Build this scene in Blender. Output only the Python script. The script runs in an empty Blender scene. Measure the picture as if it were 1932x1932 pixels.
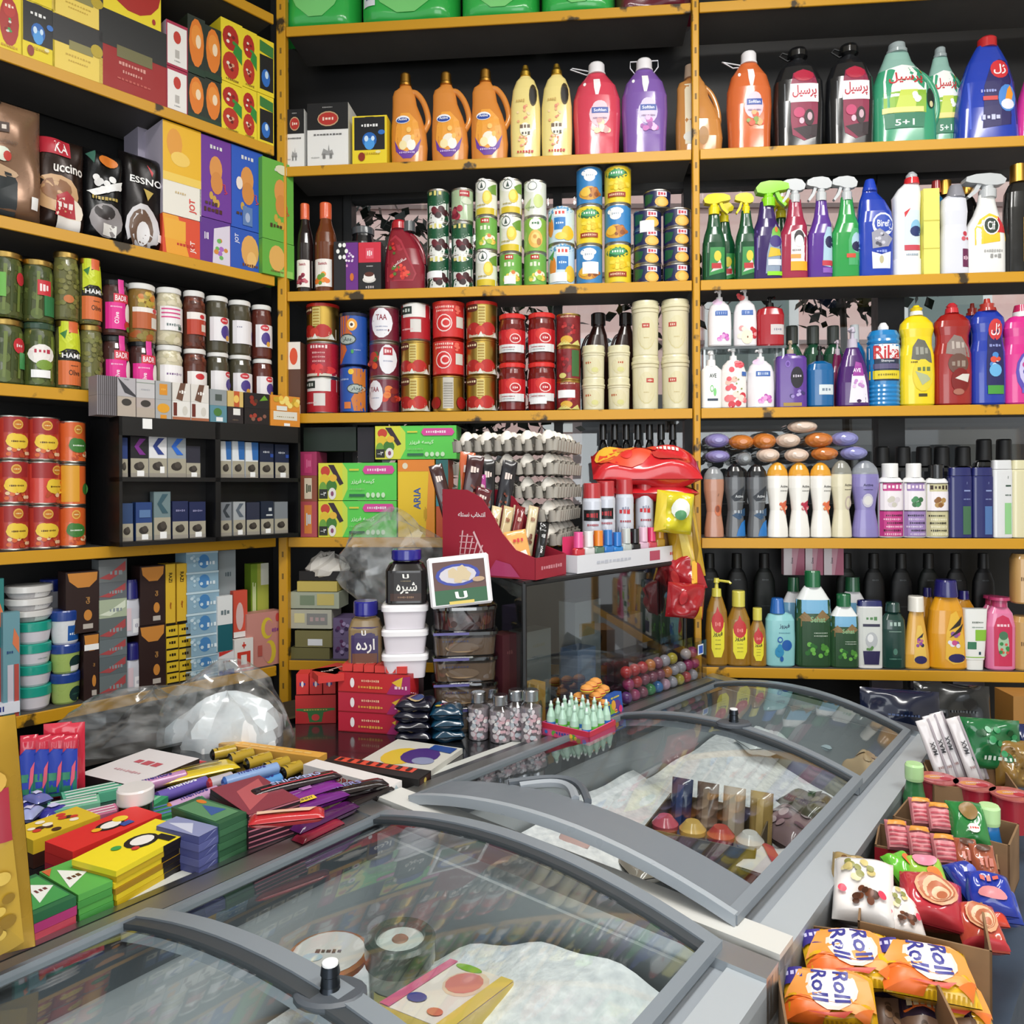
import bpy, math, random, unicodedata
from mathutils import Vector, Matrix, geometry

S = bpy.context.scene
COL = S.collection
rnd = random.Random(11)
F, HY, ROLL, EYE, AL, TH = 1450.0, 919.6, -0.0043, 1.46, 0.0889, 0.7338   # lens, horizon row, roll, eye height, wall angles
PI = math.pi
# ---------------------------------------------------------------- camera, world, lights, exposure
cam = bpy.data.cameras.new('camera')
cam.sensor_width = 36
cam.lens = 36 * F / 1932
cam.shift_y = -(966 - HY) / 1932
cam.clip_start = 0.02
camo = bpy.data.objects.new('camera', cam)
COL.objects.link(camo)
cr, sr = math.cos(ROLL), math.sin(ROLL)
camo.matrix_world = Matrix(((cr, -sr, 0, 0), (0, 0, -1, 0), (sr, cr, 0, EYE), (0, 0, 0, 1)))
S.camera = camo
S.view_settings.view_transform = 'Standard'
S.view_settings.look = 'None'
S.view_settings.gamma = 1
S.view_settings.use_curve_mapping = False
S.view_settings.exposure = -0.28
w = bpy.data.worlds.new('daylight')
S.world = w
w.use_nodes = True
bg = w.node_tree.nodes['Background']
bg.inputs[0].default_value = (0.93, 0.97, 1.0, 1)
bg.inputs[1].default_value = 1.0
def area(name, loc, rot, sx, sy, power, col=(1, 1, 1)):
    l = bpy.data.lights.new(name, 'AREA')
    l.shape = 'RECTANGLE'
    l.size, l.size_y, l.energy, l.color = sx, sy, power, col
    o = bpy.data.objects.new(name, l)
    COL.objects.link(o)
    o.location = loc
    o.rotation_euler = rot
    return o
area('tube_light', (0.35, 0.9, 3.28), (0, 0, 0.6), 1.5, 0.22, 44, (1.0, 0.98, 0.94))
area('tube_light', (-0.35, 0.1, 3.28), (0, 0, 0.6), 1.5, 0.22, 20, (1.0, 0.98, 0.94))
area('tube_light', (1.5, 0.5, 3.28), (0, 0, 0.6), 1.5, 0.22, 34, (1.0, 0.98, 0.94))
area('entrance_daylight', (0.5, -2.6, 1.5), (PI / 2, 0, 0), 2.6, 2.2, 62, (0.95, 0.98, 1.0))
sun = bpy.data.lights.new('sun', 'SUN')
sun.energy = 2.2
sun.angle = 0.05
suno = bpy.data.objects.new('sun', sun)
COL.objects.link(suno)
suno.rotation_euler = (math.radians(40), 0, math.radians(20))

# ---------------------------------------------------------------- picture point -> place
def ray(px, py):
    a0, b0 = (px - 966) / F, -(py - HY) / F
    return a0 * cr - b0 * sr, a0 * sr + b0 * cr
def at(px, py, Y):
    a, b = ray(px, py)
    return Vector((a * Y, Y, EYE + b * Y))
def G(px, py, z):
    a, b = ray(px, py)
    Y = (z - EYE) / b
    return Vector((a * Y, Y, z))
ca, sa, ct, st = math.cos(AL), math.sin(AL), math.cos(TH), math.sin(TH)
NB = Vector((sa, ca, 0))            # into the back wall
UB = Vector((ca, -sa, 0))
NL = Vector((-ct, st, 0))           # into the left wall
UL = Vector((st, ct, 0))
a_, b_ = ray(535, 940)
YC = 2.4 / (1 + math.tan(AL) * a_)
CX = Vector((a_ * YC, YC, 0))       # the corner where both shelf fronts meet
ZB = {0: 1.4778, 1: 1.0298, 2: .6298, 3: .239, 4: -.1572, 5: -.5511}
ZL = {1: 1.0869, 2: .6736, 3: .2617, 4: -.1541, 5: -.5636}
RB, RL = -AL, PI / 2 - TH
def onB(px, py, v):
    a, b = ray(px, py)
    Y = (2.4 * ca + v) / (ca + a * sa)
    return Vector((a * Y, Y, EYE + b * Y))
def onL(px, py, v):
    a, b = ray(px, py)
    c = CX.x * ct - CX.y * st - v
    Y = c / (a * ct - st)
    return Vector((a * Y, Y, EYE + b * Y))
class Slot: pass
def slot(wall, s, x0, x1, yt, yb=None, v=.012):
    f = onB if wall == 'B' else onL
    zs = EYE + (ZB if wall == 'B' else ZL)[s] if s is not None else 0
    xc = (x0 + x1) / 2
    o = Slot()
    p = f(xc, yt, v)
    base = zs + .0006 if yb is None else f(xc, yb, v).z
    o.W = (f(x1, yt, v) - f(x0, yt, v)).length
    o.H = p.z - base
    if o.H < .004: o.H = .004
    o.p = Vector((p.x, p.y, base))
    o.n, o.rz = (NB, RB) if wall == 'B' else (NL, RL)
    o.Wr = (x1 - x0) / F * p.y * .97      # diameter of a round thing
    return o

# ---------------------------------------------------------------- materials
_mats = {}
def lin(h):
    if len(h) == 3: h = ''.join(c * 2 for c in h)
    r = [int(h[i:i + 2], 16) / 255 for i in (0, 2, 4)]
    return tuple(c / 12.92 if c <= .04045 else ((c + .055) / 1.055) ** 2.4 for c in r) + (1,)
def M(c='888', k='', r=None):
    if not isinstance(c, str): return c
    key = (c, k, r)
    if key in _mats: return _mats[key]
    m = bpy.data.materials.new(f'{k or "paint"}_{c}')
    m.use_nodes = True
    nt = m.node_tree
    N, L = nt.nodes, nt.links
    b = N['Principled BSDF']
    b.inputs['Base Color'].default_value = lin(c)
    rough = {'': .5, 'g': .18, 'm': .3, 'f': .28, 'p': .75, 'd': .38, 'e': .5}.get(k, .5) if r is None else r
    b.inputs['Roughness'].default_value = rough
    if k == 'm': b.inputs['Metallic'].default_value = 1
    if k == 'g':
        b.inputs['Coat Weight'].default_value = .5
        b.inputs['Coat Roughness'].default_value = .06
    if k == 'f': b.inputs['Metallic'].default_value = .35
    if k in ('c', 'w'):           # clear sheet: see-through with a mirror sheen
        N.remove(b)
        out = N['Material Output']
        t = N.new('ShaderNodeBsdfTransparent'); t.inputs[0].default_value = lin(c)
        g = N.new('ShaderNodeBsdfGlossy'); g.inputs[0].default_value = (1, 1, 1, 1)
        g.inputs['Roughness'].default_value = .03 if k == 'c' else .12
        lw = N.new('ShaderNodeLayerWeight'); lw.inputs[0].default_value = .5
        pw = N.new('ShaderNodeMath'); pw.operation = 'POWER'; pw.inputs[1].default_value = 3.5
        mr = N.new('ShaderNodeMapRange')
        mr.inputs['To Min'].default_value = .06 if r is None else r
        mr.inputs['To Max'].default_value = .6
        mx = N.new('ShaderNodeMixShader')
        L.new(lw.outputs['Facing'], pw.inputs[0]); L.new(pw.outputs[0], mr.inputs['Value'])
        L.new(mr.outputs[0], mx.inputs[0]); L.new(t.outputs[0], mx.inputs[1]); L.new(g.outputs[0], mx.inputs[2])
        if k == 'w':              # crumpled film, a little milky
            d = N.new('ShaderNodeBsdfDiffuse'); d.inputs[0].default_value = (.9, .9, .9, 1)
            nz = N.new('ShaderNodeTexNoise'); nz.inputs['Scale'].default_value = 7
            m2 = N.new('ShaderNodeMapRange'); m2.inputs['From Min'].default_value = .4; m2.inputs['From Max'].default_value = .75
            m2.inputs['To Min'].default_value = .03; m2.inputs['To Max'].default_value = .26
            mx2 = N.new('ShaderNodeMixShader')
            L.new(nz.outputs[0], m2.inputs['Value']); L.new(m2.outputs[0], mx2.inputs[0])
            L.new(mx.outputs[0], mx2.inputs[1]); L.new(d.outputs[0], mx2.inputs[2])
            mx = mx2
        L.new(mx.outputs[0], out.inputs[0])
    elif k in ('', 'p', 'g', 'f'):
        nz = N.new('ShaderNodeTexNoise')
        nz.inputs['Scale'].default_value = 60 if k == 'p' else 25
        tc = N.new('ShaderNodeTexCoord')
        L.new(tc.outputs['Object'], nz.inputs['Vector'])
        mr = N.new('ShaderNodeMapRange')
        mr.inputs['To Min'].default_value = max(.03, rough - .1); mr.inputs['To Max'].default_value = rough + .1
        L.new(nz.outputs[0], mr.inputs['Value']); L.new(mr.outputs[0], b.inputs['Roughness'])
    _mats[key] = m
    return m
def worn(name, c1, c2, scale=7, lo=.62, hi=.68, rough=.45, stretch=(1, 1, 1), bump=0):
    m = bpy.data.materials.new(name)
    m.use_nodes = True
    N, L = m.node_tree.nodes, m.node_tree.links
    b = N['Principled BSDF']
    b.inputs['Roughness'].default_value = rough
    tc = N.new('ShaderNodeTexCoord'); mp = N.new('ShaderNodeMapping'); nz = N.new('ShaderNodeTexNoise'); rp = N.new('ShaderNodeValToRGB')
    mp.inputs['Scale'].default_value = stretch
    nz.inputs['Scale'].default_value = scale; nz.inputs['Detail'].default_value = 6
    rp.color_ramp.elements[0].position, rp.color_ramp.elements[0].color = lo, lin(c1)
    rp.color_ramp.elements[1].position, rp.color_ramp.elements[1].color = hi, lin(c2)
    L.new(tc.outputs['Object'], mp.inputs[0]); L.new(mp.outputs[0], nz.inputs['Vector'])
    L.new(nz.outputs[0], rp.inputs[0]); L.new(rp.outputs[0], b.inputs['Base Color'])
    if bump:
        bp = N.new('ShaderNodeBump'); bp.inputs['Strength'].default_value = bump; bp.inputs['Distance'].default_value = .01
        L.new(nz.outputs[0], bp.inputs['Height']); L.new(bp.outputs[0], b.inputs['Normal'])
    return m
YEL = worn('yellow_shelf_paint', 'cc951a', '3a2c12', 9, .61, .65, .42)
DARKBOARD = worn('dark_board', '434140', '504e4c', 4, .3, .7, .6)
BLACKPANEL = worn('black_panel', '0d0d0e', '17171a', 3, .3, .7, .5)

# ---------------------------------------------------------------- mesh builder
class MB:
    def __init__(s): s.v, s.f, s.m, s.mats = [], [], [], []
    def mi(s, mat):
        if isinstance(mat, str): mat = M(mat)
        if mat not in s.mats: s.mats.append(mat)
        return s.mats.index(mat)
    def add(s, vs, fs, mat):
        k, o = s.mi(mat), len(s.v)
        s.v += [tuple(p) for p in vs]
        s.f += [tuple(i + o for i in f) for f in fs]
        s.m += [k] * len(fs)
    def xf(s, mtx, start=0):
        s.v[start:] = [tuple(mtx @ Vector(p)) for p in s.v[start:]]
    def build(s, name, parent=None, smooth=35):
        me = bpy.data.meshes.new(name)
        me.from_pydata(s.v, [], s.f)
        for m in s.mats: me.materials.append(m)
        me.polygons.foreach_set('material_index', s.m)
        if smooth:
            me.polygons.foreach_set('use_smooth', [True] * len(s.f))
            me.set_sharp_from_angle(angle=math.radians(smooth))
        me.update()
        o = bpy.data.objects.new(name, me)
        COL.objects.link(o)
        if parent: o.parent = parent
        return o
def box(mb, x0, y0, z0, x1, y1, z1, mat, top=None, side=None, bev=0):
    if bev:
        b = bev
        vs, fs = [], []
        for z, i in ((z0, b), (z0 + b, 0), (z1 - b, 0), (z1, b)):
            X0, X1, Y0, Y1 = x0 + i, x1 - i, y0 + i, y1 - i
            c = b * .999 - i if i else b
            vs += [(X0 + c, Y0, z), (X1 - c, Y0, z), (X1, Y0 + c, z), (X1, Y1 - c, z), (X1 - c, Y1, z), (X0 + c, Y1, z), (X0, Y1 - c, z), (X0, Y0 + c, z)]
        for k in range(3):
            for j in range(8): fs.append((k * 8 + j, k * 8 + (j + 1) % 8, k * 8 + 8 + (j + 1) % 8, k * 8 + 8 + j))
        fs.append(tuple(range(7, -1, -1)))
        mb.add(vs, fs, mat)
        mb.add(vs[24:], [tuple(range(8))], top or mat)
        return
    vs = [(x0, y0, z0), (x1, y0, z0), (x1, y1, z0), (x0, y1, z0), (x0, y0, z1), (x1, y0, z1), (x1, y1, z1), (x0, y1, z1)]
    mb.add(vs, [(0, 1, 5, 4), (2, 3, 7, 6), (3, 2, 1, 0)], mat)
    mb.add(vs, [(1, 2, 6, 5), (3, 0, 4, 7)], side or mat)
    mb.add(vs, [(4, 5, 6, 7)], top or mat)
def ring(rx, ry, n, ox, z, seg):
    r = []
    for i in range(seg):
        t = 2 * PI * i / seg
        c, s_ = math.cos(t), math.sin(t)
        e = 2 / n
        r.append((ox + rx * math.copysign(abs(c) ** e, c), ry * math.copysign(abs(s_) ** e, s_), z))
    return r
def loft(mb, secs, mat, seg=20, bands=None, oy=0):
    """secs: (z, rx, ry, exponent, x offset); bands: (z limit, material) from the bottom"""
    rs = [ring(s[1], s[2], s[3], s[4], s[0], seg) for s in secs]
    vs = [(p[0], p[1] + oy, p[2]) for r in rs for p in r]
    for k in range(len(secs) - 1):
        zm = (secs[k][0] + secs[k + 1][0]) / 2
        mt = mat
        if bands:
            for zl, bm in bands:
                if zm <= zl: mt = bm; break
        mb.add(vs[k * seg:(k + 2) * seg], [(j, (j + 1) % seg, seg + (j + 1) % seg, seg + j) for j in range(seg)], mt)
    mb.add(vs[:seg], [tuple(range(seg - 1, -1, -1))], bands[0][1] if bands else mat)
    mb.add(vs[-seg:], [tuple(range(seg))], mat if not bands else bands[-1][1])
def lerp_sec(secs, z):
    if z <= secs[0][0]: return secs[0]
    for a, b in zip(secs, secs[1:]):
        if a[0] <= z <= b[0] and b[0] > a[0]:
            t = (z - a[0]) / (b[0] - a[0])
            return tuple(p + (q - p) * t for p, q in zip(a, b))
    return secs[-1]
def front_of(secs, oy=0):
    def fn(x, z, off):
        s = lerp_sec(secs, z)
        u = min(.995, abs((x - s[4]) / max(s[1], 1e-5)))
        y = -s[2] * (1 - u ** s[3]) ** (1 / s[3])
        return (x, oy + y - off, z)
    return fn
def tube(mb, pts, r, mat, seg=8, closed=False):
    pts = [Vector(p) for p in pts]
    n = len(pts)
    vs = []
    for i, p in enumerate(pts):
        a = pts[(i - 1) % n] if (closed or i) else p
        b = pts[(i + 1) % n] if (closed or i < n - 1) else p
        t = (b - a).normalized()
        up = Vector((0, 1, 0)) if abs(t.y) < .9 else Vector((1, 0, 0))
        u = t.cross(up).normalized(); w_ = t.cross(u)
        rr = r[i] if isinstance(r, (list, tuple)) else r
        vs += [p + (u * math.cos(2 * PI * j / seg) + w_ * math.sin(2 * PI * j / seg)) * rr for j in range(seg)]
    fs = []
    for i in range(n if closed else n - 1):
        for j in range(seg):
            q = (i + 1) % n
            fs.append((i * seg + j, i * seg + (j + 1) % seg, q * seg + (j + 1) % seg, q * seg + j))
    if not closed: fs += [tuple(range(seg - 1, -1, -1)), tuple((n - 1) * seg + j for j in range(seg))]
    mb.add(vs, fs, mat)
def smooth_path(pts, k=4):
    P = [Vector(p) for p in pts]
    out = []
    for i in range(len(P) - 1):
        p0, p1, p2, p3 = P[max(i - 1, 0)], P[i], P[i + 1], P[min(i + 2, len(P) - 1)]
        for j in range(k):
            t = j / k
            out.append(.5 * ((2 * p1) + (p2 - p0) * t + (2 * p0 - 5 * p1 + 4 * p2 - p3) * t * t + (3 * p1 - p0 - 3 * p2 + p3) * t ** 3))
    return out + [P[-1]]
def extr(mb, pts, y0, y1, mat):
    """an x-z outline given a thickness along y"""
    n = len(pts)
    vs = [(p[0], y0, p[1]) for p in pts] + [(p[0], y1, p[1]) for p in pts]
    fs = [(i, (i + 1) % n, n + (i + 1) % n, n + i) for i in range(n)]
    for t in geometry.tessellate_polygon([[Vector((p[0], p[1], 0)) for p in pts]]):
        fs += [tuple(t), tuple(i + n for i in reversed(t))]
    mb.add(vs, fs, mat)
def ball(mb, c, rx, ry, rz, mat, seg=12, rings=7):
    vs, fs = [], []
    for i in range(rings + 1):
        t = PI * i / rings
        for j in range(seg):
            p = 2 * PI * j / seg
            vs.append((c[0] + rx * math.sin(t) * math.cos(p), c[1] + ry * math.sin(t) * math.sin(p), c[2] - rz * math.cos(t)))
    for i in range(rings):
        for j in range(seg): fs.append((i * seg + j, i * seg + (j + 1) % seg, (i + 1) * seg + (j + 1) % seg, (i + 1) * seg + j))
    mb.add(vs, fs, mat)

# ---------------------------------------------------------------- lettering and printed marks
_forms = {}
for _c in list(range(0xFB50, 0xFDFF)) + list(range(0xFE70, 0xFEFD)):
    _d = unicodedata.decomposition(chr(_c)).split()
    if len(_d) == 2 and _d[0] in ('<initial>', '<medial>', '<final>', '<isolated>'):
        _forms.setdefault(chr(int(_d[1], 16)), {})[_d[0][1:-1]] = chr(_c)
def shape(s):
    if not any('\u0600' <= c <= '\u06ff' for c in s): return s
    out = []
    for i, c in enumerate(s):
        f = _forms.get(c)
        if not f: out.append(c); continue
        pj = i > 0 and 'initial' in _forms.get(s[i - 1], {})
        nj = i < len(s) - 1 and s[i + 1] in _forms and 'initial' in f
        k = 'medial' if pj and nj else 'final' if pj else 'initial' if nj else 'isolated'
        out.append(f.get(k) or f.get('isolated') or c)
    return ''.join(reversed(out))
_txt = {}
def textmesh(s, bold=.02):
    if s in _txt: return _txt[s]
    c = bpy.data.curves.new('t', 'FONT')
    c.body = shape(s); c.resolution_u = 2; c.offset = bold
    o = bpy.data.objects.new('t', c)
    COL.objects.link(o)
    bpy.context.view_layer.update()
    ev = o.evaluated_get(bpy.context.evaluated_depsgraph_get())
    me = ev.to_mesh()
    vs = [(p.co.x, p.co.y) for p in me.vertices]
    fs = [tuple(p.vertices) for p in me.polygons]
    ev.to_mesh_clear()
    bpy.data.objects.remove(o); bpy.data.curves.remove(c)
    x0, x1 = min(p[0] for p in vs), max(p[0] for p in vs)
    y0, y1 = min(p[1] for p in vs), max(p[1] for p in vs)
    h = y1 - y0
    r = ([((p[0] - (x0 + x1) / 2) / h, (p[1] - (y0 + y1) / 2) / h) for p in vs], fs, (x1 - x0) / h)
    _txt[s] = r
    return r
# printed marks: x runs -1..1 over the half width, z runs 0..1 over the height
def R(x0, z0, x1, z1, c): return ('R', x0, z0, x1, z1, c)
def E(x, z, rx, rz, c): return ('E', x, z, rx, rz, c)
def T(s, x, z, w, h, c, rot=0): return ('T', s, x, z, w, h, c, rot)
def PG(pts, c): return ('P', pts, c)
def SC(x, z, w, h, c): return ('S', x, z, w, h, c)          # a word too small to read
def BL(x, z, rx, rz, n, r, *cs): return ('B', x, z, rx, rz, n, r, cs)   # a heap of fruit
def decal(mb, shapes, W, H, fn, curved=True, off0=.0006):
    off = off0
    for sh in shapes:
        k = sh[0]
        c = sh[-1] if k not in 'TB' else (sh[6] if k == 'T' else None)
        mat = (M(c, 'd') if isinstance(c, str) else c)
        if k == 'R':
            _, x0, z0, x1, z1, _c = sh
            nx, nz = (8, 4) if curved else (1, 1)
            vs = [fn(W * (x0 + (x1 - x0) * i / nx), H * (z0 + (z1 - z0) * j / nz), off) for j in range(nz + 1) for i in range(nx + 1)]
            mb.add(vs, [(j * (nx + 1) + i, j * (nx + 1) + i + 1, (j + 1) * (nx + 1) + i + 1, (j + 1) * (nx + 1) + i) for j in range(nz) for i in range(nx)], mat)
        elif k == 'E':
            ell(mb, sh[1], sh[2], sh[3], sh[4], mat, W, H, fn, off, 3 if curved else 1)
        elif k == 'B':
            _, x, z, rx, rz, n, r, cs = sh
            rr = random.Random(int((x + 3) * 91 + (z + 2) * 57) + n)
            for i in range(n):
                a, q = rr.random() * 2 * PI, math.sqrt(rr.random())
                s_ = r * (.8 + .4 * rr.random())
                ell(mb, x + rx * q * math.cos(a), z + rz * q * math.sin(a), s_, s_ * W / H, M(cs[i % len(cs)], 'd'), W, H, fn, off + i * .00006, 1 if not curved else 2)
            off += n * .00006
        elif k == 'P':
            pts = [Vector((p[0], p[1], 0)) for p in sh[1]]
            tr = geometry.tessellate_polygon([pts])
            vs, fs = [], []
            for t in tr:
                A, B_, C_ = (pts[i] for i in t)
                n = 4 if curved else 1
                idx = {}
                for i in range(n + 1):
                    for j in range(n + 1 - i):
                        q = A + (B_ - A) * i / n + (C_ - A) * j / n
                        idx[i, j] = len(vs)
                        vs.append(fn(W * q.x, H * q.y, off))
                for i in range(n):
                    for j in range(n - i):
                        fs.append((idx[i, j], idx[i + 1, j], idx[i, j + 1]))
                        if i + j < n - 1: fs.append((idx[i + 1, j], idx[i + 1, j + 1], idx[i, j + 1]))
            mb.add(vs, fs, mat)
        elif k == 'T':
            _, s_, x, z, w_, h, _c, rot = sh
            vs, fs, ar = textmesh(s_)
            hh, ww = H * h, W * w_ * 2
            if rot:
                cR, sR = math.cos(rot), math.sin(rot)
                hh = min(hh, W * w_ * 2 / max(ar, .01)) if abs(sR) < .5 else min(H * h / ar, W * 2 * w_)
                P = [(W * x + (p[0] * cR - p[1] * sR) * hh, H * z + (p[0] * sR + p[1] * cR) * hh) for p in vs]
            else:
                P = [(W * x + p[0] * ww / ar, H * z + p[1] * hh) for p in vs]
            mb.add([fn(p[0], p[1], off) for p in P], fs, mat)
        elif k == 'S':
            _, x, z, w_, h, _c = sh
            rr = random.Random(int((x + 5) * 77 + z * 913))
            n = max(3, int(w_ * W * 2 / max(h * H * .75, 1e-4)))
            n = min(n, 9)
            for i in range(n):
                cx = x - w_ + 2 * w_ * (i + .5) / n
                hw = w_ / n * (.45 + .4 * rr.random()); t = h * (.55 + .45 * rr.random())
                vs = [fn(W * (cx + dx * hw), H * (z + dz * t / 2), off) for dx, dz in ((-1, -1), (1, -1), (1, 1), (-1, 1))]
                mb.add(vs, [(0, 1, 2, 3)], mat)
        off += .00022
def ell(mb, x, z, rx, rz, mat, W, H, fn, off, rings):
    seg = 14
    vs = [fn(W * x, H * z, off)]
    fs = []
    for r in range(1, rings + 1):
        for i in range(seg):
            t = 2 * PI * i / seg
            vs.append(fn(W * (x + rx * r / rings * math.cos(t)), H * (z + rz * r / rings * math.sin(t)), off))
    for i in range(seg): fs.append((0, 1 + i, 1 + (i + 1) % seg))
    for r in range(rings - 1):
        for i in range(seg): fs.append((1 + r * seg + i, 1 + (r + 1) * seg + i, 1 + (r + 1) * seg + (i + 1) % seg, 1 + r * seg + (i + 1) % seg))
    mb.add(vs, fs, mat)

# ---------------------------------------------------------------- things
def tag(o, label, cat, group=None, kind=None):
    o['label'] = label; o['category'] = cat
    if group: o['group'] = group
    if kind: o['kind'] = kind
    return o
def thing(name, label, cat, loc=(0, 0, 0), rz=0, group=None):
    o = bpy.data.objects.new(name, None)
    o.empty_display_size = .05
    COL.objects.link(o)
    o.location = loc
    o.rotation_euler = (0, 0, rz)
    return tag(o, label, cat, group)
def struct(o):
    o['kind'] = 'structure'
    return o
def dup(root, loc=None, rot=None, label=None):
    r = root.copy(); COL.objects.link(r)
    if loc is not None: r.location = loc
    if rot is not None: r.rotation_euler = rot if hasattr(rot, '__len__') else (0, 0, rot)
    if label: r['label'] = label
    for ch in root.children:
        c = ch.copy(); COL.objects.link(c); c.parent = r
        for g in ch.children:
            d = g.copy(); COL.objects.link(d); d.parent = c
    return r
def seat(o, sl, D):
    o.location = sl.p + sl.n * (D / 2)
    o.rotation_euler = (0, 0, sl.rz)
    return o
# ---------------------------------------------------------------- the room
def plain(name, b, mat, kind='structure', bev=0):
    mb = MB(); box(mb, *b, mat, bev=bev)
    o = mb.build(name, smooth=0)
    o['kind'] = kind
    return o
TILE = worn('floor_tile', '8a8378', '9a9388', 5, .35, .65, .4)
PLASTER = worn('plaster', 'cfcabd', 'dad6ca', 3, .3, .7, .8)
plain('floor', (-2.6, -3.2, -.1, 3.6, 3.05, 0), TILE)
plain('ceiling', (-2.6, -3.2, 3.4, 3.6, 3.05, 3.5), PLASTER)
plain('wall_right', (3.4, -3.2, 0, 3.5, 2.3, 3.4), PLASTER)
def wall_frame(wall):
    e = bpy.data.objects.new('x', None)
    return Matrix.Translation(CX) @ Matrix.Rotation(RB if wall == 'B' else RL, 4, 'Z')
MBK, MLF = wall_frame('B'), wall_frame('L')
def uB(px): return (onB(px, 900, 0) - CX).dot(UB)
def uL(px): return (onL(px, 900, 0) - CX).dot(UL)
# back wall with its long window behind the shelves
WZ0, WZ1, WU0, WU1 = 1.36, 2.52, uB(600), uB(2150)
mb = MB()
for b in ((-.3, .26, 0, WU0, .36, 3.4), (WU0, .26, 0, WU1, .36, WZ0), (WU0, .26, WZ1, WU1, .36, 3.4), (WU1, .26, 0, 2.5, .36, 3.4)):
    box(mb, *b, BLACKPANEL)
mb.xf(MBK)
mb.build('wall_back', smooth=0)['kind'] = 'structure'
mb = MB(); box(mb, -3.4, .27, 0, .12, .37, 3.4, BLACKPANEL); mb.xf(MLF)
mb.build('wall_left', smooth=0)['kind'] = 'structure'
mb = MB()
for x in (WU0, uB(1040), uB(1315), uB(1725), WU1 - .04):
    ww = .03 if x != uB(1725) else .085
    box(mb, x, .275, WZ0, x + ww, .335, WZ1, M('2b2c2e'))
for z in (WZ0, WZ1 - .04): box(mb, WU0, .28, z, WU1, .33, z + .04, M('2b2c2e'))
mb.xf(MBK)
wf = mb.build('window_1', smooth=0); wf['kind'] = 'structure'
mb = MB(); box(mb, WU0, .30, WZ0, WU1, .306, WZ1, M('eef2f2', 'c')); mb.xf(MBK)
mb.build('window_pane', wf, smooth=0)
# outside: the pink house over the alley
PINK = worn('pink_render', 'f0c2bb', 'f7d3cb', 6, .3, .7, .8)
house = thing('house', 'pink rendered house with white framed windows seen through the shop window', 'building', (0, 6.2, 0))
mb = MB(); box(mb, -3, 0, -1, 6.5, .3, 7, PINK)
for z in (2.05, 2.6, 3.15, 3.7, 4.3): box(mb, -3, -.03, z, 6.5, 0, z + .035, M('8d7470'))
mb.build('facade', house, 0)
for x, z in ((.25, 1.9), (1.55, 2.3), (3.1, 2.35), (-1.2, 2.2)):
    mb = MB(); box(mb, x, -.05, z, x + .75, 0, z + .75, M('f4f2f0')); mb.build('window_frame', house, 0)
    mb2 = MB(); box(mb2, x + .08, -.06, z + .08, x + .67, -.045, z + .67, M('7d8a86', 'g')); mb2.build('pane', house.children[-1], 0)
plain('ground', (-5, 3.3, -.3, 8, 6.2, -.05), M('8c8a86', 'p'), 'structure')
def foliage(name, label, c, rx, rz, n, seed, lv='1d2a1e'):
    t = thing(name, label, 'shrub', (c[0], c[1], 0))
    rr = random.Random(seed)
    vs, fs = [], []
    for i in range(n):
        p = Vector((rr.gauss(0, rx * .5), rr.gauss(0, .12), c[2] + rr.gauss(0, rz * .5)))
        d = Vector((rr.uniform(-1, 1), rr.uniform(-.5, .5), rr.uniform(-1, 1))).normalized() * rr.uniform(.04, .09)
        e = Vector((rr.uniform(-1, 1), rr.uniform(-.5, .5), rr.uniform(-1, 1))).normalized().cross(d) * .45
        k = len(vs); m = p + d * .5
        vs += [p, m + e, p + d, m - e]
        fs.append((k, k + 1, k + 2, k + 3))
    mb = MB(); mb.add(vs, fs, M(lv)); mb.build('foliage', t, 0)
    mb = MB(); tube(mb, [(0, 0, 0), (.03, 0, c[2] * .6), (0, 0, c[2])], [.035, .025, .012], M('3a2c20')); mb.build('trunk', t)
foliage('shrub', 'dark leafy shrub outside the window behind the green and lemon tins', (-.45, 3.35, 2.05), .52, .5, 6500, 1)
foliage('shrub', 'dark leafy shrub outside the window behind the small blue tuna tins', (.66, 3.3, 2.3), .26, .16, 300, 2)
foliage('shrub', 'dark leafy shrub outside the window behind the green and blue cleaner bottles', (1.42, 3.3, 2.36), .3, .16, 420, 3)
mb = MB(); box(mb, .35, 3.75, -.05, 3.6, 4.5, 1.92, M('77767b'), bev=.08)
box(mb, .5, 3.74, 1.3, 3.4, 3.75, 1.66, M('33363c'))
tag(mb.build('parked_van'), 'pale grey van parked in the alley outside behind the shampoo shelf', 'van')

# ---------------------------------------------------------------- yellow steel shelving
def shelving(name, label, mtx, u0, u1, zs, depth, posts, back=None):
    t = thing(name, label, 'shelf')
    t.matrix_world = mtx
    for z in zs:
        mb = MB(); box(mb, u0, .003, z - .022, u1, depth, z, DARKBOARD)
        o = mb.build('shelf_board', t, 0)
        mb = MB(); box(mb, u0, -.004, z - .031, u1, .003, z, YEL, bev=.0015)
        mb.build('edge_strip', o, 0)
    for u, wd in posts:
        mb = MB(); box(mb, u - wd / 2, -.009, 0, u + wd / 2, .022, 3.32, YEL, bev=.003)
        for k in range(40): box(mb, u - .003, -.0095, .4 + k * .07, u + .003, -.0088, .418 + k * .07, M('7a5a16'))
        mb.build('post', t, 0)
    return t
um, ur = uB(1315), uB(2150)
shelving('shelving_unit', 'yellow steel shelving of tins and softener along the back wall left of the middle post', MBK, 0.016, um - .013, [EYE + ZB[k] for k in range(6)], .19, [(.0, .03)])
shelving('shelving_unit', 'yellow steel shelving of cleaners and shampoo along the back wall right of the middle post', MBK, um + .013, ur, [EYE + ZB[k] for k in range(6)], .19, [(um, .021), (ur, .025)])
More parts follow.
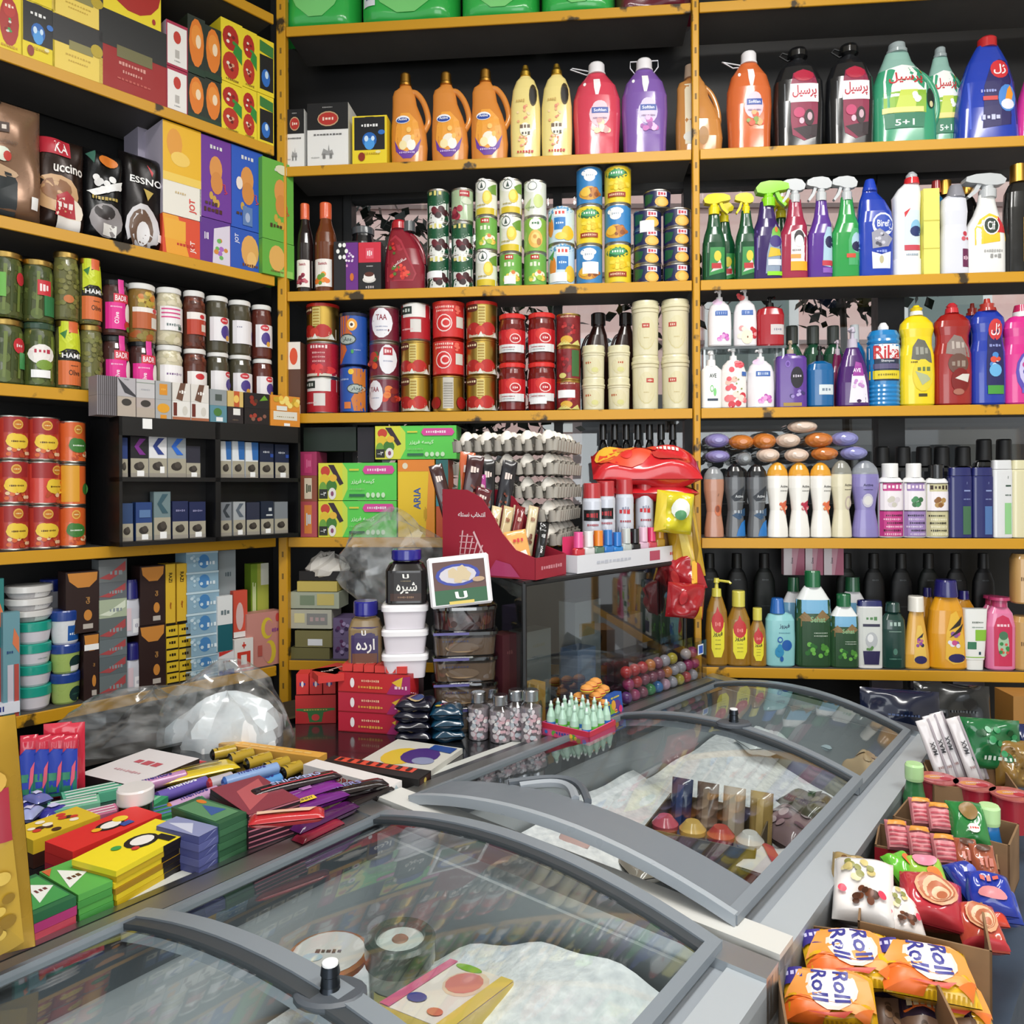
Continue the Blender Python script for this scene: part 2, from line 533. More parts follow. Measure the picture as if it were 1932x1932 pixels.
shelving('shelving_unit', 'yellow steel shelving of boxes, jars and cigarettes along the left wall', MLF, -1.75, -.03, [EYE + z for z in (1.505, ZL[1], ZL[2], ZL[3], ZL[4], ZL[5])], .25, [(-1.74, .03)])

# ---------------------------------------------------------------- counter
ZC = .88
def pt(v, z): return (v.x, v.y, z)
JL, FL, FR, JR = Vector((-.249, 1.404, .885)), Vector((.6055, 2.329, .885)), Vector((1.065, 1.916, .835)), Vector((.348, 1.006, .835))
DB = Vector((.613, .79, 0))
NL_, NR_ = JL - DB * 1.3, JR - DB * 1.25
bk0, bk1 = G(316, 1421, ZC), G(560, 1363, ZC)
bd = (bk1 - bk0).normalized()
bk_a, bk_b = bk0 - bd * 1.1, bk1 + bd * .3
off = Vector((-.78, .63, 0)) * .035
def prism(mb, pts, z0, z1, mat, top=None):
    n = len(pts)
    vs = [(p[0], p[1], z0) for p in pts] + [(p[0], p[1], z1) for p in pts]
    mb.add(vs, [(i, (i + 1) % n, n + (i + 1) % n, n + i) for i in range(n)], mat)
    mb.add(vs, [tuple(range(n - 1, -1, -1))], mat)
    mb.add(vs[n:], [tuple(range(n))], top or mat)
foot = [NL_ + off, JL + off, FL + off - Vector((.03, .035, 0)), Vector((.44, 2.335, 0)), Vector((-.1, 2.375, 0)), bk_b, bk_a]
ct_ = thing('counter', 'long glass-topped shop counter covered with sweets beside the freezers', 'counter', (JL.x, JL.y, 0))
def local(mb, o): mb.xf(Matrix.Translation(-o.location))
mb = MB(); prism(mb, foot, 0, .86, M('b9b4ac')); local(mb, ct_); mb.build('cabinet', ct_, 0)
mb = MB(); prism(mb, foot, .86, ZC, M('16181b', 'g')); local(mb, ct_); mb.build('glass_top', ct_, 0)
mb = MB()
for a, b, m in ((NL_, JL, 'a9adb0'), (JL, FL - Vector((.03, .035, 0)), '8f9396')):
    d = (b - a).normalized(); n = Vector((-d.y, d.x, 0))
    prism(mb, [a + n * .014, b + n * .014, b + n * .028, a + n * .028], .84, ZC + .004, M(m, 'm', .35))
    prism(mb, [a + n * .036, b + n * .036, b + n * .056, a + n * .056], .875, ZC + .0005, M('c4c6c2'))
prism(mb, [bk_a, bk_b, bk_b + Vector((-.012, .012, 0)), bk_a + Vector((-.012, .012, 0))], .84, ZC + .012, M('3b3f40', 'm'))
local(mb, ct_); mb.build('edge_trim', ct_, 0)

# ---------------------------------------------------------------- freezers
def freezer(label, c00, c10, c11, c01, lids, bandlid):
    """corners: near left, far left, far right, near right (top of the rim)"""
    def Q(u, v, dz=0):
        p = (c00 * (1 - u) + c10 * u) * (1 - v) + (c01 * (1 - u) + c11 * u) * v
        return Vector((p.x, p.y, p.z + dz))
    t = thing('chest_freezer', label, 'freezer', (Q(.5, .5).x, Q(.5, .5).y, 0))
    o0 = Matrix.Translation(-t.location)
    def fin(mb, name, par=t, sm=30):
        mb.xf(o0); return mb.build(name, par, sm)
    # body: outer skin down to the floor, inside lined
    V0, V1, U0, U1 = .085, .875, .05, .96
    out = [Q(0, 0), Q(1, 0), Q(1, 1), Q(0, 1)]
    inn = [Q(U0, V0), Q(U1, V0), Q(U1, V1), Q(U0, V1)]
    mb = MB()
    vs = [(p.x, p.y, .03) for p in out] + [(p.x, p.y, p.z - .012) for p in out] + [(p.x, p.y, p.z - .012) for p in inn]
    mb.add(vs, [(0, 4, 5, 1), (1, 5, 6, 2), (2, 6, 7, 3), (3, 7, 4, 0), (0, 1, 2, 3)] + [(4 + i, 8 + i, 8 + (i + 1) % 4, 4 + (i + 1) % 4) for i in range(4)], M('d9dcde'))
    fin(mb, 'body', sm=0)
    mb = MB()
    vs = [tuple(p - Vector((0, 0, .012))) for p in inn] + [(p.x, p.y, .42) for p in inn]
    mb.add(vs, [(i, (i + 1) % 4, 4 + (i + 1) % 4, 4 + i) for i in range(4)] + [(4, 5, 6, 7)], M('a4aaae', '', .4))
    fin(mb, 'inner_liner', sm=0)
    # rim rails
    def rail(name, u0, v0, u1, v1, z0, z1, mat):
        mb = MB(); n = 8
        for k in range(n):
            a, b = u0 + (u1 - u0) * k / n, u0 + (u1 - u0) * (k + 1) / n
            P = [Q(a, v0), Q(b, v0), Q(b, v1), Q(a, v1)]
            vs = [(p.x, p.y, p.z + z0) for p in P] + [(p.x, p.y, p.z + z1) for p in P]
            mb.add(vs, [(0, 1, 5, 4), (2, 3, 7, 6), (4, 5, 6, 7), (3, 2, 1, 0)] + ([(3, 0, 4, 7)] if k == 0 else []) + ([(1, 2, 6, 5)] if k == n - 1 else []), mat)
        fin(mb, name, sm=0)
    ST, DK = M('c3c9ce', 'm', .38), M('4b5157')
    GR = M('99a0a8', '', .35)
    rail('left_rail', 0, 0, 1, .05, -.05, .006, M('b4b8b8', 'm', .4))
    rail('left_track', 0, .05, 1, .09, -.05, -.004, DK)
    rail('right_rail', 0, .93, 1, 1.0, -.06, .004, M('aab1b7', '', .35))
    rail('right_track', 0, .87, 1, .93, -.05, -.004, GR)
    rail('end_rail', 0, .0, .045, 1, -.05, .012, M('d2d2ce', '', .35))
    rail('end_rail', .965, .0, 1, 1, -.05, .010, ST)
    ARC = .052
    def A(u, v, dz): return Q(u, v, dz + ARC * 4 * max(0, (v - .06) * (.95 - v)) / .79)
    for i, (u0, u1, dz, wb) in enumerate(lids):
        ld = MB(); n = 14
        def strip(mb, ua, ub, va, vb, z0, z1, mat, nv=n):
            vs, fs = [], []
            for k in range(nv + 1):
                v = va + (vb - va) * k / nv
                for (u, z) in ((ua, z0), (ub, z0), (ub, z1), (ua, z1)): vs.append(A(u, v, z))
            for k in range(nv):
                for j in range(4): fs.append((k * 4 + j, k * 4 + (j + 1) % 4, k * 4 + 4 + (j + 1) % 4, k * 4 + 4 + j))
            fs += [(3, 2, 1, 0), (nv * 4, nv * 4 + 1, nv * 4 + 2, nv * 4 + 3)]
            mb.add(vs, fs, mat)
        fw = .018
        strip(ld, u0, u0 + wb, .075, .905, dz - .006, dz + .006, M('737a82', '', .4))
        strip(ld, u0 - .004, u0 + .006, .075, .905, dz - .008, dz + .009, M('a2aab2', '', .3))
        strip(ld, u1 - fw, u1, .075, .905, dz - .006, dz + .007, M('7e868e', '', .35))
        strip(ld, u1 - fw - .012, u1 - fw, .075, .905, dz - .006, dz + .004, M('3a3f44'))
        strip(ld, u0, u1, .066, .086, dz - .006, dz + .007, M('7e868e', '', .35), 2)
        strip(ld, u0, u1, .888, .908, dz - .006, dz + .007, M('7e868e', '', .35), 2)
        lo = fin(ld, 'sliding_lid')
        gl = MB(); vs, fs = [], []
        for k in range(n + 1):
            v = .08 + .815 * k / n
            vs += [A(u0 + .01, v, dz), A(u1 - .01, v, dz)]
        for k in range(n): fs.append((2 * k, 2 * k + 1, 2 * k + 3, 2 * k + 2))
        gl.add(vs, fs, M('eef3f3', 'c', .075))
        fin(gl, 'glass_pane', lo, 60)
        if bandlid == i:       # moulded finger grip
            hd = MB(); pts = []
            for k in range(13):
                q = k / 12
                pts.append(A(u0 + wb + .05 * math.sin(PI * q), .27 + .23 * q, dz + .008))
            tube(hd, pts, .007, M('5c636b'), 6)
            tube(hd, [p + (A(u0 + wb, .385, dz) - p) * .3 for p in pts], .008, M('9aa1a9'), 6)
            fin(hd, 'finger_grip', lo)
    return t, Q, A
fA, QA, AA = freezer('long chest freezer with two arched glass lids running to the back shelves', JL, FL, FR, JR, [(.022, .575, .010, .075), (.555, .955, -.004, .02)], 0)
gp = Vector((-.006, -.012, 0))
fB, QB, AB = freezer('near chest freezer with arched glass lids in the foreground', NL_ + gp, JL + gp, JR + gp, NR_ + gp, [(.05, .66, .016, .02), (.635, .985, .004, .02)], -1)
# locks on the lids
def knob(fz, fn, u, v, lab=None, back=.0):
    p = fn(u, v, .012)
    mb = MB(); loft(mb, [(0, .056, .04, 2, 0), (.008, .056, .04, 2, 0), (.012, .05, .034, 2, 0)], M('4c525a'), 18)
    loft(mb, [(.012, .016, .016, 2, 0), (.02, .013, .013, 2, 0), (.02, .015, .015, 2, 0), (.034, .013, .013, 2, 0), (.036, .015, .015, 2, 0), (.05, .013, .013, 2, 0)], M('3c4148', 'm'), 16)
    loft(mb, [(.05, .0125, .0125, 2, 0), (.053, .012, .012, 2, 0)], M('e8eaec'), 16)
    mb.xf(Matrix.Translation(p - fz.location) @ Matrix.Scale(.7, 4))
    mb.build('lock_knob', fz.children[-1])
# ---------------------------------------------------------------- makers of goods
def bounds(sh):
    k = sh[0]
    if k == 'R': return sh[1:5]
    if k in 'EB': return sh[1] - sh[3], sh[2] - sh[4], sh[1] + sh[3], sh[2] + sh[4]
    if k == 'P': return min(p[0] for p in sh[1]), min(p[1] for p in sh[1]), max(p[0] for p in sh[1]), max(p[1] for p in sh[1])
def clusters(dec):
    """marks that touch make one printed label; words join the largest"""
    gs = []
    for sh in dec:
        b = bounds(sh)
        if b is None: continue
        hit = [g for g in gs if any(not (b[2] < c[0] or b[0] > c[2] or b[3] < c[1] or b[1] > c[3]) for c in map(bounds, g))]
        gs = [g for g in gs if g not in hit] + [sum(hit, []) + [sh]]
    if not gs: return [dec]
    gs.sort(key=lambda g: -max((bounds(s)[2] - bounds(s)[0]) * (bounds(s)[3] - bounds(s)[1]) for s in g))
    mine = {id(s): i for i, g in enumerate(gs) for s in g}
    return [[s for s in dec if mine.get(id(s), 0) == i] for i in range(len(gs))]
def bottle(name, label, cat, W, H, prof, col, caps=(), dec=(), dr=.6, k='g', handle=None, ring=None, spray=None, pump=None, bands=None, group=None, seg=24, mlabel='label'):
    """prof: (z, half width, exponent, x offset) as fractions of H and W"""
    t = thing(name, label, cat, group=group)
    secs = [(p[0] * H, p[1] * W, max(p[1] * W * dr * (1 if p[1] > .22 or dr > .9 else min(1 / dr, (.22 / p[1]) ** .8)), .002), p[2], p[3] * W) for p in prof]
    mb = MB()
    loft(mb, secs, M(col, k) if isinstance(col, str) else col, seg, [(z * H, M(c, k)) for z, c in bands] if bands else None)
    mb.build('body', t, 40)
    for c in caps:
        mb = MB()
        r = [(z * H, w_ * W, w_ * W * (c[3] if len(c) > 3 else 1), c[4] if len(c) > 4 else 2, c[1] * W) for z, w_ in c[0]]
        loft(mb, r, M(*c[2]) if isinstance(c[2], tuple) else M(c[2], 'g'), 18)
        mb.build('cap', t, 40)
    if handle:
        mb = MB()
        tube(mb, smooth_path([(x * W, 0, z * H) for x, z in handle[0]]), handle[1] * W, M(handle[2] if len(handle) > 2 else col, k), 10)
        mb.build('handle', t, 60)
    if ring:
        mb = MB()
        tube(mb, [(x * W, 0, z * H) for x, z in ring[0]], ring[2] if len(ring) > 2 else .0022, M(ring[1]), 6, True)
        mb.build('carry_ring', t, 60)
    if spray:
        spray_head(t, W, H, *spray)
    if pump:
        pump_head(t, W, H, *pump)
    if dec:
        for g in clusters(dec):
            mb = MB(); decal(mb, g, W / 2, H, front_of(secs))
            mb.build(mlabel, t, 0)
    return t
def spray_head(t, W, H, col, z0, ox=0, sx=-1, sc=1, trig=None):
    """a trigger head in profile, nozzle towards sx"""
    h = (1.0 - z0) * H; w_ = h * .62 * sc; X = ox * W
    k = 'g' if col != 'clear' else None
    mat = M(col, 'g') if k else M('c6cacd', 'g', .25)
    mb = MB()
    loft(mb, [(z0 * H - .004, w_ * .36, w_ * .36, 2, X), (z0 * H + h * .3, w_ * .36, w_ * .36, 2, X), (z0 * H + h * .36, w_ * .26, w_ * .26, 2, X), (z0 * H + h * .5, w_ * .26, w_ * .26, 2, X)], mat, 14)
    q = lambda x, z: (X + sx * x * w_, z0 * H + z * h)
    extr(mb, [q(*p) for p in ((-.62, .52), (-.7, .72), (-.45, .93), (0, 1.0), (.6, .97), (1.0, .86), (1.05, .66), (.85, .6), (.45, .56), (.2, .48), (-.3, .46))], -w_ * .26, w_ * .26, mat)
    o = mb.build('spray_head', t, 30)
    mb = MB()
    extr(mb, [q(*p) for p in ((.3, .56), (.52, .56), (.66, .3), (.95, .02), (.84, -.06), (.5, .2))], -w_ * .16, w_ * .16, M(trig, 'g') if trig else mat)
    mb.build('trigger', o, 30)
def pump_head(t, W, H, col, z0, ox=0, sx=-.6, w_=.15, stem=None):
    X = ox * W; h = (1 - z0) * H
    mb = MB()
    r = w_ * W
    loft(mb, [(z0 * H, r, r, 2, X), (z0 * H + h * .42, r * .92, r * .92, 2, X), (z0 * H + h * .45, r * .4, r * .4, 2, X), (z0 * H + h * .74, r * .36, r * .36, 2, X), (z0 * H + h * .76, r * .62, r * .62, 2, X), (H, r * .5, r * .5, 2, X)], M(col, 'g'), 14)
    tube(mb, [(X, 0, z0 * H + h * .88), (X + sx * r * 2.2, -r * 1.6, z0 * H + h * .84), (X + sx * r * 2.5, -r * 1.8, z0 * H + h * .74)], r * .26, M(col, 'g'), 8)
    mb.build('pump_head', t, 40)
def BT(s, x0, x1, yt, name, label, cat, prof, col, v=.012, yb=None, wall='B', tilt=0, turn=0, **kw):
    sl = slot(wall, s, x0, x1, yt, yb, v)
    t = bottle(name, label, cat, sl.W if wall == 'B' else sl.Wr, sl.H, prof, col, **kw)
    seat(t, sl, (sl.W if wall == 'B' else sl.Wr) * kw.get('dr', .6))
    if turn: t.rotation_euler.z += turn
    return t
# outlines
P_OVAL = [(0, .42, 2.6, 0), (.015, .46, 2.6, 0), (.2, .47, 2.5, 0), (.45, .5, 2.4, 0), (.62, .49, 2.3, 0), (.76, .4, 2.2, 0), (.86, .24, 2, 0), (.9, .17, 2, 0), (.93, .17, 2, 0)]
P_SOFT = [(0, .40, 2.6, -.04), (.02, .44, 2.6, -.04), (.2, .46, 2.5, -.03), (.38, .44, 2.4, -.05), (.52, .38, 2.3, -.09), (.66, .31, 2.2, -.15), (.76, .29, 2.2, -.17), (.815, .25, 2, -.17), (.85, .16, 2, -.13), (.88, .13, 2, -.13)]
P_BLACK = [(0, .43, 3, 0), (.02, .48, 3, 0), (.45, .5, 3, 0), (.66, .48, 2.8, 0), (.8, .36, 2.5, 0), (.88, .2, 2, 0), (.9, .12, 2, 0), (.93, .1, 2, 0)]
P_ACT = [(0, .44, 2.6, 0), (.01, .48, 2.6, 0), (.12, .47, 2.5, 0), (.36, .36, 2.4, 0), (.5, .41, 2.4, 0), (.66, .49, 2.4, 0), (.78, .5, 2.3, 0), (.82, .49, 2.2, 0)]
P_WAIST = [(0, .44, 2.8, 0), (.02, .49, 2.8, 0), (.3, .5, 2.8, 0), (.5, .49, 2.6, 0), (.6, .43, 2.5, 0), (.68, .43, 2.5, 0), (.76, .49, 2.5, 0), (.82, .46, 2.3, 0), (.88, .3, 2, 0), (.9, .17, 2, 0), (.93, .16, 2, 0)]
P_SPRAY = [(0, .46, 3, 0), (.015, .5, 3, 0), (.32, .5, 3, 0), (.44, .48, 2.8, 0), (.53, .41, 2.5, 0), (.62, .3, 2.2, 0), (.72, .24, 2, 0), (.79, .21, 2, 0), (.8, .2, 2, 0)]
P_ROUND = [(0, .44, 2.2, 0), (.015, .48, 2.2, 0), (.3, .5, 2.2, 0), (.55, .5, 2.2, 0), (.66, .46, 2.2, 0), (.74, .34, 2, 0), (.78, .22, 2, 0), (.8, .2, 2, 0)]
P_SQ = [(0, .47, 6, 0), (.01, .5, 6, 0), (.72, .5, 6, 0), (.76, .46, 4, 0), (.78, .2, 2, 0), (.8, .18, 2, 0)]
P_SLIM = [(0, .46, 2.8, 0), (.015, .5, 2.8, 0), (.6, .5, 2.8, 0), (.74, .47, 2.6, 0), (.82, .34, 2.2, 0), (.86, .2, 2, 0), (.88, .18, 2, 0)]
P_SYRUP = [(0, .46, 2, 0), (.01, .5, 2, 0), (.55, .5, 2, 0), (.66, .44, 2, 0), (.76, .3, 2, 0), (.84, .24, 2, 0), (.98, .24, 2, 0)]

def can(name, label, W, H, bands, dec, rim='b9b6ae', lid=None, group=None, cat='tin'):
    t = thing(name, label, cat, group=group)
    r = W / 2
    mb = MB()
    loft(mb, [(0, r * .96, r * .96, 2, 0), (.003, r, r, 2, 0), (.005, r * .97, r * .97, 2, 0), (H - .006, r * .97, r * .97, 2, 0), (H - .004, r, r, 2, 0), (H - .001, r, r, 2, 0), (H - .001, r * .94, r * .94, 2, 0), (H - .004, r * .93, r * .93, 2, 0)], M(rim, 'm', .35), 24)
    mb.build('can_body', t, 35)
    secs = [(.006, r * .985, r * .985, 2, 0)]
    for z, c in bands[:-1]: secs += [(z * H, r * .985, r * .985, 2, 0)]
    secs += [(H - .007, r * .985, r * .985, 2, 0)]
    mb = MB()
    loft(mb, secs, M(bands[-1][1], 'g', .3), 24, [(z * H, M(c, 'g', .3) if isinstance(c, str) else c) for z, c in bands])
    decal(mb, dec, r, H, front_of(secs))
    mb.build('paper_label', t, 35)
    if lid:
        mb = MB(); z = H - .008
        loft(mb, [(z, r * 1.02, r * 1.02, 2, 0), (H + .002, r * 1.02, r * 1.02, 2, 0), (H + .003, r * .98, r * .98, 2, 0)], M(lid, 'g'), 24)
        mb.build('plastic_lid', t, 35)
    return t
GOLD = M('b99a4c', 'm', .35)
LEV = {1: ['single'], 2: ['lower', 'upper'], 3: ['bottom', 'middle', 'top'], 4: ['bottom', 'second', 'third', 'top']}
def column(s, x0, x1, ys, kinds, where, group=None, wall='B', v=.012):
    """a stack of tins; ys runs from the top edge down to the bottom"""
    n = len(kinds)
    for i, kd in enumerate(kinds):            # kinds from the top down
        sl = slot(wall, s, x0, x1, ys[i], ys[i + 1] if i < n - 1 else None, v)
        st = kd
        sp = CANS[st]
        lab = f'{sp[0]}, {LEV[n][n - 1 - i]} of the {where}' if n > 1 else f'{sp[0]} {where}'
        t = can('food_tin', lab, sl.Wr, sl.H - .0004, sp[1], sp[2], *(sp[3:]), group=group)
        seat(t, sl, sl.Wr)
        t.rotation_euler.z += rnd.uniform(-.12, .12)
def carton(name, label, cat, W, D, H, col, front=(), top=(), right=(), left=(), sidec=None, topc=None, group=None, bev=.0012, parent=None, k='', hollow=False):
    mb = MB()
    m = M(col, k)
    box(mb, -W / 2, -D / 2, 0, W / 2, D / 2, H, m, M(topc, k) if topc else None, M(sidec, k) if sidec else None)
    if front: decal(mb, front, W / 2, H, lambda x, z, o: (x, -D / 2 - o, z), False)
    if top: decal(mb, top, W / 2, D, lambda x, z, o: (x, -D / 2 + z, H + o), False)
    if right: decal(mb, right, D / 2, H, lambda x, z, o: (W / 2 + o, x, z), False)
    if left: decal(mb, left, D / 2, H, lambda x, z, o: (-W / 2 - o, -x, z), False)
    o = mb.build(name, parent, 0)
    if not parent: tag(o, label, cat, group)
    return o
def BX(wall, s, x0, x1, yt, name, label, cat, D, col, yb=None, v=.008, gap=.0016, **kw):
    sl = slot(wall, s, x0, x1, yt, yb, v)
    o = carton(name, label, cat, sl.W - gap, D, sl.H - .0004, col, **kw)
    return seat(o, sl, D)
def jar(name, label, W, H, body, lidc, dec=(), mid=None, group=None, lidh=.1, cat='jar', neck=.86, k='g', dec2=()):
    """glass jar: the contents show through the side; dec = contents, dec2 = paper label"""
    t = thing(name, label, cat, group=group)
    r = W / 2
    secs = [(0, r * .9, r * .9, 2, 0), (.006, r * .98, r * .98, 2, 0), (H * .7, r * .98, r * .98, 2, 0), (H * (1 - lidh - .12), r * .96, r * .96, 2, 0), (H * (1 - lidh - .03), r * neck, r * neck, 2, 0), (H * (1 - lidh), r * neck, r * neck, 2, 0)]
    mb = MB(); loft(mb, secs, M(body, k), 24)
    if dec: decal(mb, dec, r, H, front_of(secs))
    mb.build('glass', t, 40)
    l = r * (neck + .08)
    mb = MB(); loft(mb, [(H * (1 - lidh), l * .98, l * .98, 2, 0), (H * (1 - lidh) + .002, l, l, 2, 0), (H - .003, l, l, 2, 0), (H, l * .93, l * .93, 2, 0)], M(lidc, 'g') if isinstance(lidc, str) else lidc, 24)
    mb.build('lid', t, 35)
    if dec2:
        mb = MB(); decal(mb, dec2, r, H, front_of(secs), off0=.0042); mb.build('label', t, 0)
    return t
def JR_(wall, s, x0, x1, yt, label, body, lidc, yb=None, v=.012, name='glass_jar', **kw):
    sl = slot(wall, s, x0, x1, yt, yb, v)
    t = jar(name, label, sl.Wr, sl.H - .0004, body, lidc, **kw)
    return seat(t, sl, sl.Wr)
def pouch(name, label, cat, W, H, D, col, dec=(), back=None, flat=.12, group=None, parent=None, k='f', lie=False, crimp=None, seed=0, wav=.15, p=2.2, tagit=True):
    """a filled bag: standing (H up, front to -y) or lying (H along y, front up)"""
    rr = random.Random(seed * 7 + len(label))
    n = 18
    ph = [rr.uniform(0, 6) for _ in range(4)]
    def thick(x, z):
        u, w_ = min(1, abs(x) / (W / 2)), min(1, abs(2 * z / H - 1))
        e = max(0, 1 - u ** p) * max(0, 1 - max(0, (w_ - flat * 0) / 1) ** (p * 1.6))
        return D / 2 * e ** .6 * (1 + wav * math.sin(9 * x / W + ph[0]) * math.sin(8 * z / H + ph[1])) + .0008
    def pos(x, z, sgn, off=0):
        y = (thick(x, z) + off) * sgn
        return (x, -y, z) if not lie else (x, z - H / 2, D / 2 + y)
    vs, fs = [], []
    for sg in (1, -1):
        for j in range(n + 1):
            for i in range(n + 1):
                z = H * j / n; ed = 1 - .05 * (abs(2 * j / n - 1) < .98) * (1 - abs(2 * i / n - 1)) * 0
                vs.append(pos(W * (i / n - .5) * ed, z, sg))
    m = (n + 1) ** 2
    for sg in (0, 1):
        for j in range(n):
            for i in range(n):
                a = sg * m + j * (n + 1) + i
                q = (a, a + 1, a + n + 2, a + n + 1)
                fs.append(q if not sg else q[::-1])
    mb = MB(); mb.add(vs, fs, M(col, k))
    if crimp:
        for z0, z1 in ((0, .05), (.95, 1)):
            for i in range(20):
                decal(mb, [R(-1 + i * .1, z0, -1 + i * .1 + .05, z1, crimp)], W / 2, H, lambda x, z, o: pos(max(-W / 2, min(W / 2, x)), z, 1, o), False)
    decal(mb, dec, W / 2, H, lambda x, z, o: pos(max(-W / 2, min(W / 2, x)), min(max(z, 0), H), 1, o * 1.5 + .0022))
    o = mb.build(name, parent, 50)
    if tagit and not parent: tag(o, label, cat, group)
    return o
# ================================================================ back wall, left bay
# top shelf: packs of tissues
GR1, GR2 = '2fb04a', '8fe08a'
for i, (x0, x1) in enumerate(((520, 664), (668, 858), (862, 1014), (1018, 1162))):
    sl = slot('B', 0, x0, x1, -150, None, .015)
    w_ = ['behind the corner post', 'widest of the four', 'third from the corner', 'beside the maroon bag'][i]
    t = pouch('tissue_pack', f'bright green plastic pack on the topmost shelf, {w_}', 'tissue pack', sl.W * 1.0, sl.H, .19, '35b850', k='g', wav=.05, p=7,
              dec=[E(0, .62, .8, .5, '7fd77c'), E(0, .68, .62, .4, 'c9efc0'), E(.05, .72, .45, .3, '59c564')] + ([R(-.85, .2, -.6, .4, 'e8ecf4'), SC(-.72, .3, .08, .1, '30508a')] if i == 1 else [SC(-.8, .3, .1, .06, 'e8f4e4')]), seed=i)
    t.location = sl.p + NB * .105; t.rotation_euler = (0, 0, RB)
sl = slot('B', 0, 1164, 1318, -120, None, .015)
t = pouch('rice_sack', 'dark maroon bag on the topmost shelf right of the green packs', 'bag', sl.W, sl.H, .17, '6a2230', dec=[E(0, .5, .6, .3, '8a8a86')], p=7, k='g')
t.location = sl.p + NB * .105; t.rotation_euler = (0, 0, RB)
# softener shelf
def teabox(x0, x1, yt, lab, **kw):
    return BX('B', 1, x0, x1, yt, 'tea_box', lab, 'box', .1, 'e6e6e4', topc='1b1b1d', front=[R(-1, .58, 1, 1, '17181b'), E(.02, .75, .52, .12, 'c4a07a'), E(.02, .75, .47, .1, 'b5322c'), SC(.02, .75, .3, .06, 'f0d8c8'), SC(0, .93, .25, .02, 'a8a8a8'), SC(0, .5, .7, .03, '6a6a6a'),
        PG([(-.3, .18), (.3, .18), (.22, .26), (.1, .24), (.06, .34), (.02, .24), (-.2, .28)], '9a9a9a'), R(-.24, .12, -.1, .2, '7d7d7d'), R(.1, .12, .22, .2, '7d7d7d'), SC(-.6, .14, .2, .02, '999')], **kw)
teabox(537, 574, 206, 'black and white tea box half hidden behind the corner post')
teabox(579, 657, 194, 'black and white tea box with a red oval left of the yellow box')
def jewel(dec=False):
    return [R(-.88, .3, .88, .97, '14151a'), E(0, .86, .86, .12, '14151a'), SC(0, .8, .5, .07, 'e8e8e8'), E(0, .5, .42, .16, '1d62b4'), E(0, .42, .3, .12, '4a9ae0'), E(-.18, .53, .12, .06, 'cfe6fa'), E(.2, .53, .1, .05, 'cfe6fa'), E(.7, .65, .2, .05, '2e6ec0'), SC(0, .22, .6, .05, 'c0a020'), E(-.45, .16, .2, .09, '8a2a18'), E(.5, .25, .15, .03, 'e6dca0')]
BX('B', 1, 664, 730, 218, 'tea_box', 'yellow and black tea box with a blue bowl beside the orange bottles', 'box', .07, 'e8cf24', front=jewel())
ORANGE, GCAP = 'd98a3c', 'b5873a'
def softener(x0, x1, yt, lab):
    BT(1, x0, x1, yt, 'fabric_softener', lab, 'bottle', P_SOFT, ORANGE, dr=.5, caps=[([(.865, .155), (.89, .155), (.9, .14), (.985, .125), (1, .11)], -.13, ('b98a3e', 'm', .35))],
       handle=([(-.04, .80), (.14, .79), (.31, .70), (.42, .57), (.44, .46), (.33, .37)], .075),
       dec=[PG([(-.72, .22), (-.6, .12), (-.3, .07), (.1, .07), (.42, .14), (.56, .3), (.42, .45), (.0, .55), (-.42, .55), (-.66, .4)], 'eda23c'), PG([(-.74, .26), (-.66, .14), (-.3, .06), (.1, .06), (.46, .14), (.6, .27), (.3, .17), (-.1, .13), (-.5, .16)], '6b3aa0'),
            E(-.05, .24, .32, .07, 'f2ead8'), E(.12, .2, .22, .06, 'fbf6ea'), E(-.3, .2, .2, .05, 'f6e6b0'), E(.2, .28, .1, .03, 'f6c060'), E(-.32, .475, .36, .045, 'f2f2f6'), E(-.32, .468, .32, .03, '2b4aa0'), T('Active', -.32, .48, .22, .028, 'f4f6fa'), E(0, .36, .12, .03, 'f6c56a'), SC(-.1, .12, .4, .02, 'dcc8f0')])
for a in ((733, 808, 130, 'orange fabric softener bottle with handle beside the yellow tea box'), (810, 886, 128, 'orange fabric softener bottle with handle, middle one of three'), (885, 962, 122, 'orange fabric softener bottle with handle next to the pale yellow bottles')): softener(*a)
P_CREAM = [(0, .44, 3, 0), (.015, .48, 3, 0), (.3, .5, 2.8, 0), (.55, .49, 2.6, 0), (.74, .42, 2.4, 0), (.84, .3, 2.2, 0), (.885, .17, 2, 0), (.9, .15, 2, 0)]
for a in ((961, 1019, 116, 'pale yellow bottle with a side grip beside the orange softeners'), (1020, 1079, 113, 'pale yellow bottle with a side grip beside the pink bottle')):
    BT(1, a[0], a[1], a[2], 'fabric_softener', a[3], 'bottle', P_CREAM, 'ecd98c', dr=.6, caps=[([(.885, .18), (.93, .17), (.96, .12), (1, .09)], 0, ('d9b24a', 'm', .35))],
       dec=[E(.52, .66, .26, .12, '4a3c24'), E(.53, .66, .2, .1, '17130d'), BL(-.1, .42, .5, .14, 14, .08, 'e6a878', 'dd8a6a', 'f0d0a0'), E(0, .3, .34, .07, 'f6efdc'), SC(0, .33, .35, .05, '6a5440'), SC(.05, .26, .3, .04, '4a4438'), BL(-.1, .18, .4, .06, 9, .07, 'e08a70', 'f0c0a0'), SC(0, .07, .55, .035, 'c03028'), SC(-.3, .6, .3, .03, 'c9a860')])
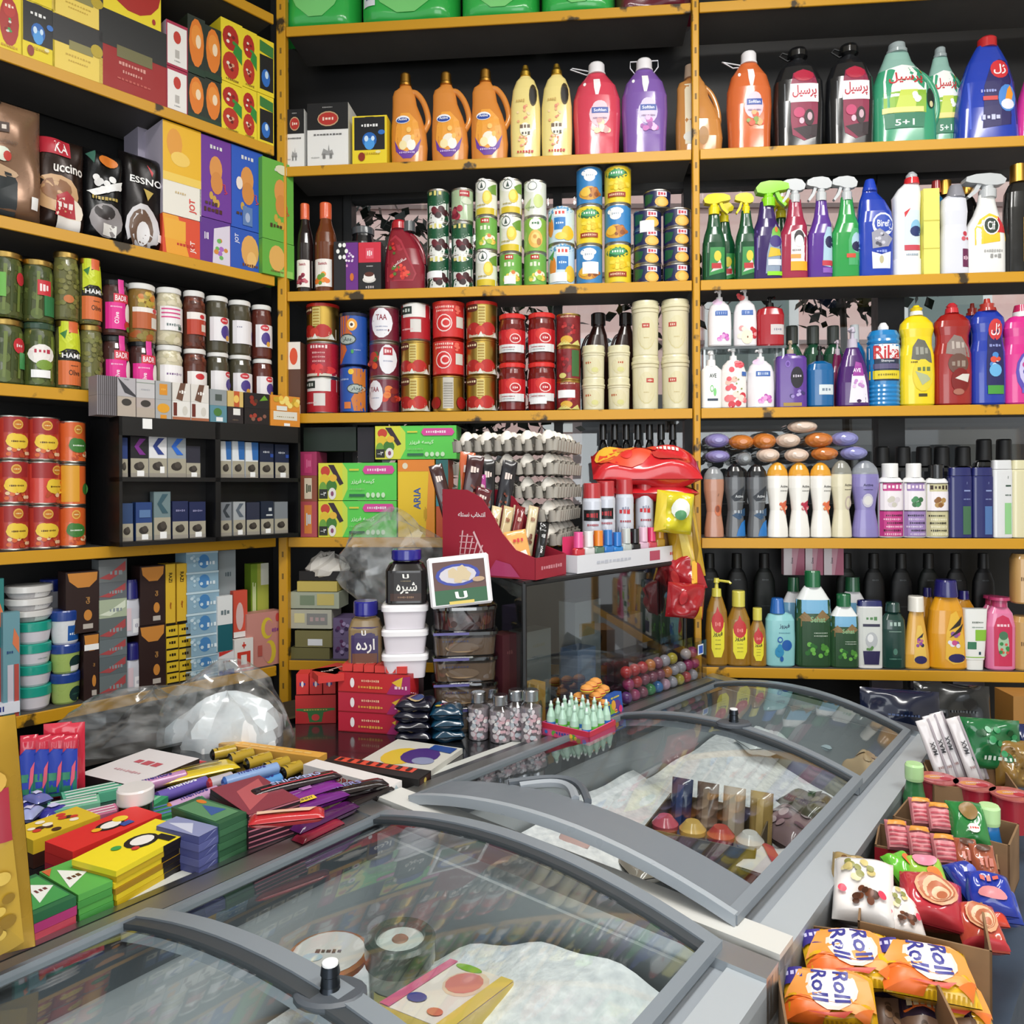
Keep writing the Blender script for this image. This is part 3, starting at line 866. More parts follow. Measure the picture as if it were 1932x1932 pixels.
def softring(x0, x1, yt, col, lab, ringpts, petals, tint):
    BT(1, x0, x1, yt, 'hand_soap_refill', lab, 'bottle', P_OVAL, col, dr=.62, caps=[([(.885, .19), (.9, .19), (.9, .175), (.985, .17), (1, .15)], 0, 'e9e7ea')], ring=(ringpts, 'dcdce2'),
       dec=[PG([(-.14, .8), (.12, .8), (.16, .72), (.06, .62), (-.06, .62), (-.12, .7)], 'f4eef0'), E(.1, .42, .42, .12, tint), E(.12, .5, .3, .06, tint), R(-.22, .43, .46, .49, '3450a0'), T('Softlan', .12, .46, .26, .03, 'e8ecff'), BL(.14, .3, .4, .08, 14, .11, *petals), SC(.12, .38, .3, .015, '8a6a8a'), E(-.5, .75, .06, .02, 'ffffff')])
softring(1080, 1172, 107, 'd5455a', 'pink hand soap refill bottle with a wire carry ring', [(-.22, .9), (-.55, .965), (-.5, .975), (.1, .905)], ('f0d8b0', 'e8a0a0', 'f4e4d0'), 'e6c4d0')
softring(1173, 1262, 100, '7d5aa8', 'purple hand soap refill bottle with its carry ring raised', [(-.2, .87), (-.3, .93), (-.3, .995), (.3, .995), (.3, .93), (.2, .87)], ('c060b0', 'e0b8e0', '9a4aa0'), 'cfc4e6')
softring(1375, 1461, 87, 'd36a38', 'orange hand soap refill bottle with a wire ring right of the middle post', [(-.2, .89), (-.6, .93), (-.55, .92), (-.35, .865), (-.1, .87)], ('e05a3c', 'f0b07a', '88a050'), 'e2c8d4')
BT(1, 1266, 1364, 112, 'fabric_softener', 'golden bottle with a handle standing behind the middle yellow post', 'bottle', [(z, w_, n, x + .1) for z, w_, n, x in P_SOFT], 'c98a48', v=.03, dr=.5, caps=[([(.86, .14), (1, .12)], -.08, 'b9a08a')],
   handle=([(.1, .8), (.3, .7), (.42, .55), (.46, .4), (.4, .25), (.3, .16)], .05), dec=[R(-.45, .12, -.2, .78, 'f2e6c8'), E(-.3, .2, .22, .05, 'e8e4d8'), E(.25, .2, .2, .1, 'a87838')])
# tins and drinks shelf
def syrup(x0, x1, yt, lab, body, fr):
    BT(2, x0, x1, yt, 'syrup_bottle', lab, 'bottle', P_SYRUP, body, dr=1, caps=[([(.82, .25), (.84, .27), (.99, .27), (1, .25)], 0, 'e0623a')], dec=[R(-.97, .06, .97, .36, 'efe9e4'), BL(0, .15, .7, .08, 12, .22, *fr), T('Sunich', 0, .31, .4, .03, 'a83a4a')])
syrup(554, 585, 380, 'dark cherry syrup bottle with an orange cap', '1e1214', ('a0304a', 'c05a6a', '7a2038'))
syrup(587, 628, 377, 'brown orange syrup bottle with an orange cap', '6a3418', ('f09a3c', 'e87820', '6a9a3a'))
BX('B', 2, 629, 676, 455, 'tea_box', 'black and purple carton with a white flower', 'box', .09, '17151b', front=[R(.0, 0, 1, .97, '6a2a86'), *[E(-.3 + .34 * math.cos(a), .8 + .14 * math.sin(a), .14, .045, 'eef0ec') for a in [i * 1.05 for i in range(6)]], BL(.4, .62, .4, .14, 8, .09, 'f0e4f4', 'd8c0e4'), E(.5, .27, .16, .08, 'd07028'), E(.1, .5, .08, .03, 'd89ad0')])
jb = JR_('B', 2, 655, 702, 424, 'black jar with a grey lid behind the red coffee box', '1b1b1e', '55585c', v=.09)
BX('B', 2, 676, 719, 457, 'coffee_box', 'red and black coffee carton with a white cup', 'box', .06, '17161a', front=[R(-1, .58, 1, 1, 'cf2a40'), R(-.35, .66, .35, .88, 'e0566a'), SC(0, .77, .25, .12, 'f4e4e6'), SC(0, .5, .3, .03, 'b0b0b0'), E(-.05, .22, .6, .07, 'd8d4ce'), E(-.05, .28, .5, .1, 'ece8e4'), E(-.05, .33, .42, .05, '5a2c20'), SC(0, .06, .4, .06, 'b8b0b0')])
P_JUG = [(0, .46, 3.4, 0), (.02, .49, 3.4, 0), (.35, .5, 3, 0), (.58, .42, 2.8, -.04), (.75, .31, 2.5, -.1), (.86, .22, 2.2, -.14), (.9, .18, 2, -.15)]
BT(2, 721, 798, 410, 'detergent_jug', 'dark red detergent jug with handle left of the green tins', 'jug', P_JUG, '8a2030', dr=.55, caps=[([(.88, .19), (.97, .18), (1, .15)], -.15, 'b0202c'), ([(.84, .16), (.98, .15)], .1, '51565a')],
   handle=([(-.02, .84), (.2, .78), (.36, .64), (.45, .5), (.47, .38)], .05), dec=[PG([(-.8, .12), (.5, .12), (.66, .22), (.3, .45), (-.1, .7), (-.4, .78), (-.75, .7)], 'a83040'), PG([(-.76, .14), (.46, .14), (.58, .22), (.25, .42), (-.14, .66), (-.4, .74), (-.7, .68)], '8f1f2c'), BL(-.15, .24, .5, .1, 22, .09, 'd0302c', 'e85040', '5a7a30'), BL(-.5, .6, .18, .1, 6, .07, '4a6a2a', 'c83030'), T('سافتکس', -.15, .38, .36, .1, 'f0e6e6', .5)])

def price(x=-.1, z=.2, w_=.5, h=.1): return [R(x - w_, z - h, x + w_, z + h, 'f4f6f8')]
cherry = [E(0, .1, 1.0, .35, 'e6e8e4'), PG([(-.95, .5), (.0, .72), (.95, .6), (.95, .3), (.2, .45), (-.95, .2)], 'dfe4de'), E(-.1, .62, .75, .16, '0f5232'), SC(-.1, .86, .65, .16, 'd9cf7a'), BL(.2, .3, .6, .12, 9, .24, '3c0f18', '641a26', '2a0a10')]
lemon = [E(-.25, .83, .72, .2, 'f4f4f0'), E(-.25, .83, .42, .14, '5a6a60'), E(-.25, .83, .36, .11, 'f4f4f0'), PG([(-.4, .76), (-.25, .92), (-.1, .76)], '4a5a54'), PG([(.3, .75), (.95, .9), (.95, .6), (.6, .6)], '6f9a3a'), E(.25, .5, .42, .19, 'e8c93c'), E(.2, .52, .3, .13, 'f2dc62'), R(-.97, .05, .97, .22, 'd9c02e'), SC(-.3, .3, .4, .05, 'a89a40')]
peas = [R(-.97, .05, .97, .97, '6fae4a'), R(-.4, .8, .35, .94, 'b8342a'), SC(0, .87, .3, .07, 'f4e6da'), SC(0, .66, .5, .14, 'dfe8cc'), BL(0, .28, .75, .16, 16, .2, 'e8d45a', 'f0ead0', 'd87a3a', 'a8c84a')]
pine = [R(-.97, .05, .97, .97, '8aba4c'), E(0, .8, .55, .17, 'f2f4ee'), SC(0, .82, .35, .08, '4a7a50'), E(0, .38, .62, .26, 'e6b858'), E(0, .4, .42, .16, 'f0cf78'), E(-.05, .44, .16, .06, 'd0953c'), E(.3, .3, .2, .1, 'b87a34')]
dole = [R(-.97, .05, .97, .97, 'cfe4f0'), E(0, .9, .9, .1, '5a9ac8'), R(-.45, .74, .45, .92, 'f2f0ee'), SC(0, .83, .4, .12, 'd8453c'), R(-.42, .38, .42, .7, '2e7ac0'), SC(0, .55, .3, .06, 'd8e8f6'), E(-.7, .45, .22, .25, 'e08a3a'), PG([(-.95, .7), (-.6, .85), (-.7, .6)], '4a9a50'), E(.55, .28, .4, .2, 'eec23a'), E(.1, .2, .45, .1, 'f2d054')]
mush = [R(-.97, .05, .97, .97, '3a86c4'), E(-.1, .82, .6, .1, 'f2f4f6'), E(-.1, .72, .42, .12, 'f2f4f6'), SC(-.1, .76, .3, .06, 'a8b4c0'), E(-.1, .3, .75, .18, 'd9a03c'), BL(.2, .3, .5, .13, 14, .16, '8a4a1c', 'c07a30', 'a8622a'), E(-.4, .33, .35, .12, 'ecc04a')]
corn = [R(-.97, .05, .97, .97, 'efd02c'), E(-.05, .78, .8, .13, '2e6a3c'), E(-.05, .8, .6, .09, '49a06a'), SC(-.05, .8, .45, .07, 'e8f4ea'), BL(0, .48, .8, .1, 22, .14, 'f4dc4a', 'e8c020'), R(-.7, .18, .6, .3, '9a3a20'), SC(-.05, .24, .55, .06, 'e8c0a0')]
tuna = [R(-.97, .12, .97, .9, '1d2250'), PG([(-.9, .2), (-.9, .8), (-.35, .72), (-.5, .3)], '1d5a3a'), E(.25, .32, .5, .28, 'e8b04a'), E(.3, .3, .34, .2, 'f0c466'), R(-.1, .6, .62, .88, 'e4e0ea'), SC(.26, .74, .3, .2, 'c83848')]
tgold = [E(-.6, .84, .42, .11, '5a2418'), SC(-.6, .84, .3, .08, 'e8d8b0'), R(-.25, .4, .25, .9, 'd8c87a'), *[R(-.2, .42 + .08 * i, .2, .46 + .08 * i, 'a88a3a') for i in range(6)], R(-.97, .05, .97, .34, 'c9bfa8'), E(-.5, .27, .42, .17, 'a81f1c'), E(.4, .27, .45, .18, 'b52622'), E(-.1, .22, .3, .13, 'c8382c'), PG([(-.25, .05), (.15, .05), (-.05, .2)], 'dfe0d8'), PG([(.7, .05), (.95, .05), (.85, .2)], 'dfe0d8')]
tred = [E(0, .8, .6, .14, 'a82030'), SC(.1, .85, .55, .1, 'f0dada'), *[SC(.1, .68 - .12 * i, .4, .06, 'e0a8a8') for i in range(3)], BL(.1, .2, .8, .1, 9, .2, 'd8383a', 'b01c24'), R(-.97, .03, .97, .1, 'd8cfc0')]
twhite = [R(-.97, .62, .97, .97, 'e8e6e2'), R(-.9, .7, -.1, .9, '24302a'), SC(-.5, .8, .3, .1, 'c8d0c8'), R(-.97, .05, .97, .6, 'b0222c'), R(-.2, .22, .5, .56, 'd8d4d0'), SC(-.4, .3, .4, .05, 'e8b8b8')]
tata = [E(.05, .52, .68, .42, 'e9e8ee'), T('TAA', .05, .68, .36, .16, '8a2038'), T('چین‌چین', .05, .0 + .42, .01, .01, 'e9e8ee'), SC(.05, .42, .4, .03, '8890b0'), SC(.05, .32, .35, .03, '8890b0')]
tata2 = [BL(-.6, .45, .35, .25, 8, .22, 'c03a2c', 'd8502c', '4a6a30'), E(.35, .5, .55, .42, 'e9e8ee'), R(.1, .62, .65, .84, 'b02a3a'), SC(.38, .73, .22, .12, 'f0dada'), SC(.38, .45, .3, .04, '8890b0')]
tata3 = [BL(.55, .45, .4, .25, 9, .22, 'd0402c', 'e0803c', '8a2a28'), E(-.4, .5, .55, .42, 'e9e8ee'), T('TAA', -.42, .66, .3, .14, '8a2038'), SC(-.4, .42, .3, .03, '8890b0')]
tmeh = [SC(-.1, .86, .6, .07, 'f0c4b8'), SC(-.1, .76, .55, .07, 'f0c4b8'), E(-.1, .42, .5, .24, 'f0d8d4'), E(-.1, .42, .44, .21, 'cf2c2c'), E(.0, .42, .3, .13, 'f0d8d4'), E(.02, .42, .22, .08, 'cf2c2c'), R(.62, .3, .95, .6, 'd8d4cc'), BL(.7, .75, .2, .1, 4, .1, 'e86a5a')]
tsteel = [R(-.3, .1, .35, .95, 'c4bfb4'), *[R(-.25, .15 + .07 * i, .3, .18 + .07 * i, '9a958a') for i in range(10)], E(-.75, .26, .3, .17, 'a01c1c'), E(.8, .26, .25, .17, 'a01c1c')]
blue = [R(-.97, .04, .97, .97, '2352a8'), PG([(-.95, .95), (.1, .95), (-.1, .72), (.3, .6), (-.3, .45), (-.1, .3), (-.6, .05), (-.95, .05)], 'c8642c'), E(.25, .78, .36, .12, 'e8a030'), E(.25, .78, .2, .065, 'f4ecd4'), E(.25, .78, .1, .03, '4a2a10'), E(-.1, .5, .66, .11, '2a3a3c'), E(-.1, .5, .58, .085, 'a8b4ae'), T('بهار', -.1, .5, .34, .09, '24383a'), E(.3, .27, .1, .04, '3a9a50'), SC(.6, .3, .2, .02, 'b8c8e8')]
blue2 = [R(-.97, .04, .97, .97, '2352a8'), PG([(.2, .95), (.95, .95), (.95, .05), (.3, .05), (.1, .3), (.5, .5), (.2, .7)], 'c8742c'), E(.1, .88, .2, .06, 'e8c030'), E(.4, .52, .6, .11, '2a3a3c'), E(.4, .52, .54, .085, 'a8b4ae'), T('بهار', .4, .52, .3, .09, '24383a'), SC(-.4, .72, .35, .05, 'a8bce0'), R(-.4, .1, .1, .24, 'd87a3a')]
pome = [E(0, .55, .85, .42, '7f1a20'), SC(0, .9, .6, .06, 'd8b8a0'), BL(0, .5, .55, .22, 20, .12, 'a82028', '6a1018', 'c03a38'), E(-.1, .2, .5, .12, 'd8a83a'), PG([(-.95, .04), (-.3, .2), (.3, .05)], 'd8cf7a'), PG([(.3, .04), (.8, .2), (.95, .04)], 'd8cf7a')]
pome2 = [R(.35, .12, .9, .9, '3f6a3a'), BL(-.3, .5, .55, .3, 12, .15, 'a82028', '7a1820'), E(-.4, .14, .3, .08, 'd8cf7a')]
CANS = {
 'cherry': ('dark green cherry compote tin', [(1, '0f4a30')], cherry), 'cherryP': ('dark green cherry tin with a white sticker', [(1, '0f4a30')], cherry + price(-.3, .42, .7, .1)),
 'pale': ('pale green tin with red cherries', [(1, 'a9bf9a')], [R(-.1, .74, .75, .92, 'b02a34'), SC(.3, .83, .35, .07, 'f0d8d0'), BL(-.3, .3, .5, .16, 8, .26, '8a2438', 'a83a4a', '6a1a2c'), E(.5, .6, .4, .1, 'cfd8c0')]),
 'lemon': ('white and yellow lemon tin', [(1, 'e9e9da')], lemon), 'lemon3': ('white and pale green lime tin', [(1, 'e6eade')], [E(-.05, .83, .75, .18, 'f4f6f2'), E(-.1, .83, .42, .12, '5a6a60'), E(-.1, .83, .36, .1, 'f4f6f2'), E(.4, .42, .4, .19, 'c9d88a'), PG([(-.9, .3), (-.2, .5), (-.4, .15)], 'b8d090'), SC(-.3, .25, .4, .06, '8aa07a')]),
 'peas': ('green mixed vegetable tin with red badge', [(1, '6fae4a')], peas), 'peasP': ('green mixed vegetable tin with white sticker', [(1, '6fae4a')], peas + price(.05, .2, .5, .12)),
 'pine': ('green tin with a golden pineapple ring', [(1, '8aba4c')], pine), 'dole': ('pale blue fruit tin with orange slices', [(1, 'cfe4f0')], dole), 'doleP': ('pale blue fruit tin with white sticker', [(1, 'cfe4f0')], dole + price(-.3, .2, .6, .11)),
 'mush': ('blue mushroom tin', [(1, '3a86c4')], mush), 'mushP': ('blue mushroom tin with a price sticker', [(1, '3a86c4')], mush + price(.05, .42, .6, .15)), 'corn': ('yellow sweetcorn tin', [(1, 'efd02c')], corn),
 'gold': ('golden tomato paste tin', [(1, GOLD)], tgold, 'c8a85c'), 'goldL': ('golden tomato paste tin with a red lid', [(1, GOLD)], tgold, 'c8a85c', 'c02a22'), 'red': ('crimson tomato paste tin', [(1, 'a81c30')], tred),
 'white': ('red and white tomato paste tin', [(1, 'b0222c')], twhite), 'ata': ('burgundy tin with a white oval in the centre', [(1, '6e1c30')], tata), 'ata2': ('burgundy tin with a white oval and red label', [(1, '6e1c30')], tata2), 'ata3': ('burgundy tin with a white oval at the left', [(1, '6e1c30')], tata3),
 'meh': ('bright red tomato paste tin with a round emblem', [(1, 'cf2c2c')], tmeh, 'b83a30'), 'mehL': ('bright red tomato paste tin with a red plastic lid', [(1, 'cf2c2c')], tmeh, 'b83a30', 'd8382c'), 'steel': ('golden tin with a pale printed panel', [(1, GOLD)], tsteel, 'c8a85c'),
 'blue': ('tall blue tin with a sunflower', [(1, '2352a8')], blue, '2a3f78', '1c2440'), 'blue2': ('tall blue tin with an orange side', [(1, '2352a8')], blue2, '2a3f78'), 'pome': ('dark red pomegranate paste tin', [(1, '7f1a20')], pome, 'c8a85c'), 'pomeP': ('dark red pomegranate paste tin with a price sticker', [(1, '7f1a20')], pome + price(-.1, .55, .7, .13), 'c8a85c'), 'pome2': ('dark red paste tin turned to its green panel', [(1, '7f1a20')], pome2, 'c8a85c'),
}
g = 'tins stacked on the second shelf'
column(2, 801, 845, (355, 417, 479, 0), ('cherry', 'cherry', 'cherryP'), 'stack by the red jug')
column(2, 847, 891, (353, 417, 479, 0), ('pale', 'cherry', 'cherry'), 'second stack from the red jug')
column(2, 893, 937, (337, 407, 471, 0), ('lemon', 'peas', 'lemon'), 'third stack from the red jug')
column(2, 939, 984, (335, 404, 476, 0), ('lemon', 'lemon', 'peasP'), 'fourth stack from the red jug')
column(2, 986, 1031, (338, 408, 476, 0), ('lemon3', 'pine', 'peas'), 'fifth stack from the red jug')
column(2, 1032, 1085, (388, 459, 0), ('dole', 'doleP'), 'short stack beside the corn tins')
column(2, 1086, 1138, (312, 386, 461, 0), ('mush', 'corn', 'mushP'), 'left blue and yellow stack')
column(2, 1140, 1193, (310, 384, 458, 0), ('corn', 'mush', 'corn'), 'right blue and yellow stack')
tw = ('left tuna stack', 'right tuna stack by the post')
for k, (x0, x1, ys) in enumerate(((1196, 1251, (393, 430, 464, 497)), (1253, 1308, (390, 427, 461, 495)))):
    for i in range(4):
        sl = slot('B', 2, x0, x1, ys[i], ys[i + 1] if i < 3 else None)
        t = can('tuna_tin', f'flat navy tuna tin{" with a price sticker" if k == 0 and i == 0 else ""}, {LEV[4][3 - i]} in the {tw[k]}', sl.Wr, sl.H - .0004, [(.92, '1d2250'), (1, 'd8d8dc')], tuna + (price(-.1, .1, .5, .3) if k == 0 and i == 0 else []))
        seat(t, sl, sl.Wr)
sl = slot('B', 2, 1215, 1269, 356, 391, .03)
t = can('tuna_tin', 'flat navy tuna tin lying across both tuna stacks', sl.Wr, sl.H, [(.92, '1d2250'), (1, 'd8d8dc')], tuna); seat(t, sl, sl.Wr)
# tomato paste shelf
BX('B', 3, 541, 567, 645, 'pasta_box', 'brown and white carton squeezed behind the corner post', 'box', .08, '5a3a2c', front=[R(-1, .62, 1, 1, 'e8e2da'), E(0, .8, .6, .12, 'd8502c'), R(-1, 0, 1, .12, 'd8d0c8')])
column(3, 567, 631, (572, 643, 711, 0), ('goldL', 'red', 'white'), 'first stack from the corner')
column(3, 632, 687, (590, 690, 0), ('blue', 'blue2'), 'pair of tall blue tins')
column(3, 688, 748, (576, 644, 711, 0), ('ata', 'ata2', 'ata3'), 'burgundy stack')
column(3, 749, 808, (570, 642, 708, 0), ('white', 'gold', 'gold'), 'stack between burgundy and bright red tins')
column(3, 809, 873, (568, 638, 708, 0), ('mehL', 'meh', 'steel'), 'bright red stack')
column(3, 874, 936, (568, 639, 708, 0), ('goldL', 'gold', 'gold'), 'stack beside the red jars')
redj = [R(-.97, .28, .97, .66, 'c8242c'), E(.1, .56, .5, .12, 'd83a34'), E(.3, .48, .4, .1, 'f0d8d4'), E(.3, .48, .34, .08, 'b82028'), SC(.3, .48, .2, .05, 'f4e4e0'), R(-.9, .2, .9, .36, 'dfe2e4'), SC(-.2, .3, .5, .03, 'a03038'), SC(-.2, .25, .45, .02, '788')]
for k, (x0, x1, y0, y1) in enumerate(((937, 991, 590, 683), (937, 991, 683, None), (993, 1048, 588, 682), (993, 1048, 682, None))):
    JR_('B', 3, x0, x1, y0, f'tomato paste jar with a red lid, {"upper" if y1 else "lower"} of the {"left" if k < 2 else "right"} jar stack', '6e1714', 'd8302c', yb=y1, dec2=redj + (price(-.2, .2, .6, .06) if k == 3 else []), lidh=.1, neck=.9)
column(3, 1048, 1096, (590, 653, 717, 0), ('pome', 'pome2', 'pomeP'), 'pomegranate paste stack')
for x0, x1, lab in ((1092, 1150, 'dark brown jug behind the left small tubs'), (1148, 1200, 'dark brown jug with a thin handle behind the right small tubs')):
    sx = -1 if x0 < 1100 else -1
    BT(3, x0, x1, 588, 'date_syrup_jug', lab, 'jug', [(0, .46, 3, .05), (.45, .5, 3, .05), (.62, .42, 2.6, .08), (.78, .3, 2.2, .12), (.86, .2, 2, .14), (.9, .18, 2, .14)], '2a1412', v=.1, dr=.6, caps=[([(.88, .24), (.99, .24), (1, .2)], .14, '1c1414')], handle=([(.0, .8), (-.25, .76), (-.42, .62), (-.46, .46)], .05))
CRM = 'ddd7b6'
def tub(x0, x1, yt, yb, lab, big):
    sl = slot('B', 3, x0, x1, yt, yb, .014)
    t = thing('yoghurt_tub', lab, 'tub'); r, H = sl.Wr / 2, sl.H - .0005
    lz = .84 if big else .74
    secs = [(0, r * .86, r * .86, 2.2, 0), (.004, r * .9, r * .9, 2.2, 0), (H * (lz - .06), r * .93, r * .93, 2.2, 0), (H * (lz - .05), r * .97, r * .97, 2.2, 0), (H * lz, r * .97, r * .97, 2.2, 0)]
    mb = MB(); loft(mb, secs, M(CRM, 'g', .3), 28); mb.build('body', t, 35)
    mb = MB(); loft(mb, [(H * lz, r * .93, r * .93, 2.2, 0), (H * (lz + .02), r, r, 2.2, 0), (H * (lz + .07), r, r, 2.2, 0), (H * (lz + .08), r * .93, r * .93, 2.2, 0), (H * .97, r * .95, r * .95, 2.2, 0), (H, r * .92, r * .92, 2.2, 0)], M('ddd7b4', 'g', .3), 28); mb.build('lid', t, 35)
    mb = MB()
    sh = rnd.choice((-.25, 0, 0, .3))
    d = [E(0, .4, .62, .3, 'd4cb98'), E(0, .41, .6, .285, 'd9d2ac'), R(-.3 + sh, .5, .22 + sh, .58 if big else .62, 'b8483a'), SC(-.04 + sh, .54 if big else .56, .18, .04, 'f0dcc8'), SC(0, .32, .2, .02, 'c8b880')]
    decal(mb, d if big else [E(0, .36, .6, .26, 'd4cb98'), E(0, .37, .58, .245, 'd9d2ac'), SC(-.2 + sh, .46, .26, .07, 'b8603a'), E(.1, .24, .3, .08, 'd2cf8a')], r, H, front_of(secs)); mb.build('label', t, 0)
    seat(t, sl, sl.Wr)
for x0, x1, yt, yb, lab, big in ((1097, 1143, 650, 712, 'small cream tub, upper left of four small tubs', 0), (1097, 1143, 712, None, 'small cream tub, lower left of four small tubs', 0), (1146, 1191, 650, 711, 'small cream tub, upper right of four small tubs', 0), (1146, 1191, 711, None, 'small cream tub, lower right of four small tubs', 0),
        (1192, 1247, 565, 670, 'tall cream tub, upper left of four tall tubs', 1), (1192, 1247, 670, None, 'tall cream tub, lower left of four tall tubs', 1), (1249, 1305, 562, 668, 'tall cream tub, upper right beside the middle post', 1), (1249, 1305, 668, None, 'tall cream tub, lower right beside the middle post', 1)): tub(x0, x1, yt, yb, lab, big)
# ================================================================ back wall, right bay
for x0, x1, yt, lab in ((1464, 1560, 80, 'black detergent bottle with a red and white label beside the orange refill'), (1564, 1656, 73, 'black detergent bottle with a red and white label left of the green one')):
    BT(1, x0, x1, yt, 'detergent_bottle', lab, 'bottle', P_BLACK, '1b1c1f', dr=.6, caps=[([(.9, .12), (.92, .2), (.97, .2), (1, .17)], 0, '131416')], ring=([(-.2, .9), (-.36, .95), (-.3, .98), (0, .93)], '1b1c1f', .003),
       dec=[PG([(-.35, .12), (.1, .06), (.6, .1), (.66, .35), (.66, .6), (.5, .72), (.1, .76), (-.3, .72), (-.42, .6), (-.42, .25)], '8a1f44'), PG([(-.34, .18), (.2, .07), (.6, .1), (.64, .22)], '26101a'), R(-.44, .43, .68, .61, 'ecebee'), T('پرسیل', .12, .53, .48, .13, 'b8263c'), E(.1, .69, .4, .06, 'b02440'), E(.3, .28, .2, .08, '2a1018'), E(.32, .29, .1, .04, 'c8a8b4'), E(-.1, .33, .22, .05, 'c03a6a'), E(.0, .25, .1, .03, 'e0b8c8'), R(-.66, .2, -.62, .62, '5a5f64')])
def persilg(x0, x1, yt, lab, v=.012):
    BT(1, x0, x1, yt, 'detergent_jug', lab, 'jug', [(0, .44, 3, -.04), (.02, .47, 3, -.03), (.2, .47, 2.8, -.03), (.45, .46, 2.8, -.05), (.6, .40, 2.6, -.08), (.72, .31, 2.4, -.1), (.82, .22, 2, -.12), (.9, .17, 2, -.12), (.92, .13, 2, -.12)], '3f9f78', v=v, dr=.5, bands=[(.76, '3f9f78'), (1, '8fb8ac')],
       caps=[([(.9, .15), (.93, .15), (.94, .13), (.99, .12), (1, .1)], -.12, '9aa6a8')], handle=([(.1, .74), (.3, .66), (.44, .5), (.46, .34), (.4, .2), (.3, .12)], .055),
       dec=[PG([(-.78, .3), (.42, .3), (.52, .66), (.3, .74), (-.2, .76), (-.66, .72), (-.76, .6)], 'f0f3ee'), PG([(-.78, .28), (.44, .28), (.46, .5), (-.78, .48)], '8ab83a'), PG([(-.5, .28), (.1, .28), (.2, .5), (-.3, .5)], 'c8d85a'), T('پرسیل', -.12, .62, .5, .12, 'c8323c'), E(.4, .7, .06, .02, 'd0a030'), BL(.2, .42, .2, .06, 5, .09, 'f0f4ec', 'dfe8d4'), R(-.82, .285, .36, .335, 'e8dc8a'), PG([(-.75, .14), (.36, .14), (.4, .28), (-.78, .28)], '2a7a5a'), T('5+1', -.2, .19, .28, .06, 'dfece6'), E(.6, .42, .14, .1, '1f3028'), E(.6, .36, .06, .03, 'd8d0a0')])
persilg(1752, 1832, 80, 'green detergent jug standing behind another one beside the blue jug', .06)
persilg(1655, 1785, 65, 'green detergent jug in front with a white label')
P_JEL = [(0, .5, 3.4, 0), (.02, .5, 3.4, 0), (.3, .48, 3, 0), (.55, .42, 2.8, .02), (.75, .32, 2.6, .03), (.87, .22, 2.2, .04), (.92, .17, 2, .04)]
BT(1, 1812, 1932, 57, 'detergent_jug', 'deep blue detergent jug with a red cap at the right end of the shelf', 'jug', P_JEL, '2340b0', dr=.5, caps=[([(.9, .15), (.985, .145), (1, .12)], .04, 'c02a2e')],
   dec=[PG([(-.3, .1), (.85, .14), (.8, .5), (.62, .74), (.3, .76), (-.0, .68), (-.22, .5)], '2a2560'), E(.3, .66, .3, .09, 'd03038'), T('ژل', .3, .66, .2, .1, 'f0e8ea'), E(.5, .38, .3, .13, '4a8ad8'), PG([(.4, .34), (.62, .34), (.7, .42), (.6, .5), (.5, .46)], 'f09a30'), E(.5, .32, .22, .05, 'e8e8f4'), R(-.28, .36, .18, .4, 'd04a4a'), SC(-.1, .45, .25, .03, 'a0a8e0'), SC(-.05, .2, .3, .05, 'c8ccf0'), R(-.7, .1, -.64, .55, '3a5ad0')])
BT(1, 1926, 2020, 100, 'detergent_jug', 'pink detergent jug cut by the right picture edge', 'jug', P_JEL, 'd83a98', dr=.5, caps=[([(.9, .15), (1, .12)], .04, 'c02a6e')])
# sprays and cleaners
for x0, x1, yt, v, lab, sc in ((1345, 1392, 378, .075, 'dark green spray bottle with a yellow trigger, second from the middle post', .9), (1388, 1432, 360, .02, 'dark green spray bottle with a yellow trigger beside the dark violet one', .7), (1326, 1372, 362, .012, 'dark green spray bottle with a yellow trigger next to the middle post', 1.0), (1455, 1498, 368, .1, 'dark green spray bottle with a yellow trigger behind the red spray', .9)):
    BT(2, x0, x1, yt, 'spray_bottle', lab, 'bottle', P_SPRAY, '0e4a2c', v=v, spray=('e8d820', .78, 0, -1 if sc < .95 else 1, 1.25 * sc), dec=[PG([(-.5, .06), (.75, .1), (.8, .38), (-.4, .38)], '2f8a42'), PG([(-.4, .1), (.6, .14), (.4, .24)], 'd8d0d0'), E(.2, .28, .3, .06, 'd8c83a'), R(-.3, .14, .5, .2, 'b8282c'), R(-.75, .05, -.7, .4, '3a7a58')])
BT(2, 1420, 1480, 337, 'spray_bottle', 'dark violet spray bottle with a lime green trigger', 'bottle', P_SPRAY, '34205f', v=.012, spray=('8fdc2a', .76, .06, 1, 1.25), dec=[PG([(-.2, .06), (.9, .06), (.85, .4), (.5, .56), (.2, .46), (-.1, .26)], '8a9ab0'), E(.5, .46, .3, .07, '6ab03a'), E(.45, .38, .4, .06, '3a2a7a'), PG([(-.05, .22), (.8, .24), (.7, .3), (.1, .32)], 'd8b830'), R(-.05, .14, .8, .2, 'd8dce8'), R(-.1, .04, .9, .08, '8fdc2a'), E(.5, .5, .1, .03, 'e8702a'), R(-.72, .1, -.66, .5, '6a58a0')])
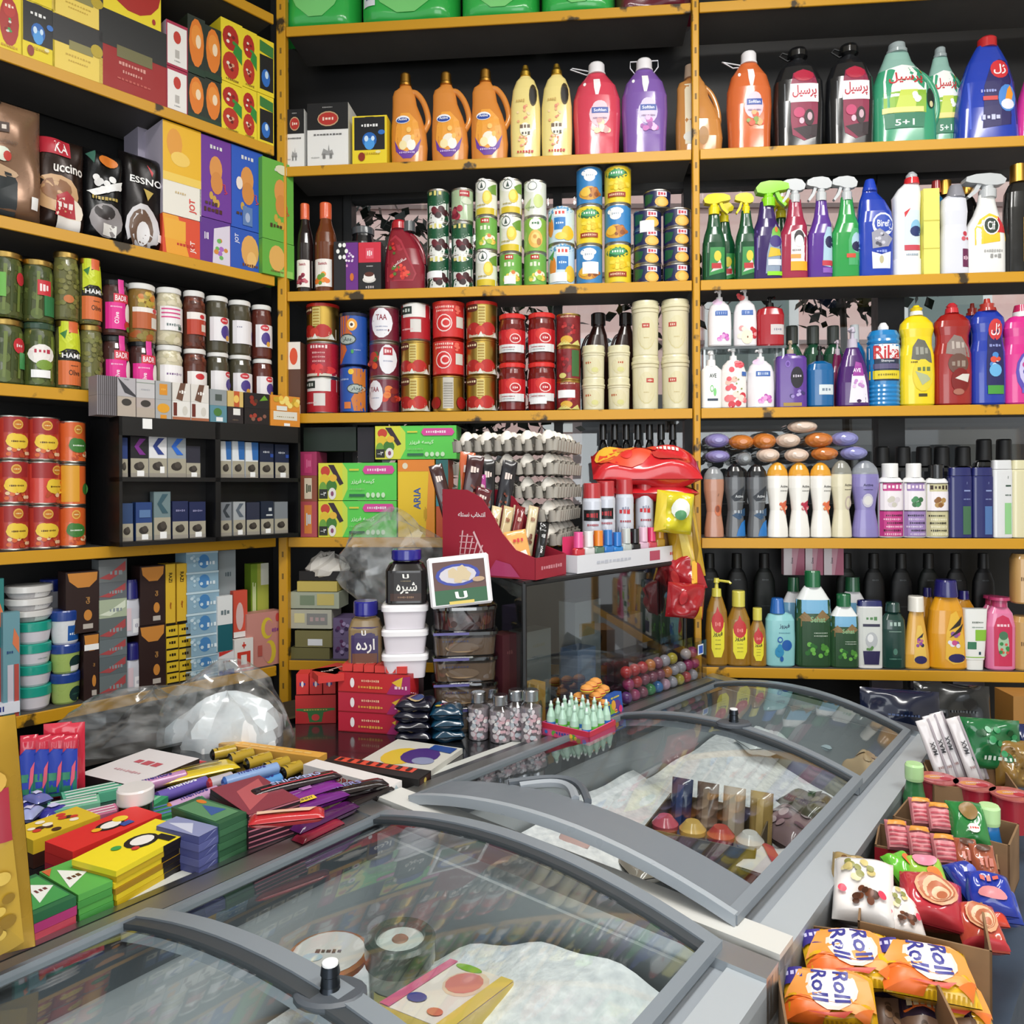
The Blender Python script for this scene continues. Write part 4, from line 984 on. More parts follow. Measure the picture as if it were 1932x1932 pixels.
tri = [('1472', 1527, 333, '9f2b48', 'crimson spray bottle with a clear trigger', [PG([(-.3, .08), (.85, .1), (.9, .4), (.4, .5), (-.25, .46)], 'e8dfe0'), E(.3, .4, .36, .08, '2a2228'), E(.3, .37, .3, .06, 'e8dfe0'), R(-.3, .08, .86, .17, 'e8a820'), R(-.3, .2, .4, .24, 'e8a050'), SC(.1, .28, .3, .02, '888')]),
       ('1526', 1573, 330, '5a3392', 'violet spray bottle with a clear trigger', [PG([(.1, .12), (.95, .1), (.95, .5), (.5, .5), (.2, .4)], 'a8c8d8'), E(.7, .35, .4, .06, '20204a'), R(.05, .12, .95, .17, 'c03a4a'), R(.1, .05, .95, .1, '8a5ab8')]),
       ('1571', 1625, 328, '2f9a4c', 'bright green spray bottle with a clear trigger', [PG([(.1, .12), (.95, .12), (.95, .48), (.4, .48), (.1, .36)], '4aa86a'), E(.75, .34, .45, .1, 'a8c8d8'), E(.75, .3, .42, .05, '24244a'), R(-.05, .19, .6, .23, 'd0503a')])]
for x0, x1, yt, c, lab, d in tri:
    BT(2, int(x0), x1, yt, 'spray_bottle', lab, 'bottle', [(z, w_, n, x + (.08 if z > .5 else 0)) for z, w_, n, x in P_SPRAY], c, spray=('clear', .78, .08, -1, 1.0), dec=d)
BT(2, 1622, 1690, 332, 'cleaner_bottle', 'royal blue cleaner bottle with a white rosette', 'bottle', [(0, .47, 3, 0), (.02, .5, 3, 0), (.55, .5, 3, 0), (.66, .47, 2.6, 0), (.78, .36, 2.3, -.06), (.86, .22, 2, -.12), (.9, .2, 2, -.12)], '1f3fae', caps=[([(.88, .2), (.9, .2), (.98, .14), (1, .12)], -.12, '2346c0')],
   dec=[E(.3, .52, .62, .12, 'd8dcea'), E(.3, .53, .5, .09, '2a4ab0'), T('Biref', .3, .53, .34, .07, 'e8ecfa'), PG([(-.3, .28), (.6, .3), (.85, .38), (.1, .48), (-.35, .44)], '9a9aa8'), BL(.1, .37, .35, .06, 9, .09, '4a4a5a', 'c8c8d4'), PG([(-.3, .08), (.7, .08), (.74, .25), (.2, .22), (-.34, .25)], 'dfe2ec'), E(.2, .17, .12, .04, 'c0b890'), SC(.2, .25, .3, .03, '8ea0e0')])
BT(2, 1689, 1742, 320, 'toilet_cleaner', 'white toilet cleaner bottle with a red collar', 'bottle', [(0, .48, 3, 0), (.02, .5, 3, 0), (.16, .5, 3, 0), (.17, .47, 3, 0), (.6, .47, 3, 0), (.76, .5, 3, 0), (.84, .4, 2.6, .1), (.9, .24, 2, .2)], 'eceef0', caps=[([(.88, .28), (.94, .24)], .2, 'd83038'), ([(.94, .2), (.97, .2), (1, .1)], .2, 'b8bcc0')],
   dec=[R(-.35, .26, .95, .62, 'd4e2ec'), PG([(-.35, .6), (.1, .64), (-.3, .55)], 'd03038'), E(.5, .45, .4, .08, '8ac0e0'), E(.5, .42, .45, .05, '24346a'), R(-.35, .24, .8, .29, 'c84858'), SC(.2, .2, .45, .02, '9ab')])
BX('B', 2, 1742, 1773, 355, 'sponge_pack', 'upright stack of pale yellow sponges beside the white cleaner', 'sponge pack', .06, 'eee66e', front=[R(-1, .62, 1, .635, 'c8c050'), R(-1, .3, 1, .31, 'c8c050')], topc='2f7a3a')
BT(2, 1779, 1832, 345, 'cleaner_bottle', 'pale lavender white cleaner bottle with a grey cap', 'bottle', [(0, .46, 3, 0), (.02, .5, 3, 0), (.4, .49, 3, 0), (.55, .44, 2.8, 0), (.7, .48, 2.8, 0), (.84, .44, 2.6, 0), (.88, .28, 2, 0)], 'dfe1ec', caps=[([(.86, .32), (.88, .32), (.97, .24), (1, .2)], .08, '8f8f98')], dec=[BL(.62, .4, .18, .06, 5, .14, 'c03a4a', 'd0606a'), R(.4, .08, .9, .28, '6a2a50'), SC(.65, .18, .2, .05, 'd8b8c8')])
BT(2, 1829, 1904, 322, 'spray_bottle', 'white cleaner spray with a yellow and red label', 'bottle', [(0, .46, 3, 0), (.015, .5, 3, 0), (.35, .5, 3, 0), (.48, .46, 2.8, 0), (.6, .32, 2.4, .05), (.7, .24, 2, .07), (.8, .2, 2, .07)], 'efefed', spray=('clear', .78, .1, -1, 1.6),
   dec=[PG([(-.7, .28), (.9, .32), (.88, .44), (.55, .56), (.1, .6), (-.4, .54), (-.7, .44)], 'f0c832'), PG([(.3, .4), (.88, .4), (.84, .46), (.55, .57)], 'c83038'), E(.12, .47, .42, .095, 'f4f4f2'), E(.12, .47, .36, .08, '2a3a30'), T('Cif', .12, .47, .2, .09, 'f4f4f2'), SC(.2, .22, .5, .03, 'aaa'), SC(.3, .17, .3, .04, '999')])
BT(2, 1903, 1965, 305, 'softener_bottle', 'black bottle with a golden cap at the right edge', 'bottle', P_SLIM, '1a1a1a', caps=[([(.84, .24), (1, .22)], -.06, ('c89a48', 'm', .35))], dec=[R(-.1, .1, .9, .5, 'd8b040')])
for x0, x1, yt, lab in ((1776, 1800, 338, 'bottle with a golden cap behind the lavender bottle'), (1818, 1842, 338, 'bottle with a golden cap behind the white yellow labelled spray')):
    BT(2, x0 - 8, x1 + 8, yt, 'softener_bottle', lab, 'bottle', P_SLIM, '1a1a1a', v=.1, caps=[([(.86, .3), (1, .28)], 0, ('c89a48', 'm', .35))])
BT(2, 1752, 1790, 338, 'cleaner_bottle', 'blue bottle with a red cap behind the yellow sponges', 'bottle', P_SLIM, '1a6a9a', v=.09, caps=[([(.88, .24), (1, .2)], 0, 'a83a3a')])
# soaps and dish soap
mb = MB(); sl = slot('B', 3, 1326, 1483, 653, None, .015)
box(mb, -sl.W / 2, 0, sl.H - .008, sl.W / 2, .1, sl.H, M('cfd4d4', 'c', .2))
for sx in (-1, 1):
    for y in (.012, .09): box(mb, sx * (sl.W / 2 - .006) - .003, y - .003, 0, sx * (sl.W / 2 - .006) + .003, y + .003, sl.H - .008, M('b8bcbe', 'm'))
o = tag(mb.build('riser_shelf', None, 0), 'small clear riser shelf holding three pump bottles beside the middle post', 'shelf')
o.location, o.rotation_euler = sl.p, (0, 0, RB)
lotus = [R(-.45, .53, .6, .62, '3f68b0'), SC(.08, .575, .42, .05, 'd8e4f6'), BL(.1, .14, .55, .07, 14, .14, 'd87ac8', 'e8a8dc', 'b85ab0'), E(-.2, .78, .4, .06, 'f0d0ec')]
apple = [R(-.4, .53, .6, .62, '3f68b0'), SC(.1, .575, .42, .05, 'd8e4f6'), BL(-.5, .86, .3, .05, 5, .18, 'd03a40', 'e06a6a'), BL(0, .2, .85, .12, 12, .22, 'c8343c', 'e8a0a0', 'f0e8d8'), E(.05, .15, .5, .12, 'efe4cc'), E(.1, .15, .06, .02, '8a5a3a')]
flower = [BL(.2, .68, .5, .08, 7, .2, 'd84a58', 'e88a90'), BL(-.3, .4, .5, .1, 7, .2, 'e0606a', 'f0c0b0'), BL(0, .14, .85, .1, 12, .24, 'd03a48', 'e87a80', 'f4dcd0'), BL(.3, .45, .4, .2, 5, .06, '8a9a4a')]
P_PUMP = [(0, .44, 2.6, 0), (.02, .49, 2.6, 0), (.35, .5, 2.6, 0), (.6, .48, 2.5, 0), (.72, .4, 2.3, 0), (.78, .26, 2, 0), (.8, .22, 2, 0)]
PW = dict(dr=.6)
for x0, x1, yt, yb, lab, d in ((1337, 1382, 545, 653, 'white pump bottle with pink lotus on the riser shelf', lotus), (1386, 1430, 543, 653, 'white pump bottle with red apples on the riser shelf', apple)):
    BT(3, x0, x1, yt, 'pump_bottle', lab, 'bottle', P_PUMP, 'edeaee', yb=yb - 1, v=.02, pump=('f0f0f2', .78, 0), dec=d, **PW)
BT(3, 1430, 1483, 556, 'pump_bottle', 'clear red pump bottle with a black pump on the riser shelf', 'bottle', [(0, .44, 3, 0), (.03, .49, 3, 0), (.62, .5, 3, 0), (.74, .44, 2.6, 0), (.79, .24, 2, 0)], 'a81f2a', yb=652, v=.02, dr=.7, pump=('151515', .78, 0, .3), dec=[R(-.1, .22, .9, .42, 'cfc8c8'), SC(.4, .32, .3, .05, '889')])
BT(3, 1324, 1362, 660, 'pump_bottle', 'slim white pump bottle with a green leaf below the riser shelf', 'bottle', [(0, .46, 5, 0), (.02, .5, 5, 0), (.66, .5, 5, 0), (.7, .4, 3, 0), (.74, .3, 2, 0)], 'eceeec', pump=('f0f0f2', .72, 0, -.3, .24), dec=[T('AVE', .1, .56, .34, .07, '2a3a34'), E(.0, .34, .18, .06, '6abf6a'), E(.0, .34, .12, .04, 'eceeec'), E(.3, .28, .14, .07, '7acf7a'), R(-.45, .13, .6, .17, '2a3a50')])
BT(3, 1361, 1411, 655, 'pump_bottle', 'white pump bottle covered in red blossoms below the riser shelf', 'bottle', P_PUMP, 'f0eae6', pump=('f2f2f4', .78, 0), dec=flower + [R(.55, .53, .95, .6, '3f68b0')], **PW)
BT(3, 1412, 1464, 657, 'pump_bottle', 'white pump bottle with pink lotus below the riser shelf', 'bottle', P_PUMP, 'edeaee', pump=('f2f2f4', .78, 0), dec=lotus, **PW)
BT(3, 1466, 1524, 640, 'pump_bottle', 'square purple pump bottle with a black emblem', 'bottle', P_SQ, '5a3490', pump=('b8a890', .77, 0, -.2, .12), dr=.55, dec=[E(.3, .44, .42, .16, '17121c'), SC(.3, .46, .3, .04, 'c0b8c8'), E(-.3, .64, .16, .05, '8a6ac0'), E(-.3, .64, .1, .03, '5a3490'), BL(.3, .2, .5, .05, 8, .12, '9a86c8', '3a2a6a', 'b8a8dc'), R(-.6, .02, .6, .07, 'a88a3a')])
BT(3, 1526, 1577, 650, 'pump_bottle', 'clear blue pump bottle with a black pump', 'bottle', [(0, .44, 3, 0), (.03, .49, 3, 0), (.6, .5, 3, 0), (.7, .44, 2.6, 0), (.75, .24, 2, 0)], '0e5f9a', dr=.7, pump=('101418', .74, 0, .3), dec=[R(-.25, .2, .85, .36, 'd4dde2'), SC(.3, .28, .35, .05, '789')])
BT(3, 1566, 1600, 640, 'pump_bottle', 'wine coloured pump bottle with a clear pump behind the blue one', 'bottle', P_SPRAY, '7a1f50', v=.08, pump=('c8b8c4', .78, 0))
BT(3, 1583, 1645, 614, 'pump_bottle', 'dark purple pump bottle with a white flowered label', 'bottle', [(0, .46, 3, 0), (.02, .5, 3, 0), (.3, .49, 3, 0), (.5, .42, 2.6, 0), (.64, .3, 2.3, 0), (.72, .22, 2, 0), (.74, .2, 2, 0)], '4a1f6a', dr=.6, pump=('c4bccc', .74, 0, -.5, .16), dec=[PG([(-.4, .05), (.8, .05), (.7, .25), (.55, .4), (-.2, .4)], 'e6e2ee'), PG([(-.18, .38), (.54, .38), (.4, .54), (.05, .56)], '9a3a9a'), T('AVE', .1, .45, .24, .05, 'f0e4f4'), BL(.15, .28, .35, .06, 7, .1, 'c08ac8', 'e0c0e4'), E(.2, .07, .14, .02, '3a1a50')])
for i, (x0, x1) in enumerate(((1478, 1520), (1518, 1560), (1557, 1598))):
    BT(3, x0, x1, 612, 'green_bottle', f'dark green bottle at the back, {["first", "middle", "last"][i]} of three beside the pink wall view', 'bottle', P_ROUND, '1f4a34', v=.12, dr=.9, caps=[([(.79, .28), (.98, .28), (1, .26)], 0, '3a403c')])
BT(3, 1596, 1640, 610, 'shampoo_jug', 'blue ridged bottle half hidden behind the dark purple pump', 'bottle', P_ROUND, '1a78b8', v=.09, dr=.8, caps=[([(.79, .2), (1, .18)], 0, 'c8d0d4')])
rp = [(0, .46, 2.2, 0)]
for i in range(5): rp += [(.03 + i * .05, .5, 2.2, 0), (.055 + i * .05, .475, 2.2, 0)]
rp += [(.3, .5, 2.2, 0), (.72, .5, 2.2, 0), (.74, .47, 2.2, 0), (.77, .5, 2.2, 0), (.8, .47, 2.2, 0), (.84, .49, 2.2, 0), (.9, .4, 2.2, 0), (.92, .16, 2, 0)]
BT(3, 1644, 1706, 605, 'car_shampoo', 'blue ridged car shampoo bottle with a bold red name', 'bottle', rp, '1f7fc0', dr=.75, caps=[([(.91, .16), (.95, .16), (.99, .1), (1, .08)], 0, 'eef0f2')], dec=[R(-.97, .3, .97, .74, '22304a'), R(-.97, .56, .97, .73, 'eae8ea'), T('Rika', .0, .635, .8, .16, 'c02a30'), T('Shampoo', 0, .53, .4, .035, 'd0d4dc'), R(-.97, .44, .97, .5, '5a5478'), R(-.97, .32, .97, .42, 'e0cc30'), SC(0, .37, .6, .03, '8a7a20')])
dish = dict(dr=.55)
BT(3, 1703, 1769, 573, 'dish_soap', 'yellow dish soap bottle with a waist', 'bottle', P_WAIST, 'f0d41c', caps=[([(.9, .19), (.94, .17)], 0, 'f0efe8'), ([(.94, .14), (.97, .18), (.985, .1), (1, .08)], 0, 'f0d41c')], dec=[PG([(-.5, .46), (.7, .42), (.62, .54), (.3, .64), (-.1, .66), (-.4, .58)], '6a6a62'), SC(.1, .54, .4, .08, '9a9a90'), E(.15, .3, .6, .16, 'e2cf3a'), SC(.2, .36, .4, .05, '6a7a4a'), PG([(-.3, .34), (.1, .2), (.6, .26), (.4, .3)], 'b0b890'), SC(-.35, .43, .2, .02, '5a5020'), R(-.1, .09, .4, .12, '4a4420')], **dish)
BT(3, 1769, 1840, 568, 'dish_soap', 'red dish soap bottle with a red cap', 'bottle', P_WAIST, '9c221e', caps=[([(.9, .18), (.95, .16)], 0, 'c83038'), ([(.95, .12), (.97, .15), (1, .07)], 0, 'c83038')], dec=[PG([(-.55, .5), (.75, .46), (.66, .56), (.3, .66), (-.1, .68), (-.45, .6)], '8a7a74'), SC(.1, .58, .4, .08, 'b8aca4'), E(.1, .4, .55, .1, '6a4a40'), SC(.1, .4, .4, .06, '98887c'), E(.2, .24, .5, .12, '7c1a18'), PG([(-.1, .26), (.6, .22), (.7, .3), (.3, .3)], 'd8d4cc'), E(.1, .13, .3, .03, 'a86a5a')], **dish)
for x0, x1, yt, v, lab in ((1818, 1862, 570, .08, 'blue dish soap bottle with a red cap standing behind the red one'), (1838, 1904, 560, .012, 'blue dish soap bottle with a red round emblem in front')):
    BT(3, x0, x1, yt, 'dish_soap', lab, 'bottle', P_WAIST, '1f3aa8', v=v, caps=[([(.88, .26), (.91, .24)], 0, 'a8322c'), ([(.91, .18), (.95, .2), (.955, .1), (1, .08)], 0, 'b83a30')], dec=[PG([(-.3, .18), (.75, .18), (.7, .5), (.55, .74), (.1, .78), (-.2, .66), (-.3, .4)], '25265c'), E(.25, .7, .42, .1, 'd03a3c'), T('ژل', .25, .7, .26, .11, 'f2e8ea'), BL(.25, .4, .3, .1, 8, .16, 'e8ecf4', 'd8503c', '4a8ad0'), E(.2, .32, .36, .06, '6ab0e0'), SC(.2, .55, .35, .03, '8890c8'), R(-.25, .1, .7, .18, '4a9a40')], **dish)
BT(3, 1900, 1975, 572, 'dish_soap', 'hot pink dish soap bottle at the right edge', 'bottle', P_WAIST, 'd8308c', caps=[([(.88, .2), (.93, .2)], 0, 'eee'), ([(.93, .2), (1, .16)], 0, 'c02a5c')], dec=[E(.2, .32, .75, .22, '5a4ab0'), E(.2, .34, .6, .17, 'c8c0e8'), BL(.2, .34, .4, .1, 7, .16, 'c03a8a', '3a3a9a'), SC(.2, .14, .5, .06, '6a5ac0')], **dish)
# body wash: bottles lying on top of the standing row
def lying(x, y, w_, h, c1, c2, lab, yaw=0):
    p = onB(x, y, .035); r = w_ / F * p.y / 2
    t = thing('shower_gel', lab, 'bottle', (p.x, p.y, p.z), 0)
    rz = h / w_
    mb = MB(); loft(mb, [(.0, r * .98, r * .98 * rz, 2.2, 0), (.09, r * .9, r * .9 * rz, 2.2, 0), (.125, r * .6, r * .6 * rz, 2.2, 0)], M(c1, 'g'), 20)
    mb.xf(Matrix.Rotation(-PI / 2, 4, 'X')); mb.build('body', t, 40)
    mb = MB(); loft(mb, [(-.032, r * .3, r * .3 * rz, 2, 0), (-.028, r * .55, r * .55 * rz, 2, 0), (-.016, r * .85, r * .85 * rz, 2, 0), (0, r, r * rz, 2, 0)], M(c2, 'g'), 20)
    mb.xf(Matrix.Rotation(-PI / 2, 4, 'X')); mb.build('cap', t, 60)
    t.rotation_euler = (0, 0, RB + yaw)
row2 = [(1354, 861, 46, 24, '6a6c80', '8f88c0', 'violet cap of a lying bottle, lower row beside the post'), (1403, 866, 30, 26, '1c1e20', '8a9094', 'silver round cap of a lying bottle in the lower row'), (1449, 859, 44, 27, '55575a', 'dcc8b8', 'cream cap of a lying bottle, lower row, next to the silver one'), (1503, 859, 46, 27, '55575a', 'dcc8b8', 'cream cap of a lying bottle, lower row, beside the amber one'), (1556, 856, 50, 26, '8a6a3a', 'c8783a', 'amber cap of a lying bottle in the lower row'), (1611, 855, 50, 26, '6a6c80', '8f90c8', 'violet cap of a lying bottle, right end of the lower row')]
row1 = [(1353, 831, 46, 27, '6a6c80', '8f88c0', 'violet cap of a lying bottle, upper row beside the post'), (1399, 834, 46, 28, 'c88a30', 'cc7a34', 'amber cap of a lying bottle, first amber in the upper row'), (1442, 832, 44, 30, 'c88a30', 'cc7a34', 'amber cap of a lying bottle, second amber in the upper row'), (1487, 831, 46, 27, '55575a', 'dcc8b8', 'cream cap of a lying bottle in the upper row'), (1545, 830, 52, 29, 'b8803a', 'c8783a', 'amber cap of a lying bottle, third amber in the upper row'), (1594, 828, 50, 28, '6a6c80', '8f90c8', 'violet cap of a lying bottle, right end of the upper row'), (1514, 805, 56, 24, '55575a', 'dcc8b8', 'cream cap of the single lying bottle on top of the pile')]
for a in row2 + row1: lying(*a)
def act(x0, x1, yt, body, cap, lab, d, P=P_ACT, yaw=0):
    BT(4, x0, x1, yt, 'shower_gel', lab, 'bottle', P, body, dr=.6, caps=[([(.82, .49, ), (.84, .49), (.9, .44), (.96, .3), (.99, .16), (1, .05)], 0, cap, .62)], dec=d)
def name(c, x=.2): return [T('Active', x, .68, .36, .035, c), SC(x, .62, .35, .012, c)]
act(1329, 1368, 880, 'b8836a', '8c9094', 'copper shower gel bottle with a silver cap beside the post', [T('Active', .35, .6, .4, .04, '3a2a24', 1.3), E(.35, .38, .35, .08, 'c8704a'), E(.3, .4, .2, .05, '8a4a34')])
for x0, x1, lab in ((1369, 1409, 'dark grey shower gel bottle with a blue swoosh beside the copper one'), (1410, 1450, 'dark grey shower gel bottle with a blue swoosh beside the white ones')):
    act(x0, x1, 875, '55585c', '18191b', lab, [PG([(-.5, .55), (.8, .7), (.8, .55), (-.1, .48)], '2a3038'), T('Active', .3, .56, .38, .04, 'c8ccd0'), R(-.2, .48, .9, .49, '8a9094'), PG([(-.4, .3), (.9, .4), (.9, .3), (.3, .24)], '2a4a6a'), SC(.25, .35, .5, .06, 'a8b0b8'), PG([(.0, .02), (.9, .02), (.9, .24), (.5, .2), (.15, .1)], '2070b8')])
for i, (x0, x1, fc) in enumerate(((1449, 1490, ('d86a4a', 'f0c0a0')), (1490, 1531, ('b8304a', 'e8b0b0')), (1531, 1572, ('e0704a', 'f0a060')))):
    act(x0, x1, 872, 'eceae4', 'e0a030', f'white shower gel bottle with an orange cap, {["nearest the grey bottles", "middle of three", "beside the cream bottle"][i]}', name('4a4a48', .5) + [BL(.45, .42, .3, .07, 8, .16, *fc), PG([(.15, .44), (.8, .5), (.7, .3)], fc[0])])
act(1571, 1611, 868, 'd9d2b4', '8a8a80', 'cream shower gel bottle with a grey cap', name('5a564a', .5) + [E(.55, .45, .35, .09, 'c0b0a8'), E(.55, .45, .25, .065, 'd9d2b4')])
act(1611, 1663, 868, '857cb8', '8f949c', 'lavender shower gel bottle with a silver cap', name('3a3660', .05) + [E(.05, .48, .4, .09, 'c8c4d4'), E(.05, .48, .3, .06, 'dcdad8')])
for x0, x1, yt, c, lab, d, cap in ((1662, 1708, 874, 'c03a84', 'squat lotion bottle with a magenta patterned label and white cap', ('d8d0d8', 'c8c4b8'), 'efefef'), (1708, 1751, 874, '9a80b8', 'squat lotion bottle with a lilac patterned label and white cap', ('3a6a44', '4a8a5a'), 'efefef'), (1751, 1794, 876, 'c9c39a', 'squat lotion bottle with a beige patterned label and black cap', ('b08a50', '8a5a2a'), '17181a')):
    rr = random.Random(x0)
    BT(4, x0, x1, yt, 'lotion_bottle', lab, 'bottle', [(0, .46, 2.4, 0), (.01, .5, 2.4, 0), (.76, .5, 2.4, 0), (.8, .42, 2.2, 0), (.83, .26, 2, 0)], 'efefef', dr=.7, caps=[([(.81, .33), (.99, .33), (1, .31)], 0, cap)], mlabel='label',
       dec=[R(-.97, .02, .97, .74, c), R(-.97, .64, .97, .73, c), SC(0, .685, .8, .06, 'f0e0ea' if x0 < 1750 else '3a2a20'), R(-.9, .37, .9, .63, 'ece6ec'), BL(0, .5, .4, .08, 6, .22, *d), R(-.97, .02, .97, .36, c), *[SC(rr.uniform(-.2, .2), .3 - .05 * i, .7, .03, ('4a1030', 'e8b8d0')[i % 2] if x0 < 1700 else ('2a2440', 'd0c4e0')[i % 2] if x0 < 1740 else ('2a2618', 'e8e4c8')[i % 2]) for i in range(6)], R(-.97, .735, .97, .745, '2a2228'), R(-.97, .36, .97, .37, '2a2228')])
for x0, x1, c, lab, d in ((1793, 1836, '1f2464', 'navy shampoo bottle with a green strip', ['3f6a4a', '8a98c8']), (1836, 1876, '1f2464', 'navy shampoo bottle with a blue strip beside the white bottle', ['4a70a8', '8a98c8']), (1875, 1912, 'dcdee0', 'white shampoo bottle with a green leaf strip', ['8fc88a', '2a4a3a']), (1911, 1960, 'dcd6b0', 'cream shampoo bottle at the right edge', ['b8a870', '5a5030'])):
    BT(4, x0, x1, 882 if c == '1f2464' else 868, 'shampoo_bottle', lab, 'bottle', [(0, .46, 5, 0), (.01, .5, 5, 0), (.86, .5, 5, 0), (.88, .48, 5, 0)], c, dr=.5, caps=[([(.885, .48, ), (.99, .46), (1, .44)], 0, c, .5, 5)], dec=[R(.1, .05, .8, .45, d[0]), T('Clear', .45, .78, .4, .035, d[1], PI / 2), R(.2, .66, .75, .68, d[1]), SC(.45, .55, .3, .02, d[1])])
for i, x in enumerate((1668, 1708, 1748, 1782, 1822, 1862, 1900)):
    BT(4, x - 20, x + 20, 842 - (i > 4) * 14, 'dark_shampoo', f'black bottle at the back of the shampoo shelf, {["first", "second", "third", "fourth", "fifth", "sixth", "seventh"][i]} from the lavender bottle', 'bottle', P_SQ, '17181a', v=.12, dr=.6, caps=[([(.78, .36), (.985, .34), (1, .3)], 0, ('17181a', ''))])
# baby care and shampoo
oil = lambda x0, x1, yt, lab, pump: BT(5, x0, x1, yt, 'baby_oil', lab, 'bottle', [(0, .44, 2.6, 0), (.02, .49, 2.6, 0), (.4, .5, 2.5, 0), (.62, .44, 2.4, 0), (.74, .3, 2.2, 0), (.8, .22, 2, 0)], '946c22', dr=.6,
    caps=[] if pump else [([(.79, .26), (.985, .26), (1, .24)], 0, 'd9cf58')], pump=('d9cf58', .79, 0, 1, .22) if pump else None, dec=[PG([(-.55, .2), (-.3, .1), (.3, .1), (.55, .2), (.58, .5), (-.55, .5)], 'e6dc34'), E(0, .5, .52, .12, 'c02a2c'), PG([(-.3, .56), (.0, .68), (.3, .56)], 'c02a2c'), SC(0, .48, .25, .05, 'e88a80'), T('فیروز', 0, .37, .4, .07, '2a2418'), *[SC(0, .3 - .05 * i, .25, .01, '7a7020') for i in range(3)]])
oil(1332, 1376, 1092, 'amber baby oil bottle with a pump beside the post', 1); oil(1372, 1420, 1116, 'amber baby oil bottle with a yellow cap, middle size', 0); oil(1414, 1448, 1148, 'smallest amber baby oil bottle', 0)
BT(5, 1446, 1503, 1130, 'baby_shampoo', 'pale turquoise baby shampoo bottle with a blue cap', 'bottle', [(0, .42, 3, 0), (.02, .48, 3, 0), (.4, .5, 3, 0), (.68, .48, 3, 0), (.76, .4, 2.6, 0), (.79, .22, 2, 0)], '8cc8cc', dr=.5, caps=[([(.78, .25), (.79, .25), (.98, .2), (1, .18)], -.08, '2a68b8')], dec=[T('فیروز', .2, .6, .34, .08, '2a3a5a'), SC(.2, .5, .4, .02, '5a90a0'), E(.35, .32, .34, .08, '1f5aa8'), E(-.15, .22, .3, .08, '2a8ab8'), E(-.1, .4, .18, .045, '1f5aa8'), E(-.1, .4, .11, .025, '8cc8cc'), E(0, .12, .12, .04, '1f5aa8'), E(-.12, .28, .16, .06, '2a8ab8')])
P_SEH = [(0, .47, 3.2, 0), (.02, .5, 3.2, 0), (.6, .49, 3, 0), (.7, .46, 2.8, 0), (.8, .3, 2.3, 0), (.84, .22, 2, 0)]
seh = [R(-.95, .56, .95, .7, '7ab4d8'), PG([(-.95, .5), (-.6, .58), (-.1, .5), (.4, .6), (.95, .5), (.95, .4), (-.95, .4)], '8a7048'), R(-.95, .02, .95, .48, '24482a'), T('Sehat', .15, .5, .42, .06, '8ab88a'), BL(0, .17, .7, .08, 14, .13, '4a8a34', '6ab04a', '2a6a2a'), SC(.3, .36, .4, .015, 'b8c8b8'), SC(.3, .33, .4, .015, 'b8c8b8')]
for x0, x1, v, lab in ((1478, 1522, .1, 'blue and white shampoo bottle behind the turquoise one'), (1586, 1640, .1, 'blue and white shampoo bottle behind the small green one')):
    BT(5, x0, x1, 1090, 'shampoo_bottle', lab, 'bottle', P_SEH, '7ab0d4', v=v, dr=.55, bands=[(.68, '7ab0d4'), (1, 'e4e4e8')], caps=[([(.83, .26), (1, .24)], 0, '1f5a3a')])
BT(5, 1504, 1572, 1078, 'shampoo_bottle', 'large shampoo bottle with mountains and green leaves', 'bottle', P_SEH, '2a5030', dr=.55, bands=[(.72, '2a5030'), (1, 'e8ecec')], caps=[([(.83, .22), (.985, .22), (1, .2)], 0, '1f6a40')], dec=seh)
BT(5, 1569, 1624, 1122, 'shampoo_bottle', 'small shampoo bottle with green leaves beside the white bottle', 'bottle', P_SEH, '2a5030', dr=.55, bands=[(.72, '2a5030'), (1, 'e8ecec')], caps=[([(.83, .24), (.985, .24), (1, .22)], 0, '1f6a40')], dec=seh)
BT(5, 1621, 1667, 1134, 'hair_tonic', 'white bottle with a blue cap and a silver ball on the label', 'bottle', [(0, .48, 4, 0), (.01, .5, 4, 0), (.9, .5, 4, 0), (.92, .47, 4, 0)], 'e6e6e6', dr=.5, caps=[([(.92, .5), (.99, .48), (1, .45)], 0, '1f2464', .5, 4)], dec=[R(-.9, .05, .9, .9, 'd4d8d4'), SC(0, .74, .5, .06, '5a8a5a'), R(-.7, .62, .7, .66, '3a3a50'), E(0, .42, .5, .12, 'b8bcc0'), E(-.1, .45, .25, .06, 'e8eaea'), PG([(-.6, .06), (.6, .06), (.7, .26), (-.7, .26)], '2a2450'), BL(0, .3, .5, .02, 7, .1, '5a8a4a')])
BT(5, 1666, 1712, 1138, 'hair_tonic', 'dark green bottle beside the slim yellow shampoo', 'bottle', P_SLIM, '1d3f38', dr=.55, caps=[([(.86, .3), (.98, .28), (1, .25)], 0, '1d3f38')], dec=[SC(0, .68, .5, .06, 'a8c0b8'), R(-.5, .56, .5, .57, '8aa89a'), E(0, .26, .18, .05, '4a7a6a'), SC(0, .15, .5, .02, '5a8a7a')])
